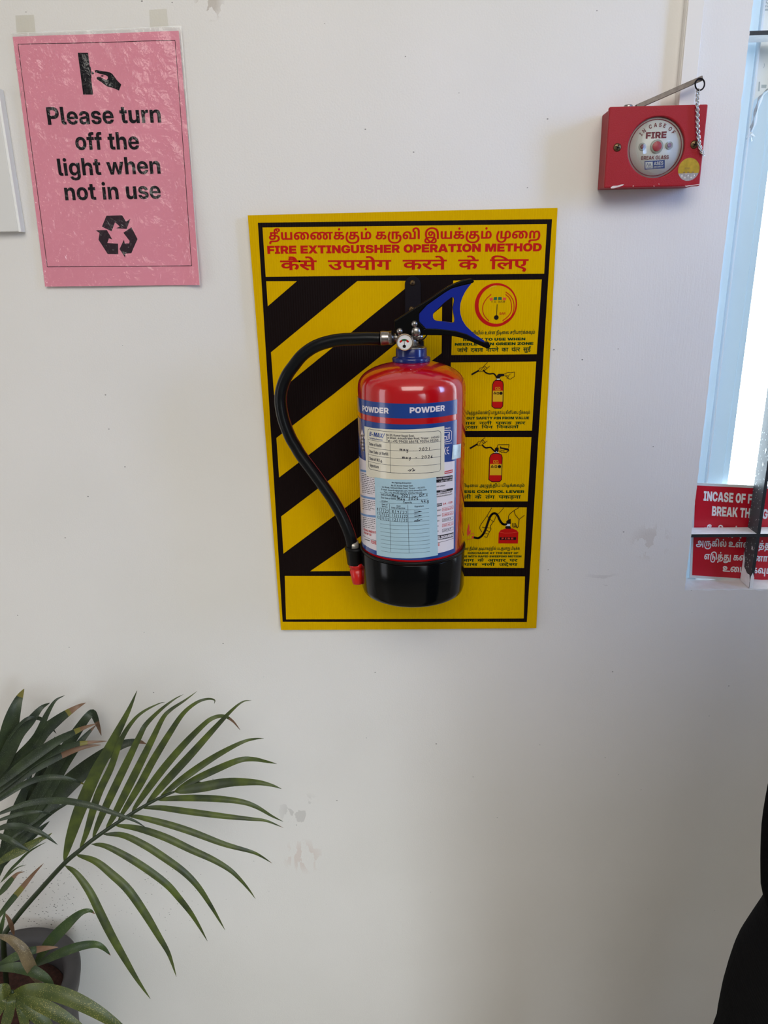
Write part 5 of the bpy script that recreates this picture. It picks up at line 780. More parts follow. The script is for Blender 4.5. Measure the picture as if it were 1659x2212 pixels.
for q in (((33, 33), (73, 32), (77, 72), (36, 73)), ((322, 21), (360, 19), (364, 58), (324, 60))):
    mb = MB(); mb.poly([at(x, y, -.0009) for x, y in q], M_TAPE); t_ = mb.build('tape', pn, fix=False); t_['label'] = 'strip of clear tape, slightly yellowed'

# ================================================================== yellow instruction board
M_YEL = fluted('fluted_yellow', srgb(218, 172, 0)); M_BLK = fluted('fluted_black', srgb(22, 13, 13), .28, .12)
M_RED = mat('print_red', srgb(190, 20, 14), .5, spec=.1); M_GRN = mat('print_green', srgb(8, 56, 22), .5, spec=.1); M_PBLK = mat('print_black', srgb(26, 18, 18), .5, spec=.1); M_DGRN = mat('gauge_green', srgb(0, 92, 48), .4)
M_LRED = mat('print_light_red', srgb(226, 66, 40), .4); M_PYEL = mat('print_yellow', srgb(218, 172, 0), .4)
BY = -.009
bd = thing('instruction_board', 'yellow fluted plastic board with hazard stripes behind the fire extinguisher', 'sign', at(880, 1360, 0))
pl = Flat(BY, .00016)
mb = MB(); mb.prism([pl.P(p, 0) for p in ((535, 465), (870, 457), (1204.5, 449), (1181, 905), (1158.5, 1357), (882, 1359.5), (607, 1361), (571, 914))], (0, .0045, 0), M_YEL); mb.build('board_panel', bd)
# black print of the frame, bars and stripe field as one sheet of shapes
mb = MB(); F = lambda pts, m=M_BLK, l=1: pl.fill(mb, pts, m, l)
F([(557, 481), (1192.5, 473.5), (1181.5, 484), (567, 491.5)]); F([(557, 481), (567, 491.5), (574, 598), (575, 607), (615, 1244), (618, 1338), (610.5, 1343)], M_BLK, 1.2)
F([(1192.5, 473.5), (1138, 1343.5), (1131.5, 1336), (1134, 1245), (1172, 598), (1175, 591), (1181.5, 484)], M_BLK, 1.2); F([(610.5, 1343), (618, 1338), (1131.5, 1336), (1138, 1343.5)])
F([(574, 598), (1175, 591), (1134, 1245), (615, 1244)], M_BLK, 1.4)
for p in ([(575, 607.5), (641.5, 607.2), (578.5, 661.5)], [(772, 607), (896, 606.5), (592, 853.5), (585.3, 761)], [(597, 946), (721, 851), (955, 662), (954, 763), (771, 903), (603, 1031.5)],
          [(607.4, 1115.6), (955, 852), (953, 943), (612.2, 1196)], [(670, 1234), (742, 1184.5), (950, 1036), (946, 1233)]):
    F(p, M_YEL, 2)
mb.build('hazard_stripes', bd, fix=False)['label'] = 'black and yellow diagonal stripes'
mb = MB(); PZ = lambda x, y: (520 + x / 2.37, 440 + y / 2.37)
F([(567, 491.5), (1181.5, 484), (1175.5, 591), (574, 598)], M_YEL, 2)
pl.text(mb, M_RED, 'தீயணைக்கும் கருவி இயக்கும் முறை', PZ(145, 185), PZ(1533, 178), 16.5, 3)
pl.text(mb, M_RED, 'FIRE EXTINGUISHER OPERATION METHOD', PZ(137, 257), PZ(1540, 243), 17, 3, 'K', 8)
pl.text(mb, M_RED, 'कैसे  उपयोग  करने  के  लिए', PZ(203, 339), PZ(1472, 333), 19.5, 3, fat=24)
mb.build('heading_panel', bd, fix=False)
mb = MB(); F([(615, 1244.3), (1134, 1245.6), (1131.3, 1336), (618, 1338)], M_YEL, 2); mb.build('blank_panel', bd, fix=False)

Q8 = lambda x, y: (960 + x / 6.32, 590 + y / 6.32)
Q9 = lambda x, y: (960 + x / 6.144, 920 + y / 6.144)
def QL(q, pts): return [q(*p) for p in pts]
# panel 1: gauge in the green zone
mb = MB(); F([(979, 606), (1170.4, 603.7), (1159.4, 765), (975, 767)], M_YEL, 2)
gc = Q8(703, 437)
C = pl.P(gc, 3); k = px_size(*gc, BY)
vs = []
for i in range(61):
    a = 2 * math.pi * i / 60; d = Vector((math.cos(a), 0, math.sin(a))); vs += [C + d * 47.2 * k, C + Vector((2.6 * k, 0, .8 * k)) + d * 41.3 * k]
mb.add(vs, [(2 * i, 2 * i + 1, 2 * i + 3, 2 * i + 2) for i in range(60)], M_RED)
pl.line(mb, QL(Q8, [(612, 207), (640, 190), (675, 178), (712, 174)]), 2.6, M_PYEL, 4)
pl.line(mb, [tuple(v[:2]) for v in spline([Vector((*Q8(*p), 0)) for p in ((640, 290), (575, 350), (530, 430), (522, 500), (545, 580), (608, 655))], 4)], 1.8, M_RED, 3)
for pts in (((835, 290), (890, 345), (916, 430), (912, 520), (870, 590), (793, 652)), ((837, 256), (905, 315), (946, 400), (945, 510), (900, 605), (797, 678))):
    pl.line(mb, [tuple(v[:2]) for v in spline([Vector((*Q8(*p), 0)) for p in pts], 4)], 1.8, M_RED, 3)
for pts, m in ((((612, 345), (655, 330), (662, 370), (625, 380)), M_LRED), (((675, 330), (720, 326), (718, 366), (670, 368)), M_DGRN), (((735, 326), (783, 328), (782, 366), (732, 366)), M_DGRN), (((800, 330), (846, 336), (838, 374), (795, 366)), M_LRED)):
    pl.fill(mb, QL(Q8, pts), m, 3)
for t_, x in (('0', 642), ('11', 680), ('16.8', 730), ('28', 792)): pl.text(mb, M_PBLK, t_, Q8(x, 402), Q8(x + (14 if t_ == '0' else 24 if t_ == '11' else 50 if len(t_) > 2 else 34), 402), 4, 3, 'M')
pl.line(mb, QL(Q8, [(721, 425), (711, 590)]), 1.5, M_PBLK, 4); pl.disc(mb, Q8(709, 606), 5.1, M_PBLK, 4)
pl.text(mb, M_RED, 'BAR', Q8(753, 568), Q8(833, 566), 5, 3, 'M')
pl.text(mb, M_GRN, 'கேஜியில் உள்ள நீடிலை சரிபார்க்கவும்', Q8(300, 840), Q8(1236, 826), 6, 3)
pl.text(mb, M_GRN, 'READY TO USE WHEN', Q8(255, 926), Q8(1105, 917), 5.6, 3, 'K', 10)
pl.text(mb, M_GRN, 'NEEDLE IS IN GREEN ZONE', Q8(142, 990), Q8(1215, 978), 5.6, 3, 'K', 10)
pl.text(mb, M_GRN, 'जांचें  दबाव  नापने  का  यंत्र  सुई', Q8(172, 1078), Q8(1180, 1066), 7.6, 3, fat=24)
mb.build('instruction_panel', bd, fix=False)['label'] = 'panel with a red pressure gauge drawing'

def drawn_extinguisher(q, xl, xr, yt, ys, yb, band0, band1):
    """little red cylinder with a yellow band, in zoom coordinates"""
    w_ = xr - xl
    out = [(xl + w_ * .12, yt + (ys - yt) * .35), (xl + w_ * .3, yt), (xr - w_ * .3, yt), (xr - w_ * .06, yt + (ys - yt) * .35), (xr, ys), (xr - w_ * .05, yb - 30), (xr - w_ * .22, yb), (xl + w_ * .2, yb), (xl - w_ * .05, yb - 30), (xl + w_ * .02, ys)]
    pl.fill(mb, QL(q, out), M_RED, 3); pl.line(mb, QL(q, out), 1.5, M_PBLK, 5, True)
    pl.fill(mb, QL(q, [(xl + w_ * .05, band0), (xr - w_ * .03, band0), (xr - w_ * .06, band1), (xl + w_ * .03, band1)]), M_PYEL, 4)
    yy = band0 + 35; h = 16
    for c_, kind in ((xl + w_ * .22, 3), (xl + w_ * .5, 4), (xl + w_ * .78, 20)):
        R_ = h * 1.1; P = [(c_ + R_ * math.cos(a), yy + R_ * math.sin(a)) for a in [2 * math.pi * i / kind + (-math.pi / 2 if kind == 3 else math.pi / 4) for i in range(kind)]]
        pl.line(mb, QL(q, P), 1.3, M_PBLK, 5, True)
        if kind == 20: pl.fill(mb, QL(q, P), M_PBLK, 5)
    cx_ = (xl + xr) / 2; yy = (ys + band0) / 2 + 12
    pl.line(mb, QL(q, [(cx_ - 30, yy + 18), (cx_ - 32, yy - 14), (cx_ + 26, yy - 16), (cx_ + 32, yy + 18)]), .9, M_PYEL, 5, True)
    pl.line(mb, QL(q, [(cx_ - 14, yy + 6), (cx_ - 2, yy - 5), (cx_ + 14, yy + 6)]), .9, M_PYEL, 5)
def L_(q, pts, wd, m=None, smooth=False):
    p2 = QL(q, pts)
    if smooth: p2 = [tuple(v[:2]) for v in spline([Vector((*p, 0)) for p in p2], 5)]
    pl.line(mb, p2, wd, m or M_PBLK, 5)
# panel 2: pulling the safety pin
mb = MB(); F([(974, 783), (1158.3, 781), (1149, 930.3), (970, 931)], M_YEL, 2)
drawn_extinguisher(Q8, 655, 805, 1462, 1520, 1845, 1605, 1755)
L_(Q8, [(370, 1385), (470, 1330)], 3.6); L_(Q8, [(530, 1320), (560, 1355), (610, 1375), (670, 1372), (700, 1400), (715, 1430)], 3, smooth=True)
L_(Q8, [(468, 1335), (480, 1300), (530, 1285), (545, 1265), (585, 1300), (545, 1335), (490, 1345), (468, 1335)], 1.1); L_(Q8, [(520, 1300), (490, 1335)], .9); L_(Q8, [(535, 1285), (560, 1315)], .9)
L_(Q8, [(530, 1280), (590, 1217)], 1.1); L_(Q8, [(575, 1305), (620, 1268)], 1.1)
pl.fill(mb, QL(Q8, [(708, 1415), (725, 1385), (745, 1375), (815, 1375), (820, 1405), (770, 1412), (755, 1435), (720, 1440)]), M_PBLK, 4)
L_(Q8, [(712, 1440), (705, 1462)], 1.1); L_(Q8, [(760, 1440), (770, 1462)], 1.1); pl.fill(mb, QL(Q8, [(718, 1440), (760, 1440), (765, 1460), (712, 1460)]), M_SEDGE, 3)
L_(Q8, [(815, 1378), (870, 1355), (905, 1360), (960, 1350), (958, 1410), (900, 1448), (850, 1430), (880, 1410)], 1.1); L_(Q8, [(820, 1390), (870, 1395), (900, 1385)], 1.0); L_(Q8, [(830, 1408), (880, 1420)], 1.0)
pl.text(mb, M_GRN, 'பிடித்துக்கொண்டு பாதுகாப்பு கிளிப்பை நீக்கவும்', Q8(300, 1928), Q8(1168, 1920), 5.6, 3)
pl.text(mb, M_GRN, 'PULL OUT SAFETY PIN FROM VALUE', Q8(150, 1999), Q8(1155, 1994), 5.6, 3, 'K', 10)
pl.text(mb, M_GRN, 'पास  नली  पकड  कर', Q8(250, 2067), Q8(1105, 2063), 5.5, 3, fat=24)
pl.text(mb, M_GRN, 'सुरक्षा  पिन  निकालो', Q8(230, 2122), Q8(1015, 2117), 5.5, 3, fat=24)
mb.build('instruction_panel', bd, fix=False)['label'] = 'panel drawing hands pulling the safety pin'
# panel 3: squeezing the lever
mb = MB(); F([(968, 944.3), (1148, 944.2), (1139.8, 1083), (964, 1083)], M_YEL, 2)
drawn_extinguisher(Q9, 597, 768, 365, 420, 742, 505, 655)
L_(Q9, [(338, 300), (440, 240)], 3.6); L_(Q9, [(500, 250), (545, 290), (610, 285), (640, 310), (670, 340)], 3, smooth=True)
L_(Q9, [(430, 250), (445, 215), (495, 200), (510, 185), (540, 215), (505, 250), (450, 265), (430, 250)], 1.1); L_(Q9, [(485, 215), (455, 255)], .9); L_(Q9, [(495, 205), (522, 235)], .9)
L_(Q9, [(492, 195), (540, 155)], 1.1); L_(Q9, [(525, 235), (570, 198)], 1.1)
pl.fill(mb, QL(Q9, [(665, 340), (670, 300), (690, 285), (720, 290), (720, 330), (705, 352), (670, 352)]), M_PBLK, 4)
L_(Q9, [(698, 290), (712, 250), (858, 248), (852, 290)], 1.3); pl.fill(mb, QL(Q9, [(735, 300), (745, 265), (755, 285), (852, 300), (862, 335), (800, 315)]), M_PBLK, 4)
L_(Q9, [(722, 330), (760, 350), (790, 345), (810, 358), (850, 335)], 1.4); L_(Q9, [(735, 318), (770, 325), (810, 318)], 1.1)
pl.fill(mb, QL(Q9, [(665, 352), (718, 352), (724, 368), (652, 368)]), M_SEDGE, 3); L_(Q9, [(690, 338), (692, 345)], 2.4, M_SEDGE)
pl.text(mb, M_GRN, 'பிடியை அழுத்திப் பிடிக்கவும்', Q9(232, 812), Q9(1062, 808), 5.4, 3)
pl.text(mb, M_GRN, 'PRESS CONTROL LEVER', Q9(165, 891), Q9(1060, 890), 5.8, 3, 'K', 10)
pl.text(mb, M_GRN, 'नली  के  तंग  पकड़ना', Q9(190, 966), Q9(1015, 964), 6.6, 3, fat=24)
mb.build('instruction_panel', bd, fix=False)['label'] = 'panel drawing a hand squeezing the lever'
# panel 4: spraying the fire
mb = MB(); F([(962, 1095.5), (1138, 1096), (1132, 1227), (958, 1226)], M_YEL, 2)
L_(Q9, [(390, 1480), (450, 1488), (500, 1455), (540, 1390), (575, 1290), (610, 1200), (655, 1160), (700, 1180), (740, 1260), (780, 1305), (830, 1305)], 4.6, smooth=True)
pl.fill(mb, QL(Q9, [(715, 1560), (720, 1420), (745, 1385), (800, 1365), (900, 1360), (960, 1385), (982, 1415), (976, 1562)]), M_RED, 3)
L_(Q9, [(728, 1410), (800, 1422), (900, 1420), (975, 1408)], .8, M_LRED); pl.fill(mb, QL(Q9, [(733, 1478), (952, 1478), (950, 1514), (733, 1514)]), M_PBLK, 4)
pl.text(mb, M_LRED, 'F I R E', Q9(760, 1506), Q9(915, 1506), 3.4, 5, 'K')
pl.fill(mb, QL(Q9, [(815, 1365), (805, 1345), (820, 1330), (870, 1330), (885, 1350), (880, 1368)]), M_PBLK, 4); pl.fill(mb, QL(Q9, [(818, 1330), (815, 1300), (872, 1300), (870, 1330)]), M_SEDGE, 4)
pl.fill(mb, QL(Q9, [(825, 1300), (820, 1270), (850, 1240), (880, 1235), (882, 1300)]), M_PBLK, 4)
L_(Q9, [(852, 1240), (855, 1190), (890, 1150), (930, 1120), (990, 1085)], 1.3, smooth=True); L_(Q9, [(925, 1120), (940, 1180), (992, 1240), (1062, 1187)], 1.2); L_(Q9, [(992, 1240), (980, 1340), (965, 1355), (955, 1310)], 1.3)
for x in (905, 925, 945): L_(Q9, [(x, 1290), (x - 3, 1325), (x + 8, 1345), (x + 20, 1340)], 1.2)
L_(Q9, [(630, 1085), (565, 1195), (485, 1310), (470, 1360), (500, 1410)], 1.2, smooth=True); L_(Q9, [(790, 1085), (740, 1145), (690, 1185), (655, 1275), (610, 1240), (565, 1195)], 1.1)
L_(Q9, [(650, 1270), (610, 1330), (620, 1370), (590, 1420), (565, 1480), (530, 1470)], 1.2); L_(Q9, [(560, 1350), (615, 1355)], 1.1); L_(Q9, [(555, 1385), (605, 1405)], 1.1); L_(Q9, [(540, 1420), (585, 1440)], 1.1); L_(Q9, [(500, 1345), (540, 1350)], 1.1)
pl.fill(mb, QL(Q9, [(298, 1440), (300, 1380), (325, 1290), (332, 1350), (330, 1400), (352, 1375), (345, 1430), (310, 1455)]), M_LRED, 3)
L_(Q9, [(296, 1465), (340, 1450), (360, 1428), (385, 1428), (392, 1450)], 1.1, M_LRED); L_(Q9, [(290, 1500), (340, 1508), (375, 1485), (385, 1465)], 1.0, M_LRED); pl.fill(mb, QL(Q9, [(360, 1465), (392, 1462), (400, 1492), (372, 1495)]), M_LRED, 3)
pl.text(mb, M_GRN, 'டரை தீயின் அடிபாகத்தில் படருமாறு பிடிக்க', Q9(240, 1648), Q9(1000, 1643), 5, 3)
pl.text(mb, M_GRN, 'DISCHARGE AT THE BEST OF', Q9(310, 1700), Q9(980, 1700), 4, 3, 'K', 10)
pl.text(mb, M_GRN, 'FIRE WITH RAPID SWEEPING MOTION', Q9(205, 1744), Q9(1022, 1744), 4, 3, 'K', 10)
pl.text(mb, M_GRN, 'आग  के  आधार  पर', Q9(225, 1802), Q9(970, 1802), 5.4, 3, fat=24)
pl.text(mb, M_GRN, 'पास  नली  उद्देश्य', Q9(260, 1857), Q9(970, 1856), 5.4, 3, fat=24)
mb.build('instruction_panel', bd, fix=False)['label'] = 'panel drawing hands spraying a flame from a hose'

# ================================================================== wall bracket and fire extinguisher
AXX, AXY, RAD = 0.0030, -0.092, 0.0690
M_STEEL = mat('black_bracket_steel', srgb(20, 15, 22), .45, spec=.12); M_BRASS = mat('dull_brass', srgb(96, 76, 50), .45, .8)
br = thing('wall_bracket', 'black steel bracket screwed on the yellow board, holding the extinguisher by its neck', 'bracket', at(890, 700, -.011))
mb = MB(); FB = Flat(-.0125, .0)
arc = [(891.5 + 17 * math.cos(math.radians(a)), 614 - 17 * math.sin(math.radians(a))) for a in range(0, 181, 15)]
mb.prism([FB.P(p, 0) for p in arc + [(876, 770), (911, 770)]], (0, .0022, 0), M_STEEL); mb.build('bracket_strap', br, bevel=.0005)
zn = at(890, 744, AXY).z
mb = MB()
for s in (-1, 1): mb.box((AXX + s * .0135 - .002, AXY - .004, zn - .004), (AXX + s * .0135 + .002, -.0125, zn + .004), M_STEEL)
mb.box((AXX - .0155, -.0165, zn - .004), (AXX + .0155, -.0125, zn + .004), M_STEEL); mb.build('neck_fork', br, bevel=.0005)
for p in ((891, 611), (889, 668)):
    c = at(*p, -.0125); mb = MB(); mb.lathe([(.0037, 0), (.0037, .0008), (.0028, .0018), (.0001, .0021)], M_BRASS, c, 20, 'Y')
    mb.box((c.x - .0004, c.y - .0024, c.z - .003), (c.x + .0004, c.y - .0018, c.z + .003), M_STEEL, Matrix.Rotation(.35, 3, 'Y')); mb.build('screw', br)['label'] = 'dull brass slotted screw'

M_RPAINT = mat('extinguisher_red', srgb(186, 8, 18), .2, coat=1.0, coat_rough=.04)
M_BASE = mat('black_gloss_plastic', (.0022, .0026, .0032), .15, spec=.2)
M_BLUEP = mat('blue_plastic', srgb(22, 38, 104), .2, noise=.1, nscale=90); M_CHROME = mat('nickel_plating', srgb(158, 154, 150), .3, 1.0, noise=.12, nscale=180)
M_BLKP = mat('black_lever_paint', (.0018, .0018, .002), .35, spec=.1); M_BGRIP = mat('blue_grip_plastic', srgb(12, 34, 136), .28, spec=.3); M_HOSE = mat('black_rubber', (.0035, .004, .005), .3, spec=.25)
M_HRED = mat('hose_red_line', srgb(120, 20, 24), .4); M_NOZ = mat('red_nozzle_plastic', srgb(200, 26, 20), .3); M_DIAL = mat('dial_white', srgb(225, 225, 224), .4); M_GRIM = mat('gauge_rim', srgb(170, 152, 130), .25, 1.0)
zc = lambda py: at(890, py, AXY).z
z_base, z_skirt, z_sh, z_col = at(890, 1316, AXY - RAD).z, at(890, 1222, AXY - RAD).z, zc(838), zc(781)
ex = thing('fire_extinguisher', 'red dry powder fire extinguisher with black base hung on the yellow board', 'fire extinguisher', (AXX, AXY, z_base))
cc = (AXX, AXY, 0)
dome = [(hw / 117.0 * RAD, zc(y)) for hw, y in ((116.6, 838), (115.6, 829), (113.0, 820), (107.5, 811), (97.5, 802), (82, 793.2), (62, 786), (42, 781.4), (30, 780))]
mb = MB(); mb.lathe([(RAD - .002, z_base + .01), (RAD, z_base + .012), (RAD, zc(862)), (RAD, zc(846))] + [(v.x, v.y) for v in spline([Vector((r, z, 0)) for r, z in dome], 3)], M_RPAINT, cc, 96)
mb.build('cylinder_body', ex)
RS = RAD + .0011
mb = MB(); mb.lathe([(.03, z_base + .004), (RS - .012, z_base + .001), (RS - .006, z_base), (RS - .0015, z_base + .003), (RS, z_base + .009), (RS, z_skirt - .001), (RS - .0004, z_skirt), (RAD - .0005, z_skirt)], M_BASE, cc, 96); mb.build('base_skirt', ex)
mb = MB(); zf = zc(771); zt = zc(752)
mb.lathe([(.016, z_col - .001), (.0225, z_col - .0008), (.0238, z_col + .0008), (.0238, zf - .001), (.023, zf), (.0196, zf + .0006), (.0193, zf + .002), (.0193, zt - .001), (.0188, zt), (.012, zt)], M_BLUEP, cc, 64); mb.build('neck_collar', ex)['label'] = 'blue plastic screw collar'
mb = MB(); mb.lathe([(.0185, zt - .0005), (.0185, zt + .001), (.0155, zt + .0028), (.013, zt + .003), (.0125, zt + .0045), (.0095, zt + .0065), (.0092, zt + .02), (.0105, zt + .021), (.0105, zt + .036), (.006, zt + .038)], M_CHROME, cc, 40)
mb.build('valve_body', ex)['label'] = 'nickel plated valve'
# lever assembly, in a plane parallel to the wall
YL = -.096
H = lambda x, y: (820 + x / 6.38, 580 + y / 6.38)
LV = lambda pts, y: [at(*H(*p), y) for p in pts]
blk_up = [(200, 725), (480, 545), (700, 410), (850, 305), (950, 242), (1050, 195), (1150, 158), (1240, 140), (1278, 138), (1308, 180), (1290, 195), (1262, 206), (1190, 222), (1080, 250), (1000, 272), (900, 330), (800, 400), (650, 505), (545, 620), (545, 730), (635, 825), (560, 880), (520, 918), (330, 918), (215, 870)]
blk_lo = [(635, 825), (760, 828), (900, 840), (1050, 860), (1200, 902), (1330, 972), (1440, 1015), (1500, 1010), (1530, 1070), (1510, 1100), (1485, 1106), (1380, 1060), (1200, 980), (1100, 950), (1000, 932), (900, 922), (800, 920), (520, 918), (545, 860)]
blue_o = [(545, 625), (650, 508), (800, 402), (900, 332), (1000, 274), (1080, 252), (1190, 224), (1262, 208), (1290, 172), (1255, 220), (1215, 270), (1175, 330), (1140, 400), (1115, 480), (1108, 560), (1115, 630), (1140, 710), (1190, 790), (1250, 850), (1330, 920), (1448, 1000), (1442, 1016), (1330, 974), (1200, 904), (1050, 862), (900, 842), (760, 830), (640, 826), (545, 728)]
hole = [(985, 398), (1008, 395), (1024, 408), (1030, 440), (1022, 490), (1012, 545), (1015, 600), (1028, 660), (1034, 705), (1028, 745), (1000, 750), (900, 735), (790, 725), (755, 712), (738, 680), (735, 640), (748, 605), (800, 560), (880, 480)]
def plate3(mb, A, B, y, th, m):
    """flat outline A with optional hole B, th thick (towards the wall)"""
    vs = [Vector((p.x, p.z)) for p in list(A) + list(B)]; na = len(A); es = [(i, (i + 1) % na) for i in range(na)] + [(na + i, na + (i + 1) % len(B)) for i in range(len(B))]
    V, E_, F_, *_ = geometry.delaunay_2d_cdt(vs, es, [], 0, 1e-7)
    def inside(c, P):
        k = False
        for i in range(len(P)):
            a, b = P[i - 1], P[i]
            if (a.z > c.y) != (b.z > c.y) and c.x < (b.x - a.x) * (c.y - a.z) / (b.z - a.z) + a.x: k = not k
        return k
    fs = []
    for f in F_:
        c = sum((V[i] for i in f), Vector((0, 0))) / len(f)
        if inside(c, A) and not (B and inside(c, B)): fs.append(list(f))
    n = len(V); used = {}
    for f in fs:
        for i, j in zip(f, f[1:] + f[:1]): used[(i, j)] = 1
    walls = [(i, j, n + j, n + i) for i, j in used if (j, i) not in used]
    mb.add([(v.x, y, v.y) for v in V] + [(v.x, y + th, v.y) for v in V], fs + [[n + i for i in f[::-1]] for f in fs] + walls, m)
def plate(mb, pts, y, th, m, holes=None): plate3(mb, LV(pts, y), LV(holes, y) if holes else [], y, th, m)
mb = MB(); plate(mb, blk_up, YL - .0065, .013, M_BLKP); mb.build('squeeze_lever', ex, bevel=.0012, bseg=3)['label'] = 'black upper squeeze lever'
mb = MB(); plate(mb, blk_lo, YL - .006, .012, M_BLKP); mb.build('carry_handle', ex, bevel=.0012, bseg=3)['label'] = 'black lower carrying handle'
mb = MB(); plate(mb, blue_o, YL - .0055, .011, M_BGRIP, hole); mb.build('grip_insert', ex, bevel=.0015, bseg=3)['label'] = 'blue plastic grip insert'
# pins, safety seal
mb = MB()
for p, r in (((278, 862), .0040), ((480, 762), .0040), ((500, 868), .0062)):
    c = at(*H(*p), YL - .006); mb.lathe([(r, -.002), (r, .003), (r * .85, .0045), (r * .3, .0055), (.0001, .0056)], M_CHROME, c, 24 if r < .006 else 8, 'Y')
c = at(*H(548, 945), YL - .004); mb.tube([c - Vector((.007, 0, 0)), c + Vector((.0045, 0, .0005))], .0032, M_CHROME, 14); mb.build('hinge_pins', ex, fix=False)['label'] = 'nickel pins and rivet heads'
mb = MB(); mb.tube(spline([at(*H(*p), YL - .003 - d) for p, d in (((500, 985), .004), ((545, 1000), .006), ((600, 975), .005), ((640, 935), .003), ((650, 905), .001))], 5), .0009, M_BLKP, 8); mb.build('seal_wire', ex, fix=False)
# pressure gauge
gp = at(*H(347, 1015), YL - .024)
mb = MB(); gr_ = 19.2 * px_size(874, 738, gp.y) * .97
mb.lathe([(gr_ * .55, -.018), (gr_ * .55, -.008), (gr_ * .98, -.006), (gr_, -.004), (gr_, .0015), (gr_ * .93, .0025), (gr_ * .86, .0015), (gr_ * .86, .0005), (.0001, .0005)], M_GRIM, gp, 40, 'Y')
gauge = mb.build('pressure_gauge', ex, fix=False); gauge['label'] = 'small round pressure gauge with brass rim'
gpl = Flat(gp.y - .0008, .0001); gpx = H(340, 1015)
mb = MB(); gpl.disc3(mb, Vector((gp.x, gp.y - .0008, gp.z)), gr_ * .86, M_DIAL, 40); mb.build('gauge_dial', gauge, fix=False)
mb = MB(); g0 = H(340, 1050)
for a0, a1, m in ((118, 152, M_RED), (62, 118, M_DGRN), (28, 62, M_RED)): gpl.arc(mb, g0, 8.4, 12.4, a0, a1, m, 2, 10)
for x, z_ in ((290, 1012), (320, 1002), (362, 1002), (392, 1018)): gpl.text(mb, M_PBLK, '0', H(x - 4, z_), H(x + 4, z_), 1.4, 2, 'M')
mb.build('gauge_scale', gauge, fix=False)
mb = MB(); gpl.line(mb, [H(342, 1068), H(338, 985)], 1.2, M_PBLK, 3); gpl.disc(mb, H(340, 1072), 3.6, M_PBLK, 3); mb.build('gauge_needle', gauge, fix=False)
# hose from the valve down to the clip
yh = AXY
q0 = H(205, 962)
mb = MB(); a_, b_ = at(*H(12, 960), yh - .004), at(*H(195, 955), yh - .004)
dv = (b_ - a_).normalized(); fr = .0086
mb.tube([a_, a_ + dv * .0012, a_ + dv * .004, a_ + dv * .009, a_ + dv * .014, b_ - dv * .003, b_ - dv * .001, b_], [fr * .93, fr, fr * 1.0, fr * .94, fr * 1.0, fr, fr * .9, fr * .8], M_CHROME, 28)
mb.tube([b_, b_ + dv * .006], .0052, M_CHROME, 20); mb.tube([b_ + dv * .006, b_ + dv * .022], .0072, M_CHROME, 6)
mb.build('hose_ferrule', ex, fix=False)['label'] = 'nickel hose coupling'
hp = [(823, 732, 0), (795, 731, -.004), (767, 732, -.008), (740, 733, -.012), (714, 737, -.015), (690, 744, -.017), (670, 754, -.019), (650, 770, -.02), (634, 790, -.021), (621, 808, -.021), (612, 828, -.021), (607, 846, -.02), (605.5, 864, -.02), (607.5, 884, -.019), (612, 905, -.018), (619, 926, -.017), (628, 947, -.016), (638, 964, -.015), (650, 984, -.013), (679, 1023, -.009), (709, 1065, -.004), (725, 1090, -.001), (738, 1114, .001), (747, 1134, .002), (755, 1155, .002), (760, 1176, .001), (763, 1190, 0)]
hs = spline([at(x, y, yh - d * .6) for x, y, d in hp], 5)
mb = MB(); mb.tube(hs, .0077, M_HOSE, 24); mb.build('hose', ex, fix=False)['label'] = 'black rubber discharge hose'
hose_o = ex.children[-1]
mb = MB(); red = []
for i, p in enumerate(hs):
    t = (hs[min(i + 1, len(hs) - 1)] - hs[max(i - 1, 0)]).normalized(); nrm = Vector((-t.z, 0, t.x))
    nrm = nrm if nrm.length else Vector((1, 0, 0)); nrm.normalize()
    red.append(p + nrm * .0073 + Vector((0, .0015, 0)))
mb.tube(red[2:-6], .00085, M_HRED, 8); mb.build('red_line', hose_o, fix=False)['label'] = 'thin dark red line along the inside of the hose'
M_CLIP = mat('black_clip_plastic', (.004, .004, .0045), .35, spec=.2); M_BAND = mat('foil_band', srgb(176, 170, 160), .35, .5, noise=.3, nscale=220)
t0, t1 = at(761, 1171, yh), at(764, 1184, yh)
mb = MB(); mb.tube([t0, t1], .0083, M_BAND, 24); mb.build('foil_band', ex, fix=False)
c0, c1 = at(767, 1181, yh), at(768, 1217, yh)
mb = MB(); mb.tube([c0, c0 + (c1 - c0) * .12, c0 + (c1 - c0) * .14, c1], [.0142, .0142, .0132, .0112], M_CLIP, 28)
mb.box((c0.x + .004, yh - .008, c1.z + .004), (AXX - RAD * .93, yh + .01, c0.z - .002), M_CLIP)
mb.build('hose_clip', ex, fix=False)['label'] = 'black plastic clip holding the nozzle'
zr = z_skirt + .001
mb = MB(); mb.lathe([(RAD + .0002, zr), (RAD + .0022, zr), (RAD + .0024, zr + .003), (RAD + .0018, zr + .004), (RAD + .0002, zr + .004)], M_CLIP, cc, 96, cap=False); mb.build('clip_ring', ex, fix=False)
n0, n1 = at(770, 1214, yh), at(774, 1259, yh)
nd = (n1 - n0)
mb = MB(); mb.tube([n0, n0 + nd * .2, n0 + nd * .22, n0 + nd * .34, n0 + nd * .36, n0 + nd * .96, n1], [.0108, .0108, .0094, .0094, .0104, .0082, .0076], M_NOZ, 28); mb.build('nozzle', ex, fix=False)['label'] = 'red plastic nozzle'

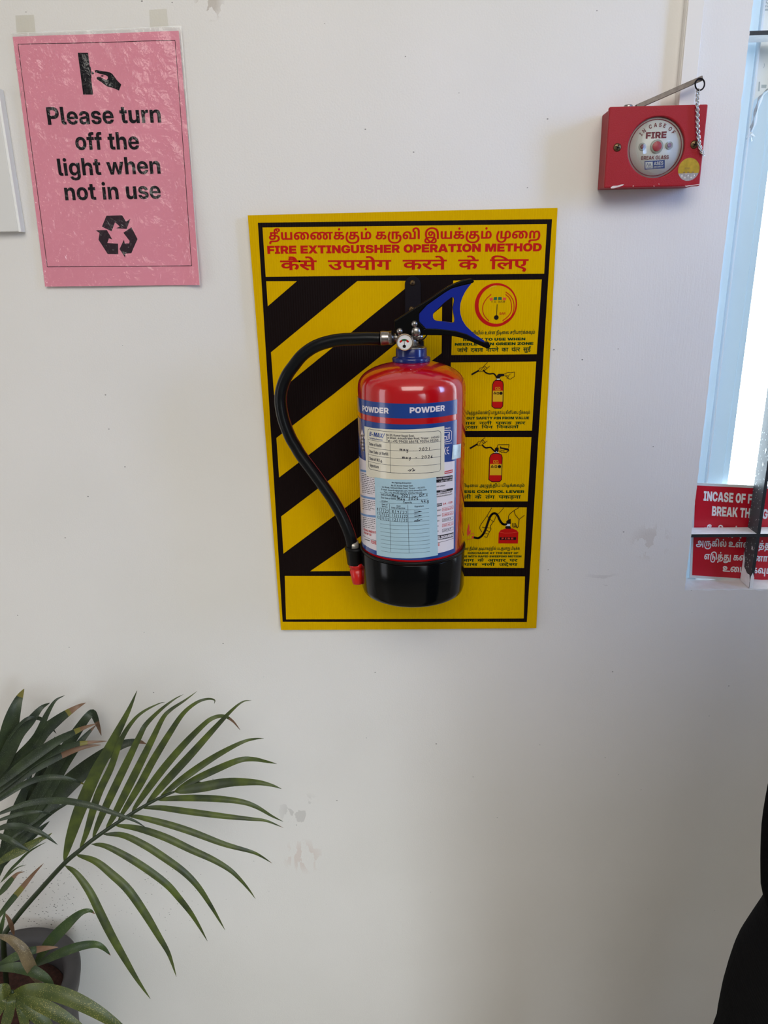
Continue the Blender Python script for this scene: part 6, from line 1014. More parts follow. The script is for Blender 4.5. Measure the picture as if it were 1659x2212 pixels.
# ------------------------------------------------------------------ labels wrapped on the cylinder
class Cyl:
    def __init__(s, r): s.r = r
    def hit(s, p, r=None):
        d = ray(*p); r = r or s.r; ox, oy = CAM.x - AXX, CAM.y - AXY
        a = d.x ** 2 + d.y ** 2; b = ox * d.x + oy * d.y; c = ox * ox + oy * oy - r * r; D = max(0, b * b - a * c); t = (-b - math.sqrt(D)) / a
        q = CAM + d * t; return math.atan2(q.x - AXX, -(q.y - AXY)), q.z
    def pt(s, ph, z, lay=0): r = s.r + lay * .00012; return Vector((AXX + r * math.sin(ph), AXY - r * math.cos(ph), z))
    def grid(s, mb, fn, nu, nv, m, lay):
        vs = [s.pt(*fn(i / nu, j / nv), lay) for j in range(nv + 1) for i in range(nu + 1)]
        return mb.add(vs, [(j * (nu + 1) + i, j * (nu + 1) + i + 1, (j + 1) * (nu + 1) + i + 1, (j + 1) * (nu + 1) + i) for j in range(nv) for i in range(nu)], m, True)
    def rect(s, mb, a0, a1, z0, z1, m, lay): return s.grid(mb, lambda u, v: (a0 + (a1 - a0) * u, z0 + (z1 - z0) * v), max(2, int(abs(a1 - a0) / .06)), 1, m, lay)
    def quad(s, mb, pts, m, lay, n=14):
        """corners TL TR BR BL as photo pixels, edges straight on the unrolled sheet"""
        A = [s.hit(p) for p in pts]
        def fn(u, v): return tuple((A[0][k] * (1 - u) + A[1][k] * u) * (1 - v) + (A[3][k] * (1 - u) + A[2][k] * u) * v for k in (0, 1))
        return s.grid(mb, fn, n, 4, m, lay)
    def text(s, mb, m, t, L, R, h, lay=4, font='M', fat=0.0, shear=0.0):
        a, b = s.hit(L), s.hit(R); W = s.r * (b[0] - a[0]); k = h * px_size(*L, AXY - RAD)
        put_text(mb, m, t, lambda u, v, e: s.pt(a[0] + u / s.r, a[1] + (b[1] - a[1]) * u / W + v, lay + e), W, k, font, fat, shear)
    def line(s, mb, pts, wpx, m, lay=4):
        P = [s.hit(p) for p in pts]; hw = wpx * px_size(*pts[0], AXY - RAD) / 2
        for a, b in zip(P, P[1:]):
            n = max(1, int(abs(b[0] - a[0]) / .07)); U = Vector(((b[0] - a[0]) * s.r, b[1] - a[1]))
            if U.length < 1e-6: continue
            U.normalize(); N = Vector((-U.y, U.x)) * hw; vs = []
            for i in range(n + 1):
                f = i / n; ph = a[0] + (b[0] - a[0]) * f; z = a[1] + (b[1] - a[1]) * f
                vs += [s.pt(ph - N.x / s.r, z - N.y, lay), s.pt(ph + N.x / s.r, z + N.y, lay)]
            mb.add(vs, [(2 * i, 2 * i + 1, 2 * i + 3, 2 * i + 2) for i in range(n)], m); lay = lay + .12 if lay - int(lay) < .3 else int(lay)
CY = Cyl(RAD)
M_LBLUE = mat('label_blue', srgb(24, 62, 138), .22, coat=.5); M_LWHITE = mat('label_white', srgb(226, 218, 226), .25, coat=.5); M_LTXT = mat('label_black', srgb(30, 28, 34), .3); M_LSTRIP = mat('label_light_blue', srgb(110, 146, 196), .3)
zl = lambda py, px=885: CY.hit((px, py))[1]
aR = CY.hit((985.5, 1000))[0]; aL = -1.62
mb = MB()
CY.rect(mb, aL, aR, zl(904), zl(872), M_LBLUE, 2); CY.rect(mb, aL, aR, zl(1210), zl(917), M_LBLUE, 2)
lab_ = mb.build('product_label', ex, fix=False); lab_['label'] = 'dark blue and white printed product label'
a1 = CY.hit((980.5, 1100))[0]; zw0, zw1 = zl(1200), zl(1008)
mb = MB()
CY.grid(mb, lambda u, v: (aL + (a1 - aL) * u, zw0 + ((zw1 + .004 * math.sin(math.pi * min(1, max(0, (aL + (a1 - aL) * u + .95) / 1.9)))) - zw0) * v), 30, 8, M_LWHITE, 3)
mb.build('white_field', lab_, fix=False)
K6 = lambda x, y: (740 + x / 5.184, 740 + y / 5.184)
K7 = lambda x, y: (740 + x / 5.184, 1000 + y / 5.184)
mb = MB()
CY.text(mb, M_LWHITE, 'POWDER', K6(227, 765), K6(518, 795), 12.6, 4, 'K'); CY.text(mb, M_LWHITE, 'POWDER', K6(752, 790), K6(1142, 762), 12.6, 4, 'K')
# arrow: keep this end up
CY.line(mb, [K6(222, 1000), K6(232, 1215)], 7.5, M_LWHITE, 4)
pa = [CY.hit(K6(*p)) for p in ((222, 970), (196, 1085), (255, 1075))]; mb.poly([CY.pt(*p, 4.1) for p in pa], M_LWHITE)
for t_, y in (('KEEP', 1052), ('THIS', 1092), ('END UP', 1130), ('WHILE', 1172), ('USING', 1210)): CY.text(mb, M_LTXT, t_, K6(208 + (y - 1052) * .05, y), K6(244 + (y - 1052) * .05, y + 3), 4.4, 5)
# standards mark and letters on the right
CY.line(mb, [K6(1136, 985), K6(1200, 980), K6(1217, 995), K6(1215, 1085), K6(1200, 1102), K6(1136, 1115)], 1.6, M_LWHITE, 4)
CY.line(mb, [K6(1136, 1008), K6(1195, 1002), K6(1193, 1082)], 1.6, M_LWHITE, 4); CY.line(mb, [K6(1180, 1022), K6(1178, 1085), K6(1136, 1092)], 1.6, M_LWHITE, 4); CY.line(mb, [K6(1136, 1052), K6(1160, 1048), K6(1158, 1078)], 1.6, M_LWHITE, 4)
CY.text(mb, M_LWHITE, '15683', K6(1138, 970), K6(1204, 962), 3.2, 4); CY.text(mb, M_LWHITE, '2550661', K6(1142, 1140), K6(1222, 1128), 2.4, 4)
CY.line(mb, [K6(1158, 1172), K6(1146, 1185), K6(1140, 1210), K6(1146, 1240), K6(1158, 1252)], 1.6, M_LWHITE, 4)
CY.line(mb, [K6(1190, 1166), K6(1172, 1176), K6(1164, 1205), K6(1170, 1235), K6(1190, 1246)], 1.6, M_LWHITE, 4); CY.line(mb, [K6(1166, 1206), K6(1186, 1204)], 1.5, M_LWHITE, 4)
# small print on the left of the label
for y in (80, 360, 560):
    CY.line(mb, [K7(205, y), K7(285 if y == 80 else 375, y + (16 if y == 80 else 40))], 4.6, M_LSTRIP, 4)
rr = random.Random(5)
for y0, n in ((118, 11), (405, 6), (605, 6)):
    for i in range(n):
        x = 216 + i * .6 + (y0 - 118) * .03
        y = y0 + i * 20.5
        xe = 366 - (rr.random() * 50 if i in (3, 5, n - 1) else 0)
        while x < xe:
            l = rr.uniform(12, 34); CY.line(mb, [K7(x, y + (x - 216) * .2), K7(min(x + l, xe), y + (min(x + l, xe) - 216) * .2)], 1.1, M_LTXT, 4); x += l + 7
CY.text(mb, M_RED, 'RECHARGE IMMEDIATELY', K7(240, 752), K7(402, 795), 5, 4); CY.text(mb, M_RED, 'AFTER ANY USE', K7(242, 788), K7(326, 818), 5, 4)
CY.line(mb, [K7(238, 812), K7(385, 872)], .8, M_LTXT, 4); CY.text(mb, M_RED, 'FIRE', K7(322, 900), K7(384, 914), 7, 4)
CY.line(mb, [K7(250, 850), K7(312, 872)], 1.6, M_LTXT, 4)
# boxes on the right of the label
CY.line(mb, [K7(1140, 108), K7(1232, 88)], 6.4, M_RED, 4); CY.text(mb, M_LWHITE, 'MAXIMUM', K7(1145, 114), K7(1228, 97), 3.2, 5)
CY.line(mb, [K7(1040, 190), K7(1228, 166)], 12, M_LTXT, 4); CY.text(mb, M_LWHITE, 'OPERATING TEMPERATURE', K7(1010, 190), K7(1222, 164), 3, 5); CY.text(mb, M_LWHITE, '-30 TO +60', K7(1080, 214), K7(1222, 190), 3, 5)
CY.text(mb, M_LTXT, 'KEEP UPRIGHT', K7(1046, 272), K7(1150, 256), 2.6, 4)
CY.line(mb, [K7(1040, 322), K7(1232, 290)], 5, M_LTXT, 4); CY.text(mb, M_LWHITE, 'CONTENTS', K7(1092, 322), K7(1160, 308), 2.4, 5)
CY.text(mb, M_LTXT, 'BI-CARBONATE (BP)', K7(1052, 358), K7(1222, 326), 3.2, 4); CY.text(mb, M_LTXT, 'MONIUM PHOSPHATE (MAP)', K7(1046, 385), K7(1224, 352), 2.8, 4)
CY.line(mb, [K7(1048, 474), K7(1112, 462)], 6.5, M_LTXT, 4); CY.text(mb, M_LWHITE, 'RATING', K7(1050, 482), K7(1108, 470), 3.6, 5); CY.text(mb, M_RED, '2A : 21B', K7(1122, 470), K7(1226, 446), 4.2, 4)
for y, lab2, val, m in ((540, 'WEIGHT', '5.000 kg ±2%', M_RED), (600, 'WEIGHT', '1.000 kg ±2%', M_RED), (660, 'MFG.', '2021', M_LTXT), (718, 'NO.', 'ISO 9C-4', M_RED), (776, 'NO.', '2017', M_LTXT)):
    CY.text(mb, M_LTXT, lab2, K7(1050, y), K7(1050 + 8.5 * len(lab2), y - 9), 2.6, 4)
    CY.line(mb, [K7(1114, y - 2), K7(1236, y - 30), K7(1236, y - 62), K7(1114, y - 34), K7(1114, y - 2)], .6, m, 4)
    CY.text(mb, m, val, K7(1122, y - 10), K7(1226 if len(val) > 4 else 1208, y - 32), 3.4, 4, shear=.2)
CY.line(mb, [K7(1052, 838), K7(1238, 800)], 10, M_LTXT, 4); CY.text(mb, M_LWHITE, 'KILOGRAMS', K7(1034, 858), K7(1234, 818), 6.4, 5, 'K')
CY.line(mb, [K7(1060, 892), K7(1248, 838)], .8, M_LTXT, 4); CY.text(mb, M_RED, 'S', K7(1066, 930), K7(1084, 926), 6, 4)
mb.build('label_lettering', lab_, fix=False)

HW = {'0': [[(.5, 1), (.1, .6), (.3, 0), (.8, .3), (.7, .9), (.5, 1)]], '1': [[(.5, 1), (.45, 0)]], '2': [[(.1, .8), (.5, 1), (.8, .7), (.1, 0), (.9, .05)]], '3': [[(.1, .9), (.7, .95), (.4, .55), (.8, .3), (.1, 0)]],
      '4': [[(.3, 1), (.1, .4), (.9, .5)], [(.7, .8), (.6, -.1)]], '6': [[(.7, 1), (.2, .5), (.3, 0), (.8, .2), (.3, .45)]], '7': [[(.1, .95), (.8, 1), (.4, 0)]], '8': [[(.8, .9), (.2, .8), (.8, .3), (.4, 0), (.15, .3), (.8, .9)]],
      '9': [[(.75, .8), (.3, .95), (.3, .55), (.75, .75), (.6, 0)]], '/': [[(.6, 1.1), (.3, -.2)]], 'm': [[(0, .7), (.1, 0), (.2, .65), (.45, .7), (.5, 0), (.65, .65), (.85, .65), (.95, 0)]], 'a': [[(.7, .6), (.2, .5), (.3, 0), (.7, .5), (.85, 0)]],
      'y': [[(.1, .65), (.3, .1), (.75, .6)], [(.75, .6), (.5, -.5), (.1, -.3)]], 'M': [[(0, 0), (.2, 1), (.45, .3), (.75, 1), (.95, 0)]], '-': [[(.2, .4), (.7, .4)]], '.': [[(.4, .1), (.5, .05)]], 'k': [[(.2, 1), (.15, 0)], [(.7, .6), (.2, .3), (.8, 0)]], 'g': [[(.7, .6), (.2, .5), (.3, .1), (.7, .5), (.6, -.5), (.1, -.3)]],
      'D': [[(.1, 1), (.1, 0), (.6, .1), (.8, .6), (.1, 1)]], 'c': [[(.7, .6), (.2, .4), (.7, 0)]], 'P': [[(.1, 0), (.15, 1), (.7, .8), (.2, .5)]], 'B': [[(.1, 0), (.1, 1), (.6, .8), (.2, .5), (.7, .2), (.1, 0)]], 'C': [[(.8, .9), (.2, .6), (.3, 0), (.8, .1)]], ' ': []}
def scrawl(mb, t, L, R, h, m, wpx=.9, lay=5):
    n = len(t)
    for i, ch in enumerate(t):
        for st in HW.get(ch, []):
            CY.line(mb, [(L[0] + (R[0] - L[0]) * (i + x * .85) / n, L[1] + (R[1] - L[1]) * (i + x) / n - y * h) for x, y in st], wpx, m, lay)
# cream refill sticker
M_CREAM = mat('cream_sticker', srgb(222, 216, 198), .3, coat=.4, noise=.03, nscale=60); M_SINK = mat('sticker_ink', srgb(36, 40, 62), .4); M_PEN = mat('pen_ink', srgb(34, 34, 52), .4)
mb = MB(); CY.quad(mb, [(788, 920.5), (959, 920), (959.5, 1027), (792.5, 1028)], M_CREAM, 6)
st = mb.build('refill_sticker', ex, fix=False); st['label'] = 'cream sticker with handwritten refill dates'
mb = MB()
A0, A1 = CY.hit(K6(288, 1000))[0], CY.hit(K6(1096, 1000))[0]
def sheet_fn(a0, a1, ztop, zbot):
    def P(u, v, lay): return CY.pt(a0 + (a1 - a0) * u, ztop + (zbot - ztop) * v, lay)
    return P
zt_, zb_ = (CY.hit(K6(300, 978))[1] + CY.hit(K6(1080, 972))[1]) / 2, (CY.hit(K6(330, 1432))[1] + CY.hit(K6(1080, 1428))[1]) / 2
SP = sheet_fn(A0, A1, zt_, zb_)
def sline(mb, P, pts, wm, m, lay, asp):
    """line in sheet units, wm metres wide; asp = sheet width in metres, height in metres"""
    for a, b in zip(pts, pts[1:]):
        d = Vector(((b[0] - a[0]) * asp[0], (b[1] - a[1]) * asp[1])); 
        if d.length < 1e-6: continue
        d.normalize(); nn = (-d.y * wm / 2 / asp[0], d.x * wm / 2 / asp[1]); n = max(1, int(abs(b[0] - a[0]) * 12)); vs = []
        for i in range(n + 1):
            f = i / n; u = a[0] + (b[0] - a[0]) * f; v = a[1] + (b[1] - a[1]) * f; vs += [P(u - nn[0], v - nn[1], lay), P(u + nn[0], v + nn[1], lay)]
        mb.add(vs, [(2 * i, 2 * i + 1, 2 * i + 3, 2 * i + 2) for i in range(n)], m)
asp = (CY.r * (A1 - A0), zt_ - zb_)
def stext(mb, P, m, t, u0, u1, v, h, lay, asp, font='M', shear=0.0):
    put_text(mb, m, t, lambda x, y, e: P(u0 + x / asp[0], v - y / asp[1], lay + e), (u1 - u0) * asp[0], h * asp[1], font, 0, shear)
def swrite(mb, P, t, u0, u1, v, h, m, lay, asp, wm=.0006, slope=0.0):
    n = len(t)
    for i, ch in enumerate(t):
        for s_ in HW.get(ch, []): sline(mb, P, [(u0 + (u1 - u0) * (i + x * .85) / n, v + slope * (i + x) / n - y * h) for x, y in s_], wm, m, lay, asp)
c_ = .035; cv = .06
sline(mb, SP, [(c_, 0), (1 - c_, 0), (1 - c_ * .3, cv * .3), (1, cv), (1, 1 - cv), (1 - c_ * .3, 1 - cv * .3), (1 - c_, 1), (c_, 1), (c_ * .3, 1 - cv * .3), (0, 1 - cv), (0, cv), (c_ * .3, cv * .3), (c_, 0)], .0005, M_SINK, 7, asp)
for v in (.265, .45, .635, .815): sline(mb, SP, [(0, v), (1, v)], .0004, M_SINK, 7, asp)
sline(mb, SP, [(.355, .265), (.355, 1)], .0004, M_SINK, 7, asp)
stext(mb, SP, M_LBLUE, 'B-MAX', .03, .25, .165, .105, 7, asp, 'K', .25); stext(mb, SP, M_LBLUE, 'Fire Fighting Enterprises', .03, .25, .235, .035, 7, asp, 'M', .25)
sline(mb, SP, [(.235, .1), (.25, .17), (.285, .05)], .0009, M_LBLUE, 7, asp)
stext(mb, SP, M_SINK, 'No.30, Kumar Nagar East,', .305, .66, .105, .05, 7, asp); stext(mb, SP, M_SINK, '1st Street, Avinashi Main Road, Tirupur - 641602.', .305, .985, .17, .05, 7, asp); stext(mb, SP, M_SINK, 'Tel : +91 99430 68678, 90254 93153', .305, .965, .25, .058, 7, asp)
for t_, v, u1 in (('Date of Refill', .4, .235), ('Due Date of Refill', .585, .33), ('Date of M.f.g.', .765, .245), ('Signature', .935, .185)): stext(mb, SP, M_SINK, t_, .025, u1, v, .072, 7, asp)
mb.build('sticker_lettering', st, fix=False)
mb = MB(); swrite(mb, SP, 'may . 2021', .48, .87, .45, .075, M_PEN, 8, asp); swrite(mb, SP, 'may - 2026', .51, .9, .64, .07, M_PEN, 8, asp)
sline(mb, SP, [(.58, .93), (.61, .9), (.6, .95), (.64, .87), (.66, .93), (.63, .94), (.67, .91)], .0006, M_PEN, 8, asp); mb.build('handwriting', st, fix=False)
# pale blue service record sticker below
M_PBLUE = mat('pale_blue_sticker', srgb(168, 200, 216), .45, noise=.02, nscale=60)
mb = MB(); q = [(810.5, 1030.5), (941.5, 1030.5), (945.2, 1198.5), (815, 1198)]; CY.quad(mb, q, M_PBLUE, 9)
sb = mb.build('service_sticker', ex, fix=False); sb['label'] = 'pale blue service record sticker with handwritten rows'
hh = [CY.hit(p) for p in q]
SB = lambda u, v, lay: CY.pt((hh[0][0] * (1 - u) + hh[1][0] * u) * (1 - v) + (hh[3][0] * (1 - u) + hh[2][0] * u) * v, (hh[0][1] * (1 - u) + hh[1][1] * u) * (1 - v) + (hh[3][1] * (1 - u) + hh[2][1] * u) * v, lay)
asp = (CY.r * (hh[1][0] - hh[0][0]), hh[0][1] - hh[3][1])
mb = MB()
stext(mb, SB, M_SINK, 'Fire Fighting Enterprises', .31, .61, .048, .017, 10, asp, 'K', .25); stext(mb, SB, M_SINK, 'No.30, Kumar Nagar East,', .3, .64, .084, .019, 10, asp); stext(mb, SB, M_SINK, '1st Street, Avinashi Main Road, Tirupur - 641602.', .14, .82, .114, .019, 10, asp)
stext(mb, SB, M_SINK, 'E-mail : bmaxfire@gmail.com, www.bmaxfire.com', .13, .84, .145, .019, 10, asp); stext(mb, SB, M_SINK, 'Tel : +91 99430 68678, 90254 93153', .18, .77, .176, .02, 10, asp); sline(mb, SB, [(.1, .182), (.86, .182)], .0003, M_SINK, 10, asp)
stext(mb, SB, M_SINK, 'Date of Refill', .12, .3, .212, .022, 10, asp); sline(mb, SB, [(.3, .218), (.86, .218)], .0003, M_SINK, 10, asp); stext(mb, SB, M_SINK, 'Type', .61, .68, .218, .02, 10, asp)
stext(mb, SB, M_SINK, 'Due Date of Refill', .12, .37, .25, .022, 10, asp); sline(mb, SB, [(.37, .255), (.86, .255)], .0003, M_SINK, 10, asp); stext(mb, SB, M_SINK, 'Location', .12, .235, .29, .02, 10, asp); stext(mb, SB, M_SINK, 'Capacity', .48, .615, .292, .02, 10, asp)
sline(mb, SB, [(.09, .3), (.87, .3)], .0003, M_SINK, 10, asp); sline(mb, SB, [(.265, .31), (.265, .925)], .00035, M_SINK, 10, asp); sline(mb, SB, [(.55, .31), (.55, .93)], .00035, M_SINK, 10, asp)
for t_, u0, u1, v in (('Date of', .13, .23, .332), ('Service', .13, .23, .36), ('Due', .38, .44, .336), ('Date of Service', .295, .51, .362), ('Signature', .65, .79, .345)): stext(mb, SB, M_SINK, t_, u0, u1, v, .019, 10, asp)
for i in range(12): sline(mb, SB, [(.09, .375 + .0505 * i), (.87, .375 + .0505 * i)], .0003, M_SINK, 10, asp)
mb.build('sticker_lettering', sb, fix=False)
mb = MB()
swrite(mb, SB, 'May 2021', .31, .6, .215, .034, M_PEN, 11, asp); swrite(mb, SB, 'DPc', .73, .87, .215, .032, M_PEN, 11, asp); swrite(mb, SB, 'May 2026', .4, .72, .253, .032, M_PEN, 11, asp); swrite(mb, SB, '4kg', .75, .88, .292, .034, M_PEN, 11, asp)
for k_, (a_, b_) in enumerate((('8/7/22', '8/9/22'), ('13/9/22', '13/11/22'), ('12/11/22', '12/1/23'))):
    v = .425 + .0505 * k_; swrite(mb, SB, a_, .03, .26, v - .012, .036, M_PEN, 11, asp, .0005, .012); swrite(mb, SB, b_, .3, .55, v - .008, .036, M_PEN, 11, asp, .0005, .01)
    sline(mb, SB, [(.65, v - .008), (.74, v - .025), (.64, v - .036)] if k_ < 2 else [(.64, v), (.71, v - .034), (.68, v - .02), (.73, v - .012), (.66, v)], .0006, M_PEN, 11, asp); sline(mb, SB, [(.64, v - .012), (.76, v - .02)], .0005, M_PEN, 11, asp)
mb.build('handwriting', sb, fix=False)
mb = MB(); M_SILV = mat('silvery_tape', srgb(196, 212, 220), .25, .35, noise=.15, nscale=150)
CY.quad(mb, [(977, 961), (994.5, 958), (993.5, 988), (974.5, 992.5)], M_SILV, 8); mb.build('tape_patch', ex, fix=False)['label'] = 'crumpled silvery tape patch'

# ================================================================== red break-glass call point
K2 = lambda x, y: (1250 + x / 4.056, 120 + y / 4.056)
M_CPR = mat('call_point_red', srgb(160, 20, 34), .45, spec=.3, bump=.35, bscale=900); M_CPH = mat('call_point_side_red', srgb(150, 18, 32), .5, spec=.3, noise=.12, nscale=120)
M_CPW = mat('dial_grey_white', srgb(212, 212, 210), .4); M_MAR = mat('maroon_print', srgb(112, 26, 48), .4); M_CHIP = mat('bare_chip', srgb(220, 205, 200), .6)
M_SCREW = mat('aged_screw', srgb(112, 92, 66), .4, .9, noise=.2, nscale=900); M_GOLD = mat('gold_foil', srgb(196, 168, 62), .3, .55, noise=.25, nscale=130); M_SILV2 = mat('silver_foil', srgb(190, 194, 200), .25, .6, noise=.3, nscale=400)
YC = -.042
cp = thing('fire_call_point', 'red break-glass fire alarm call point on the wall beside the window, with hammer and chain', 'fire alarm', at(1410, 405, 0))
FC = Flat(YC, .00015)
TL, TR, BR_, BL = [FC.P(p, 0) for p in ((1314.5, 232), (1528, 223.5), (1514, 400), (1307, 408))]
xl, xr, zt_, zb_ = (TL.x + BL.x) / 2, (TR.x + BR_.x) / 2, (TL.z + TR.z) / 2, (BL.z + BR_.z) / 2
mb = MB(); mb.box((xl + .0016, YC + .007, zb_ + .0016), (xr - .0016, -.0008, zt_ - .0016), M_CPH); mb.build('housing', cp, bevel=.0012)
dc = FC.P(K2(680, 805), 0); dr = .0337
circ = [Vector((dc.x + dr * math.cos(2 * math.pi * k / 64), YC, dc.z + dr * math.sin(2 * math.pi * k / 64))) for k in range(64)]
mb = MB(); plate3(mb, [Vector((x, YC, z)) for x, z in ((xl, zb_), (xr, zb_), (xr, zt_), (xl, zt_))], circ, YC, .0068, M_CPR)
for pts in ([(280, 1155), (300, 1142), (340, 1140), (372, 1130), (397, 1128), (385, 1140), (350, 1152), (310, 1163), (285, 1164)], [(475, 1138), (482, 1140), (480, 1148), (473, 1147)], [(655, 1140), (664, 1142), (660, 1150)], [(700, 1122), (707, 1124), (704, 1132)], [(930, 1142), (1060, 1126), (1068, 1130), (940, 1148)]):
    FC.fill(mb, [K2(*p) for p in pts], M_CHIP, 1)
mb.build('front_cover', cp, bevel=.0016, bseg=3)
YD = YC + .0042; FD = Flat(YD, .00015)
mb = MB(); mb.lathe([(dr - .0002, -.002), (dr - .0002, 0), (.0001, 0)], M_CPW, (dc.x, YD, dc.z), 64, 'Y'); dial = mb.build('dial_plate', cp, fix=False); dial['label'] = 'grey white dial with maroon lettering'
D3 = Vector((dc.x, YD, dc.z)); kd = dr / 64.0; pc = K2(680, 805)
mb = MB()
def ringm(mb, c, r0, r1, m, n=64):
    vs = []
    for i in range(n + 1):
        d = Vector((math.cos(2 * math.pi * i / n), 0, math.sin(2 * math.pi * i / n))); vs += [c + d * r0, c + d * r1]
    mb.add(vs, [(2 * i, 2 * i + 1, 2 * i + 3, 2 * i + 2) for i in range(n)], m)
ringm(mb, D3 + Vector((0, -.0002, 0)), dr * .905, dr * .94, M_MAR)
FD.arctext(mb, M_MAR, 'IN CASE OF', (1418, 319), 44.5, 146, 36, 8.6, 2, 'M')
FD.text(mb, M_MAR, 'FIRE', K2(587, 730), K2(768, 722), 14.2, 2, 'K'); FD.text(mb, M_MAR, 'BREAK GLASS', K2(547, 915), K2(788, 907), 8.2, 2, 'M')
mb.build('lettering', dial, fix=False)
M_BADGE = mat('badge_blue', srgb(34, 62, 132), .4)
mb = MB(); FD.fill(mb, [K2(577, 925), K2(754, 915), K2(754, 988), K2(578, 1000)], M_BADGE, 2); FD.fill(mb, [K2(585, 934), K2(649, 930), K2(648, 987), K2(586, 990)], M_CPW, 3)
for x in (600, 622): FD.line(mb, [K2(x - 6, 974), K2(x + 3, 944), K2(x + 6, 950), K2(x + 14, 973)], 1.1, M_BADGE, 4)
FD.line(mb, [K2(592, 982), K2(640, 979)], .8, M_BADGE, 4)
FD.text(mb, M_CPW, 'ASES', K2(658, 962), K2(740, 956), 7.4, 3, 'M'); FD.text(mb, M_CPW, 'SECURITY', K2(658, 983), K2(742, 978), 3.2, 3, 'M'); mb.build('maker_badge', dial, fix=False)
M_BTN = mat('button_red', srgb(172, 66, 76), .4); M_BCOL = mat('button_collar', srgb(158, 160, 154), .4); M_DOTC = mat('lamp_red', srgb(122, 66, 68), .3)
c = FD.P(K2(683, 797), 1); mb = MB(); mb.lathe([(.0078, 0), (.0076, .0014), (.0055, .0016)], M_BCOL, c, 32, 'Y', cap=False); mb.lathe([(.0055, .0002), (.0055, .0022), (.005, .0026), (.0001, .0027)], M_BTN, c, 32, 'Y'); mb.build('push_button', dial, fix=False)
for p in ((556, 800), (792, 788)):
    c = FD.P(K2(*p), 1); mb = MB(); mb.lathe([(.0045, 0), (.0044, .0008), (.0028, .001)], M_BCOL, c, 24, 'Y', cap=False); mb.lathe([(.0026, .0004), (.0026, .0012), (.0001, .0016)], M_DOTC, c, 20, 'Y'); mb.build('indicator_lamp', dial, fix=False)
mb = MB(); mb.lathe([(dr - .0003, -.0006), (dr - .0003, 0), (.0001, 0)], clear_film('break_glass', (.97, .98, .97), .01, 0, 40, .05, refl=.25), (dc.x, YC + .0006, dc.z), 64, 'Y'); mb.build('glass_cover', cp, fix=False)
for p in ((338, 805), (1012, 780)):
    c = FC.P(K2(*p), 0); mb = MB(); mb.lathe([(.0046, 0), (.0046, .0006), (.0036, .0014), (.0001, .0018)], M_SCREW, c, 24, 'Y')
    for a in (.3, .3 + math.pi / 2): mb.box((c.x - .0028, c.y - .0022, c.z - .0005), (c.x + .0028, c.y - .0015, c.z + .0005), M_STEEL, Matrix.Rotation(a, 3, 'Y'))
    mb.build('screw', cp)['label'] = 'aged brass crosshead screw'
c = FC.P(K2(965, 998), 1); r = .0128
mb = MB(); n = 40; lim = -.0042
P = [(r * math.cos(2 * math.pi * k / n), r * math.sin(2 * math.pi * k / n)) for k in range(n)]
mb.poly([c + Vector((x, 0, max(z, lim))) for x, z in P if z > lim - .002], M_GOLD); mb.poly([c + Vector((x, 0, min(z, lim))) for x, z in P if z < lim + .002], M_SILV2)
for i in range(5):
    x = -.0075 + .0037 * i; z = lim - .0012 - .0022 * (i % 2); mb.poly([c + Vector((x - .001, -.0001, z - .0022)), c + Vector((x + .001, -.0001, z - .0022)), c + Vector((x, -.0001, z))], M_CPW)
for x in (-.0065, -.0015, .004): mb.poly([c + Vector((x, -.0001, lim + .0004)), c + Vector((x + .0024, -.0001, lim + .0004)), c + Vector((x + .0024, -.0001, lim + .0016)), c + Vector((x, -.0001, lim + .0016))], mat('foil_brown', srgb(130, 104, 84), .4))
for x in (-.005, -.0028, -.0006): mb.poly([c + Vector((x, -.0001, .0002)), c + Vector((x + .0012, -.0001, .0002)), c + Vector((x + .0012, -.0001, .0022)), c + Vector((x, -.0001, .0022))], mat('foil_olive', srgb(150, 124, 50), .4))
mb.build('hologram_sticker', cp, fix=False)['label'] = 'round gold and silver foil sticker'
# hammer rod, hinge stub, ring and chain
r0, r1 = at(1374, 232, -.03), at(1520, 167, -.034)
mb = MB(); d = (r1 - r0).normalized(); q = Matrix(((d.x, 0, -d.z), (0, 1, 0), (d.z, 0, d.x)))
L0 = (r1 - r0).length
mb.box((0, -.0026, -.0027), (L0, .0026, .0027), mat('hammer_steel', srgb(120, 112, 106), .35, .9, noise=.2, nscale=160)); mb.v = [r0 + q @ v for v in mb.v]; mb.build('hammer_rod', cp, bevel=.0005)
c = at(1357, 231, -.022); mb = MB(); mb.lathe([(.0052, -.003), (.0052, .0012), (.0046, .002), (.0001, .0022)], M_CHROME, c, 20); mb.build('hinge_stub', cp)
rc = at(*K2(1062, 252), -.036)
mb = MB(); mb.tube([rc + Vector((.0054 * math.cos(a), .0012 * math.sin(a), .0064 * math.sin(a))) for a in [2 * math.pi * k / 32 for k in range(32)]], .0009, M_STEEL, 8, closed=True); mb.build('key_ring', cp)
cpts = spline([at(*K2(x, y), yy) for x, y, yy in ((1047, 300, -.038), (1041, 360, -.042), (1040, 420, -.045), (1042, 520, -.0455), (1043, 620, -.0455), (1050, 720, -.0455), (1062, 800, -.0455), (1082, 850, -.0455), (1104, 880, -.045))], 8)
acc = [0.0]
for a, b in zip(cpts, cpts[1:]): acc.append(acc[-1] + (b - a).length)
def along(s_):
    for i in range(len(acc) - 1):
        if acc[i + 1] >= s_:
            f = (s_ - acc[i]) / (acc[i + 1] - acc[i]); return cpts[i].lerp(cpts[i + 1], f), (cpts[i + 1] - cpts[i]).normalized()
    return cpts[-1], (cpts[-1] - cpts[-2]).normalized()
M_CHAIN = mat('chain_steel', srgb(200, 200, 202), .25, 1.0)
mb = MB(); step = .0029; nl = int(acc[-1] / step)
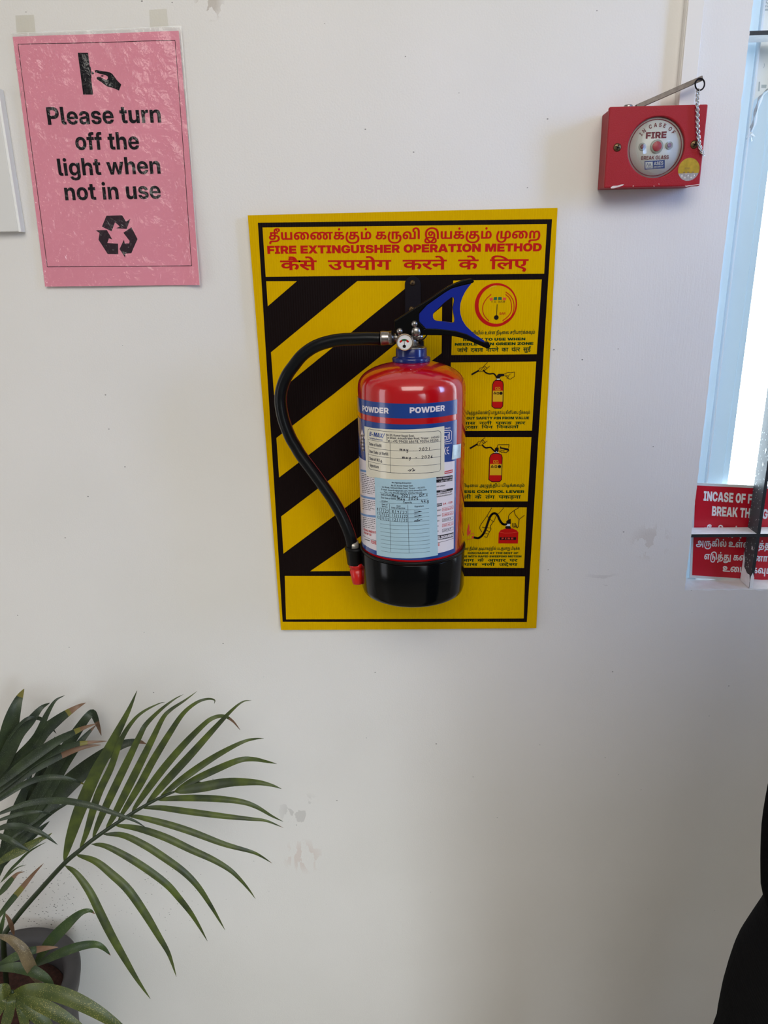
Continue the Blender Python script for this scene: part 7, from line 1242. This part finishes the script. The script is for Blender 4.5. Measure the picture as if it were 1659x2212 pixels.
for i in range(nl):
    p, t = along(i * step + step * .5); sidev = Vector((0, 1, 0)).cross(t).normalized(); bk = Vector((0, -1, 0))
    u = (sidev * math.cos(.8 if i % 2 else -.8) + bk * math.sin(.8 if i % 2 else -.8)).normalized()
    mb.tube([p + t * (.0025 * math.cos(a)) + u * (.0019 * math.sin(a)) for a in [2 * math.pi * k / 10 for k in range(10)]], .00072, M_CHAIN, 5, closed=True)
mb.build('chain', cp, fix=False)['label'] = 'fine steel curb chain'

# ================================================================== potted palm, lower left
def leaf_material(name, a, b, dust=0.0, dustcol=srgb(176, 168, 120)):
    m = D2.materials.new(name); m.use_nodes = True; n = m.node_tree.nodes; L = m.node_tree.links; p = n['Principled BSDF']
    p.inputs['Roughness'].default_value = .42; p.inputs['Specular IOR Level'].default_value = .4
    t = n.new('ShaderNodeTexCoord'); x = n.new('ShaderNodeTexNoise'); x.inputs['Scale'].default_value = 38; x.inputs['Detail'].default_value = 3; L.new(t.outputs['Object'], x.inputs['Vector'])
    r = n.new('ShaderNodeValToRGB'); r.color_ramp.elements[0].position = .35; r.color_ramp.elements[0].color = (*a, 1); r.color_ramp.elements[1].position = .68; r.color_ramp.elements[1].color = (*b, 1)
    L.new(x.outputs['Fac'], r.inputs[0]); col = r.outputs[0]
    if dust:
        v = n.new('ShaderNodeTexVoronoi'); v.inputs['Scale'].default_value = 560; L.new(t.outputs['Object'], v.inputs['Vector'])
        y = n.new('ShaderNodeTexNoise'); y.inputs['Scale'].default_value = 26; L.new(t.outputs['Object'], y.inputs['Vector'])
        k = n.new('ShaderNodeMath'); k.operation = 'MULTIPLY'; L.new(y.outputs['Fac'], k.inputs[0]); k.inputs[1].default_value = dust
        c = n.new('ShaderNodeMath'); c.operation = 'LESS_THAN'; L.new(v.outputs['Distance'], c.inputs[0]); L.new(k.outputs[0], c.inputs[1])
        mx = n.new('ShaderNodeMix'); mx.data_type = 'RGBA'; L.new(c.outputs[0], mx.inputs['Factor']); L.new(col, mx.inputs['A']); mx.inputs['B'].default_value = (*dustcol, 1); col = mx.outputs['Result']
    L.new(col, p.inputs['Base Color']); return m
M_LF = leaf_material('palm_leaflet_green', srgb(50, 60, 34), srgb(84, 96, 36))
M_LD = leaf_material('dark_dusty_leaf', srgb(38, 48, 36), srgb(56, 68, 44), .28, srgb(120, 130, 108))
M_LG = leaf_material('mid_green_leaf', srgb(46, 64, 38), srgb(66, 84, 42), .3, srgb(130, 142, 96))
M_LY = leaf_material('speckled_fan_leaf', srgb(62, 74, 34), srgb(86, 94, 42), .5, srgb(150, 142, 76))
M_DRY = leaf_material('dry_leaf_tip', srgb(108, 80, 60), srgb(130, 100, 78)); M_DEAD = leaf_material('dead_leaf', srgb(96, 84, 62), srgb(130, 114, 86), .4, srgb(168, 152, 120)); M_YTIP = leaf_material('yellowing_leaf', srgb(106, 102, 44), srgb(126, 116, 54))
M_RACH = mat('rachis_green', srgb(40, 52, 30), .4); M_POT = mat('grey_pot', srgb(68, 66, 68), .6, noise=.08, nscale=30, bump=.2, bscale=160); M_SOIL = mat('reddish_soil', srgb(62, 34, 26), .95, noise=.4, nscale=140, bump=1.0, bscale=220)
YP = -.135
pc_ = at(14, 2124, YP); PR = .1135
palm = thing('potted_palm', 'palm with feathery and fan-shaped leaves in a grey pot by the wall', 'potted plant', (pc_.x, YP, 0))
zr_ = pc_.z
mb = MB(); mb.lathe([(.001, .004), (.072, .004), (.078, 0), (.082, .006), (.098, zr_ - .07), (.1, zr_ - .045), (.108, zr_ - .035), (PR - .001, zr_ - .014), (PR, zr_ - .006), (PR - .004, zr_), (PR - .012, zr_ - .0005), (PR - .022, zr_ - .004), (PR - .0275, zr_ - .012), (PR - .029, zr_ - .06), (PR - .034, zr_ - .1)], M_POT, (pc_.x, YP, 0), 72, cap=False)
mb.build('pot', palm)['label'] = 'grey plastic pot with a broad rounded rim'
mb = MB(); mb.lathe([(PR - .03, zr_ - .05), (.06, zr_ - .042), (.03, zr_ - .046), (.0005, zr_ - .04)], M_SOIL, (pc_.x, YP, 0), 40, cap=False); mb.build('soil', palm)
M_STONE = mat('pale_pebble', srgb(110, 100, 96), .7)
mb = MB(); mb.ball(at(84, 2133, YP - .03), .011, M_STONE, 12, (1, .8, .6)); mb.build('pebble', palm)

def leaf(mb, pts, wpx, y0, y1, m, tip=None, tipfrac=.0, bow=0.0, tip2=None, wide=.38, n=5, fold=.22):
    """blade along traced points; y0/y1 distance from the wall at base and tip, bow bulges it towards the room"""
    N = len(pts); P = [at(x, y, y0 + (y1 - y0) * i / (N - 1) - bow * math.sin(math.pi * i / (N - 1))) for i, (x, y) in enumerate(pts)]
    S = spline(P, n); M_ = len(S); vs = []; acc = [0]
    for a, b in zip(S, S[1:]): acc.append(acc[-1] + (b - a).length)
    for i, p in enumerate(S):
        t = acc[i] / acc[-1]; T = (S[min(i + 1, M_ - 1)] - S[max(i - 1, 0)]).normalized(); V = (p - CAM); dist = V.dot(AX_F); V.normalize()
        W_ = T.cross(V); W_.normalize(); Nn = W_.cross(T).normalized()
        if Nn.dot(V) < 0: Nn = -Nn
        e = math.log(.5) / math.log(wide); s = math.sin(math.pi * t ** e) if t < 1 else 0
        prof = max(.03, (s ** .75) * (1 if t < wide else 1)) * (1 - .0 * t); hw = wpx * dist / FPX / 2 * prof
        if t < .02: hw *= .6
        for k, f in ((-1, 0), (-.5, .55), (0, 1), (.5, .55), (1, 0)): vs.append(p + W_ * hw * k + Nn * hw * fold * f)
    b0 = len(mb.v); fs = {}
    for i in range(M_ - 1):
        t = acc[i] / acc[-1]; mm = tip if tip and t > 1 - tipfrac else tip2 if tip2 and t > 1 - tipfrac * 1.4 else m
        for k in range(4): fs.setdefault(mm, []).append((i * 5 + k, i * 5 + k + 1, i * 5 + 6 + k, i * 5 + 5 + k))
    mb.v += vs
    for mm, F_ in fs.items():
        s_ = mb.slot(mm)
        for f in F_: mb.f.append([b0 + i for i in f]); mb.mi.append(s_); mb.sm.append(True)

# --- the feathery frond reaching to the right
Y0 = -.17
rach = [(6, 2022), (40, 1976), (85, 1924), (138, 1866), (172, 1837), (200, 1814), (246, 1782), (300, 1748), (339, 1726.5), (360, 1717), (376, 1710.5)]
ydep = lambda i, n, a=-.135, b=-.14: a + (b - a) * i / (n - 1)
R_ = spline([at(x, y, ydep(i, len(rach))) for i, (x, y) in enumerate(rach)], 5)
stem0 = Vector((at(0, 2040, -.13).x - .012, -.125, zr_ - .045))
mb = MB(); mb.tube([stem0] + R_, [.0042] + [.004 * (1 - .72 * i / len(R_)) + .0004 for i in range(len(R_))], M_RACH, 10)
U = [([(138, 1862), (152, 1810), (173, 1748), (207, 1669), (229, 1629), (254, 1581), (278, 1534), (296, 1492)], 27, 0),
 ([(172, 1835), (187, 1798), (211, 1719), (239, 1659), (261, 1599), (286, 1559), (310, 1537), (343, 1520), (356, 1517)], 16, 0), ([(200, 1812), (217, 1768), (249, 1699), (278, 1639), (302, 1589), (316, 1564), (346, 1534), (376, 1511), (396, 1500)], 17, 0),
 ([(227, 1793), (245, 1764), (288, 1679), (318, 1619), (331, 1593), (352, 1551), (369, 1533), (399, 1513), (426, 1493)], 17, 0), ([(254, 1774), (300, 1699), (331, 1642), (369, 1580), (396, 1541), (424, 1518), (447, 1510), (463, 1512), (463, 1520)], 16, 0),
 ([(283, 1757), (302, 1729), (346, 1669), (392, 1614), (437, 1568), (460, 1551), (483, 1547), (502, 1557), (519, 1577)], 16, .12), ([(313, 1742), (357, 1690), (414, 1628), (460, 1577), (499, 1536), (524, 1516), (543, 1513)], 17, 0),
 ([(342, 1726), (391, 1685), (449, 1644), (495, 1617), (529, 1601), (552, 1596), (570, 1595)], 15, 0), ([(376, 1710), (419, 1685), (472, 1660), (517, 1642), (547, 1640), (575, 1645), (598, 1650)], 15, 0), ([(376, 1711), (437, 1700), (495, 1690), (552, 1690), (586, 1696), (608, 1704)], 21, 0),
 ([(337, 1728), (391, 1724), (460, 1725), (517, 1731), (552, 1742), (586, 1762), (612, 1775)], 14, 0), ([(305, 1745), (346, 1745), (414, 1754), (483, 1763), (540, 1769), (575, 1773), (612, 1788)], 13, .05), ([(275, 1762), (300, 1765), (357, 1779), (414, 1797), (483, 1823), (540, 1839), (563, 1849), (588, 1865)], 14, .04),
 ([(246, 1782), (300, 1790), (357, 1809), (414, 1836), (460, 1857), (495, 1878), (517, 1898), (537, 1921), (552, 1942)], 15, 0), ([(222, 1802), (265, 1804), (313, 1826), (361, 1857), (400, 1886), (430, 1918), (457, 1959), (474, 1988), (486, 2009)], 15, 0),
 ([(195, 1823), (229, 1828), (277, 1852), (325, 1883), (362, 1912), (386, 1939), (412, 1972), (432, 2004), (448, 2033)], 15, 0), ([(163, 1846), (205, 1860), (241, 1888), (277, 1922), (313, 1973), (342, 2021), (362, 2055), (372, 2081), (381, 2110)], 17, 0),
 ([(138, 1868), (164, 1886), (193, 1925), (217, 1973), (241, 2021), (270, 2072), (297, 2117), (325, 2158)], 17, 0)]
rl = random.Random(11)
for i, (pts, wd, dry) in enumerate(U):
    leaf(mb, pts, wd, -.137, -.137 + rl.uniform(.0, .05) * (1 if i < 9 else -.6), M_LF, M_DRY if dry else None, dry, bow=.012, wide=.36 if i else .42)
leaf(mb, [(376, 1711), (398, 1700), (420, 1694), (440, 1692)], 15, -.137, -.138, M_LF, wide=.6)
mb.build('feather_frond', palm, fix=False)['label'] = 'feathery frond reaching right on an arching stalk'

# --- broad dusty leaves crowding the left edge
def group_(name, items, y0, y1, m, label=None, stalk=None):
    mb = MB()
    if stalk: mb.tube(spline([at(x, y, yy) for x, y, yy in stalk], 5), .0034, M_RACH, 8)
    for it in items:
        pts, wd = it[0], it[1]; kw = it[2] if len(it) > 2 else {}
        leaf(mb, pts[::-1], wd, y0 + rl.uniform(-.008, .008), y1 + rl.uniform(-.015, .015), kw.get('m', m), kw.get('tip'), kw.get('f', 0), .01, kw.get('tip2'), kw.get('wide', .5), fold=kw.get('fold', .22))
    o = mb.build(name, palm, fix=False)
    if label: o['label'] = label
DT = dict(tip=M_DRY, f=.12, tip2=M_YTIP)
group_('fan_leaf', [([(52, 1488), (40, 1511), (26, 1553), (10, 1625), (-8, 1690)], 36, dict(tip=M_YTIP, f=.1)), ([(108, 1518), (88, 1530), (64, 1559), (34, 1593), (0, 1665), (-30, 1730)], 30, {}),
    ([(140, 1502), (119, 1514), (100, 1545), (84, 1581), (64, 1613), (10, 1669), (-30, 1715)], 17, {}), ([(185, 1518), (165, 1528), (129, 1552), (95, 1581), (66, 1617), (0, 1677), (-30, 1705)], 30, DT),
    ([(122, 1585), (105, 1565), (85, 1552), (60, 1552), (36, 1572), (18, 1600)], 8, {})], -.10, -.06, M_LD, 'upper fan leaf with dark dusty fingers', None)
group_('fan_leaf', [([(219, 1589), (211, 1565), (201, 1541), (191, 1546), (173, 1570), (139, 1621), (111, 1669), (80, 1719), (40, 1788), (5, 1850)], 26, dict(tip=M_DRY, f=.1)), ([(208, 1566), (189, 1585), (169, 1609), (139, 1649), (109, 1699), (75, 1755), (40, 1815)], 27, dict(tip=M_DRY, f=.05)),
    ([(316, 1607), (300, 1602), (280, 1604), (249, 1615), (199, 1650), (159, 1683), (119, 1722), (80, 1755), (30, 1800), (0, 1826)], 38, dict(tip=M_DRY, f=.06)), ([(149, 1735), (119, 1748), (89, 1768), (60, 1797), (30, 1830), (-10, 1880)], 24, {}), ([(107, 1774), (80, 1797), (50, 1822), (20, 1850), (-5, 1885)], 18, {}),
    ([(118, 1592), (104, 1625), (84, 1680), (52, 1745), (20, 1825), (0, 1880)], 26, {}), ([(72, 1660), (56, 1700), (34, 1760), (10, 1840), (-4, 1900)], 26, {})], -.075, -.035, M_LD, 'rear fan leaf with tall dark fingers, one torn')
group_('fan_leaf', [([(209, 1563), (179, 1573), (149, 1587), (119, 1603), (80, 1629), (40, 1659), (0, 1693), (-30, 1716)], 22, DT), ([(232, 1601), (210, 1602), (189, 1604), (159, 1609), (119, 1623), (70, 1649), (0, 1707), (-30, 1735)], 17, DT),
    ([(218, 1609), (190, 1612), (169, 1617), (145, 1625), (109, 1641), (60, 1667), (0, 1716), (-30, 1742)], 22, dict(tip=M_DRY, f=.28, tip2=None)), ([(140, 1612), (109, 1613), (80, 1627), (40, 1659), (0, 1697), (-30, 1726)], 30, {}),
    ([(187, 1697), (165, 1687), (129, 1679), (90, 1681), (50, 1695), (0, 1727), (-30, 1748)], 13, dict(tip=M_YTIP, f=.08))], -.13, -.11, M_LD, 'middle fan leaf with brown-tipped fingers')
group_('fan_leaf', [([(316, 1788), (288, 1772), (239, 1754), (199, 1741), (149, 1731), (100, 1730), (50, 1738), (0, 1757), (-30, 1770)], 14, {}), ([(125, 1825), (100, 1806), (80, 1796), (50, 1786), (20, 1784), (0, 1789), (-30, 1800)], 13, {}), ([(112, 1758), (85, 1754), (55, 1756), (25, 1763), (-20, 1778)], 9, {}),
    ([(67, 1840), (40, 1826), (20, 1814), (0, 1806), (-25, 1800)], 12, {})], -.165, -.17, M_LD, 'front fan leaf of narrow arching fingers')
group_('fan_leaf', [([(113, 1799), (100, 1808), (89, 1812), (50, 1834), (10, 1855), (-15, 1872)], 19, dict(m=M_LY)), ([(100, 1819), (80, 1829), (60, 1842), (40, 1862), (22, 1880), (0, 1908)], 6, {}), ([(56, 1869), (40, 1873), (20, 1888), (0, 1908)], 4, {}), ([(52, 1883), (36, 1888), (14, 1913), (-6, 1938)], 13, dict(tip=M_DRY, f=.25)),
    ([(94, 1865), (72, 1888), (48, 1917), (24, 1946), (0, 1976), (-15, 1996)], 13, dict(tip=M_DRY, f=.34, tip2=M_YTIP)), ([(12, 1965), (6, 1990), (0, 2014), (-5, 2030)], 10, {})], -.155, -.16, M_LG, 'small lower fingers with yellow and brown ends')
group_('leaf', [([(205, 1974), (193, 1967), (173, 1973), (145, 1997), (104, 2040), (72, 2089)], 24, dict(tip=M_DRY, f=.03)), ([(239, 2064), (224, 2048), (205, 2040), (169, 2045), (121, 2063), (70, 2090)], 19, dict(tip=M_DRY, f=.03))], -.15, -.17, M_LG, 'forked green leaf over the rim of the pot')
group_('leaf', [([(126, 2046), (101, 2048), (72, 2053), (36, 2065), (0, 2085), (-20, 2098)], 18, dict(tip=M_DRY, f=.24, wide=.55))], -.16, -.175, M_LG)
group_('leaf', [([(120, 2137), (101, 2115), (72, 2098), (36, 2090), (0, 2092), (-20, 2096)], 22, dict(wide=.6))], -.165, -.19, M_LG)
group_('dry_leaf', [([(91, 2131), (75, 2106), (60, 2076), (48, 2051), (24, 2030), (0, 2022), (-20, 2018)], 24, dict(m=M_DEAD, wide=.6))], -.18, -.2, M_DEAD, 'withered brown leaf hanging into the pot')
group_('dry_leaf', [([(31, 2022), (23, 1995), (14, 1978), (4, 1970)], 9, dict(m=M_DRY))], -.15, -.15, M_DRY, 'small dry brown sliver at the stalk')
fan = [([(29, 2141), (72, 2137), (132, 2149), (193, 2176), (253, 2214), (290, 2245)], 30), ([(29, 2143), (72, 2163), (121, 2188), (169, 2218), (200, 2242)], 27), ([(29, 2143), (60, 2176), (101, 2214), (125, 2240)], 26), ([(29, 2143), (45, 2178), (54, 2214), (58, 2245)], 19), ([(28, 2143), (24, 2168), (12, 2214), (4, 2240)], 22), ([(24, 2140), (5, 2142), (-30, 2160), (-60, 2180)], 34), ([(24, 2143), (8, 2165), (-12, 2195), (-30, 2225)], 20)]
mb = MB()
for pts, wd in fan: leaf(mb, pts, wd, -.235, -.25, M_LY, bow=.012, wide=.42)
mb.tube(spline([at(28, 2142, -.236), at(10, 2150, -.2), Vector((pc_.x, YP - .02, zr_ - .045))], 5), .0028, M_RACH, 8)
mb.build('fan_leaf', palm, fix=False)['label'] = 'nearest fan leaf, yellow-speckled and dusty'

# ================================================================== person standing at the right edge
M_SKIN = mat('brown_skin', srgb(128, 82, 60), .5, noise=.06, nscale=30); M_HAIR = mat('black_hair', (.012, .01, .01), .5, bump=.8, bscale=300)
def cloth(name, col, sc_):
    m = mat(name, col, .95, spec=.02); n = m.node_tree.nodes; L = m.node_tree.links
    t = n.new('ShaderNodeTexCoord'); mp = n.new('ShaderNodeMapping'); L.new(t.outputs['Object'], mp.inputs[0]); mp.inputs['Rotation'].default_value = (0, math.radians(55), 0)
    w_ = n.new('ShaderNodeTexWave'); w_.inputs['Scale'].default_value = sc_; L.new(mp.outputs[0], w_.inputs['Vector'])
    bp = n.new('ShaderNodeBump'); bp.inputs['Strength'].default_value = .5; bp.inputs['Distance'].default_value = .0006; L.new(w_.outputs['Fac'], bp.inputs['Height']); L.new(bp.outputs[0], n['Principled BSDF'].inputs['Normal']); return m
M_TROU = cloth('black_twill', (.0085, .0085, .009), 130); M_SHIRT = cloth('black_jersey', (.0032, .0032, .0036), 300); M_SEAM = mat('dark_seam', (.0012, .0012, .0012), .9, spec=0.0); M_SHOE = mat('black_shoe', (.015, .014, .013), .4)
CX, CYP = .445, -.568
per = thing('person', 'person in black shirt and black trousers standing at right with an elbow bent', 'person', (CX, CYP, 0))
def interp(tab, z):
    for (z0, a0), (z1, a1) in zip(tab, tab[1:]):
        if z0 <= z <= z1: f = (z - z0) / (z1 - z0); return a0 + (a1 - a0) * f
    return tab[0][1] if z < tab[0][0] else tab[-1][1]
HIP = [(.66, .174), (.72, .176), (.77, .1792), (.81, .177), (.84, .1715), (.865, .1625), (.89, .153), (.91, .150), (.93, .148), (.953, .145), (.98, .144)]
def sm(tab, z): return (interp(tab, z - .008) + 2 * interp(tab, z) + interp(tab, z + .008)) / 4
def loft(mb, rings, m, n=40, cap=(True, True)):
    """rings: (cx, cy, z, a, b)"""
    vs = [Vector((cx + a * math.copysign(abs(math.cos(t)) ** .9, math.cos(t)), cy + b * math.copysign(abs(math.sin(t)) ** .9, math.sin(t)), z)) for cx, cy, z, a, b in rings for t in [2 * math.pi * k / n for k in range(n)]]
    fs = [(i * n + k, i * n + (k + 1) % n, (i + 1) * n + (k + 1) % n, (i + 1) * n + k) for i in range(len(rings) - 1) for k in range(n)]
    if cap[0]: fs.append(list(range(n))[::-1])
    if cap[1]: fs.append([(len(rings) - 1) * n + k for k in range(n)])
    mb.add(vs, fs, m, True)
mb = MB()
bz = lambda z: interp([(.70, .108), (.84, .122), (.93, .112), (.972, .102)], z)
loft(mb, [(CX, CYP, .724, .15, .085), (CX, CYP, .728, .168, .102)] + [(CX, CYP, z, sm(HIP, z), bz(z)) for z in [.736 + .008 * i for i in range(30)]], M_TROU, 64)
for s in (-1, 1):
    loft(mb, [(CX + s * (.083 + .004 * (.8 - z)), CYP + .012 * math.sin((z - .4) * 4), z, a, b) for z, a, b in ((.035, .062, .075), (.06, .06, .07), (.2, .064, .068), (.35, .07, .074), (.48, .073, .078), (.6, .081, .09), (.66, .0855, .1), (.715, .0865, .102), (.755, .080, .098), (.79, .066, .09))], M_TROU, 40)
trou = mb.build('trousers', per); trou['label'] = 'black twill trousers'
def hit_hip(p):
    d = ray(*p); t = .2
    while t < 1.2:
        q = CAM + d * t
        if .70 < q.z < .98 and ((q.x - CX) / sm(HIP, q.z)) ** 2 + ((q.y - CYP) / bz(q.z)) ** 2 < 1.0: return q
        t += .0005
    return None
sp = [hit_hip(p) for p in ((1664, 1966), (1658, 1977), (1645, 2000), (1631, 2023), (1606, 2057), (1584, 2092), (1574, 2131), (1566, 2158), (1560, 2196), (1557, 2225))]
sp = [q for q in sp if q]
if len(sp) > 3:
    mb = MB(); mb.tube(spline(sp, 4), .0008, M_SEAM, 8); mb.build('pocket_seam', trou)
    mb = MB()
    for cr in (((1585, 2112), (1592, 2128), (1598, 2150)), ((1576, 2135), (1580, 2170), (1592, 2215)), ((1568, 2165), (1572, 2200), (1575, 2225))):
        q = [hit_hip(p) for p in cr]
        if all(q): mb.tube(spline(q, 4), [.0003, .0006, .001, .0012, .0012, .001, .0008, .0006, .0003], M_TROU, 8)
    if mb.v: mb.build('creases', trou)
SH = [(.92, .158), (.94, .1615), (.953, .1636), (.98, .1663), (1.0, .1664), (1.03, .1661), (1.06, .160), (1.12, .158), (1.25, .165), (1.34, .168), (1.39, .158), (1.42, .125), (1.445, .078), (1.46, .058)]
mb = MB(); bs = lambda z: interp([(.92, .118), (.95, .116), (1.0, .118), (1.2, .112), (1.3, .118), (1.4, .088), (1.455, .06)], z)
loft(mb, [(CX, CYP, z, sm(SH, z), bs(z)) for z in [.926 + .0129 * i for i in range(42)]], M_SHIRT, 64)
EL = {-1: (Vector((.312, -.575, 1.385)), Vector((.283, -.568, 1.25)), Vector((.322, -.565, 1.12))), 1: (Vector((.56, -.575, 1.385)), Vector((.60, -.572, 1.25)), Vector((.612, -.575, 1.10)))}
for s in (-1, 1):
    a, b, c = EL[s]; mb.tube(spline([a + Vector((-s * .07, 0, -.012)), a, a.lerp(b, .5), a.lerp(b, .74)], 5), [.045, .048, .051, .054, .056] + [.057] * 5 + [.053] * 5 + [.051], M_SHIRT, 24)
mb.build('shirt', per)['label'] = 'black short-sleeved shirt'
me = D2.meshes.new('body'); bm = bmesh.new(); sk = bm.verts.layers.skin.verify(); V = []
def jv(p, r, parent_=None):
    v = bm.verts.new(Vector(p) - Vector((CX, CYP, 0))); v[sk].radius = (r, r) if not isinstance(r, tuple) else r
    if parent_ is not None: bm.edges.new((parent_, v))
    return v
pel = jv((CX, CYP, .92), .10); pel[sk].use_root = True
sp_ = jv((CX, CYP, 1.1), .105, pel); ch = jv((CX, CYP, 1.28), .11, sp_); nb = jv((CX, CYP, 1.42), .05, ch); nk = jv((CX, CYP + .005, 1.47), .043, nb)
jaw = jv((CX, CYP + .02, 1.535), .064, nk); fc = jv((CX, CYP + .012, 1.60), .082, jaw); cr = jv((CX, CYP, 1.665), .08, fc); tp = jv((CX, CYP - .002, 1.71), .05, cr)
ns = jv((CX, CYP + .108, 1.592), .012, fc)
for s in (-1, 1):
    ear = jv((CX + s * .083, CYP - .002, 1.6), .014, fc)
    hp_ = jv((CX + s * .085, CYP, .84), .075, pel); kn = jv((CX + s * .09, CYP + .012, .48), .055, hp_); an = jv((CX + s * .092, CYP - .01, .09), .036, kn); ft_ = jv((CX + s * .098, CYP + .13, .04), .03, an)
    a, b, c = EL[s]
    sh = jv(a, .052, ch); bi = jv(b, .047, sh); el = jv(c, .037, bi)
    wr = Vector((.41, -.42, 1.13)) if s < 0 else Vector((.60, -.53, .86)); dirn = (wr - c).normalized()
    fo = jv(c.lerp(wr, .4), .037, el); w_v = jv(wr, .026, fo); pa = jv(wr + dirn * .05, (.03, .018), w_v)
    side = dirn.cross(Vector((0, 0, 1)) if s < 0 else Vector((1, 0, 0))).normalized(); dn = dirn.cross(side).normalized()
    for k, l in ((-1.5, .055), (-.5, .068), (.5, .074), (1.5, .066)):
        p0 = wr + dirn * .088 + side * .0165 * k; f0 = jv(p0, .0095, pa); f1 = jv(p0 + dirn * l * .5 + dn * .006, .0085, f0); jv(p0 + dirn * l * .85 + dn * .022, .007, f1)
    t0_ = jv(wr + dirn * .035 + side * .036, .011, w_v); jv(wr + dirn * .075 + side * .05 + dn * .012, .009, t0_)
bm.to_mesh(me); bm.free(); me.materials.append(M_SKIN)
body = D2.objects.new('body', me); COL.objects.link(body); body.parent = per
body.modifiers.new('skin', 'SKIN').use_smooth_shade = True; sb_ = body.modifiers.new('smooth', 'SUBSURF'); sb_.levels = 1; sb_.render_levels = 1
dg_ = bpy.context.evaluated_depsgraph_get(); me2 = D2.meshes.new_from_object(body.evaluated_get(dg_)); body.modifiers.clear(); body.data = me2; me2.name = 'body'
if not me2.materials: me2.materials.append(M_SKIN)
mb = MB(); mb.ball((CX, CYP - .012, 1.655), .098, M_HAIR, 28, (.92, 1.0, .86)); mb.ball((CX, CYP - .05, 1.60), .07, M_HAIR, 20, (1.05, .7, 1.0)); mb.build('hair', per)
M_EYE = mat('eye_white', srgb(225, 222, 215), .2); M_LIP = mat('lip', srgb(118, 66, 58), .5)
for s in (-1, 1):
    mb = MB(); mb.ball((CX + s * .032, CYP + .085, 1.605), .0125, M_EYE, 14); mb.ball((CX + s * .032, CYP + .0935, 1.605), .006, M_HAIR, 12); mb.build('eye', per)
    mb = MB(); mb.tube([(CX + s * .018, CYP + .095, 1.627), (CX + s * .033, CYP + .094, 1.631), (CX + s * .05, CYP + .082, 1.626)], .004, M_HAIR, 8); mb.build('eyebrow', per)
    mb = MB(); mb.ball((CX + s * .097, CYP + .05, .045), .06, M_SHOE, 20, (.75, 2.1, .72)); mb.box((CX + s * .097 - .043, CYP - .07, .001), (CX + s * .097 + .043, CYP + .165, .016), M_SHOE); mb.build('shoe', per)
mb = MB(); mb.tube([(CX - .022, CYP + .083, 1.552), (CX, CYP + .09, 1.55), (CX + .022, CYP + .083, 1.552)], .006, M_LIP, 10); mb.build('mouth', per)
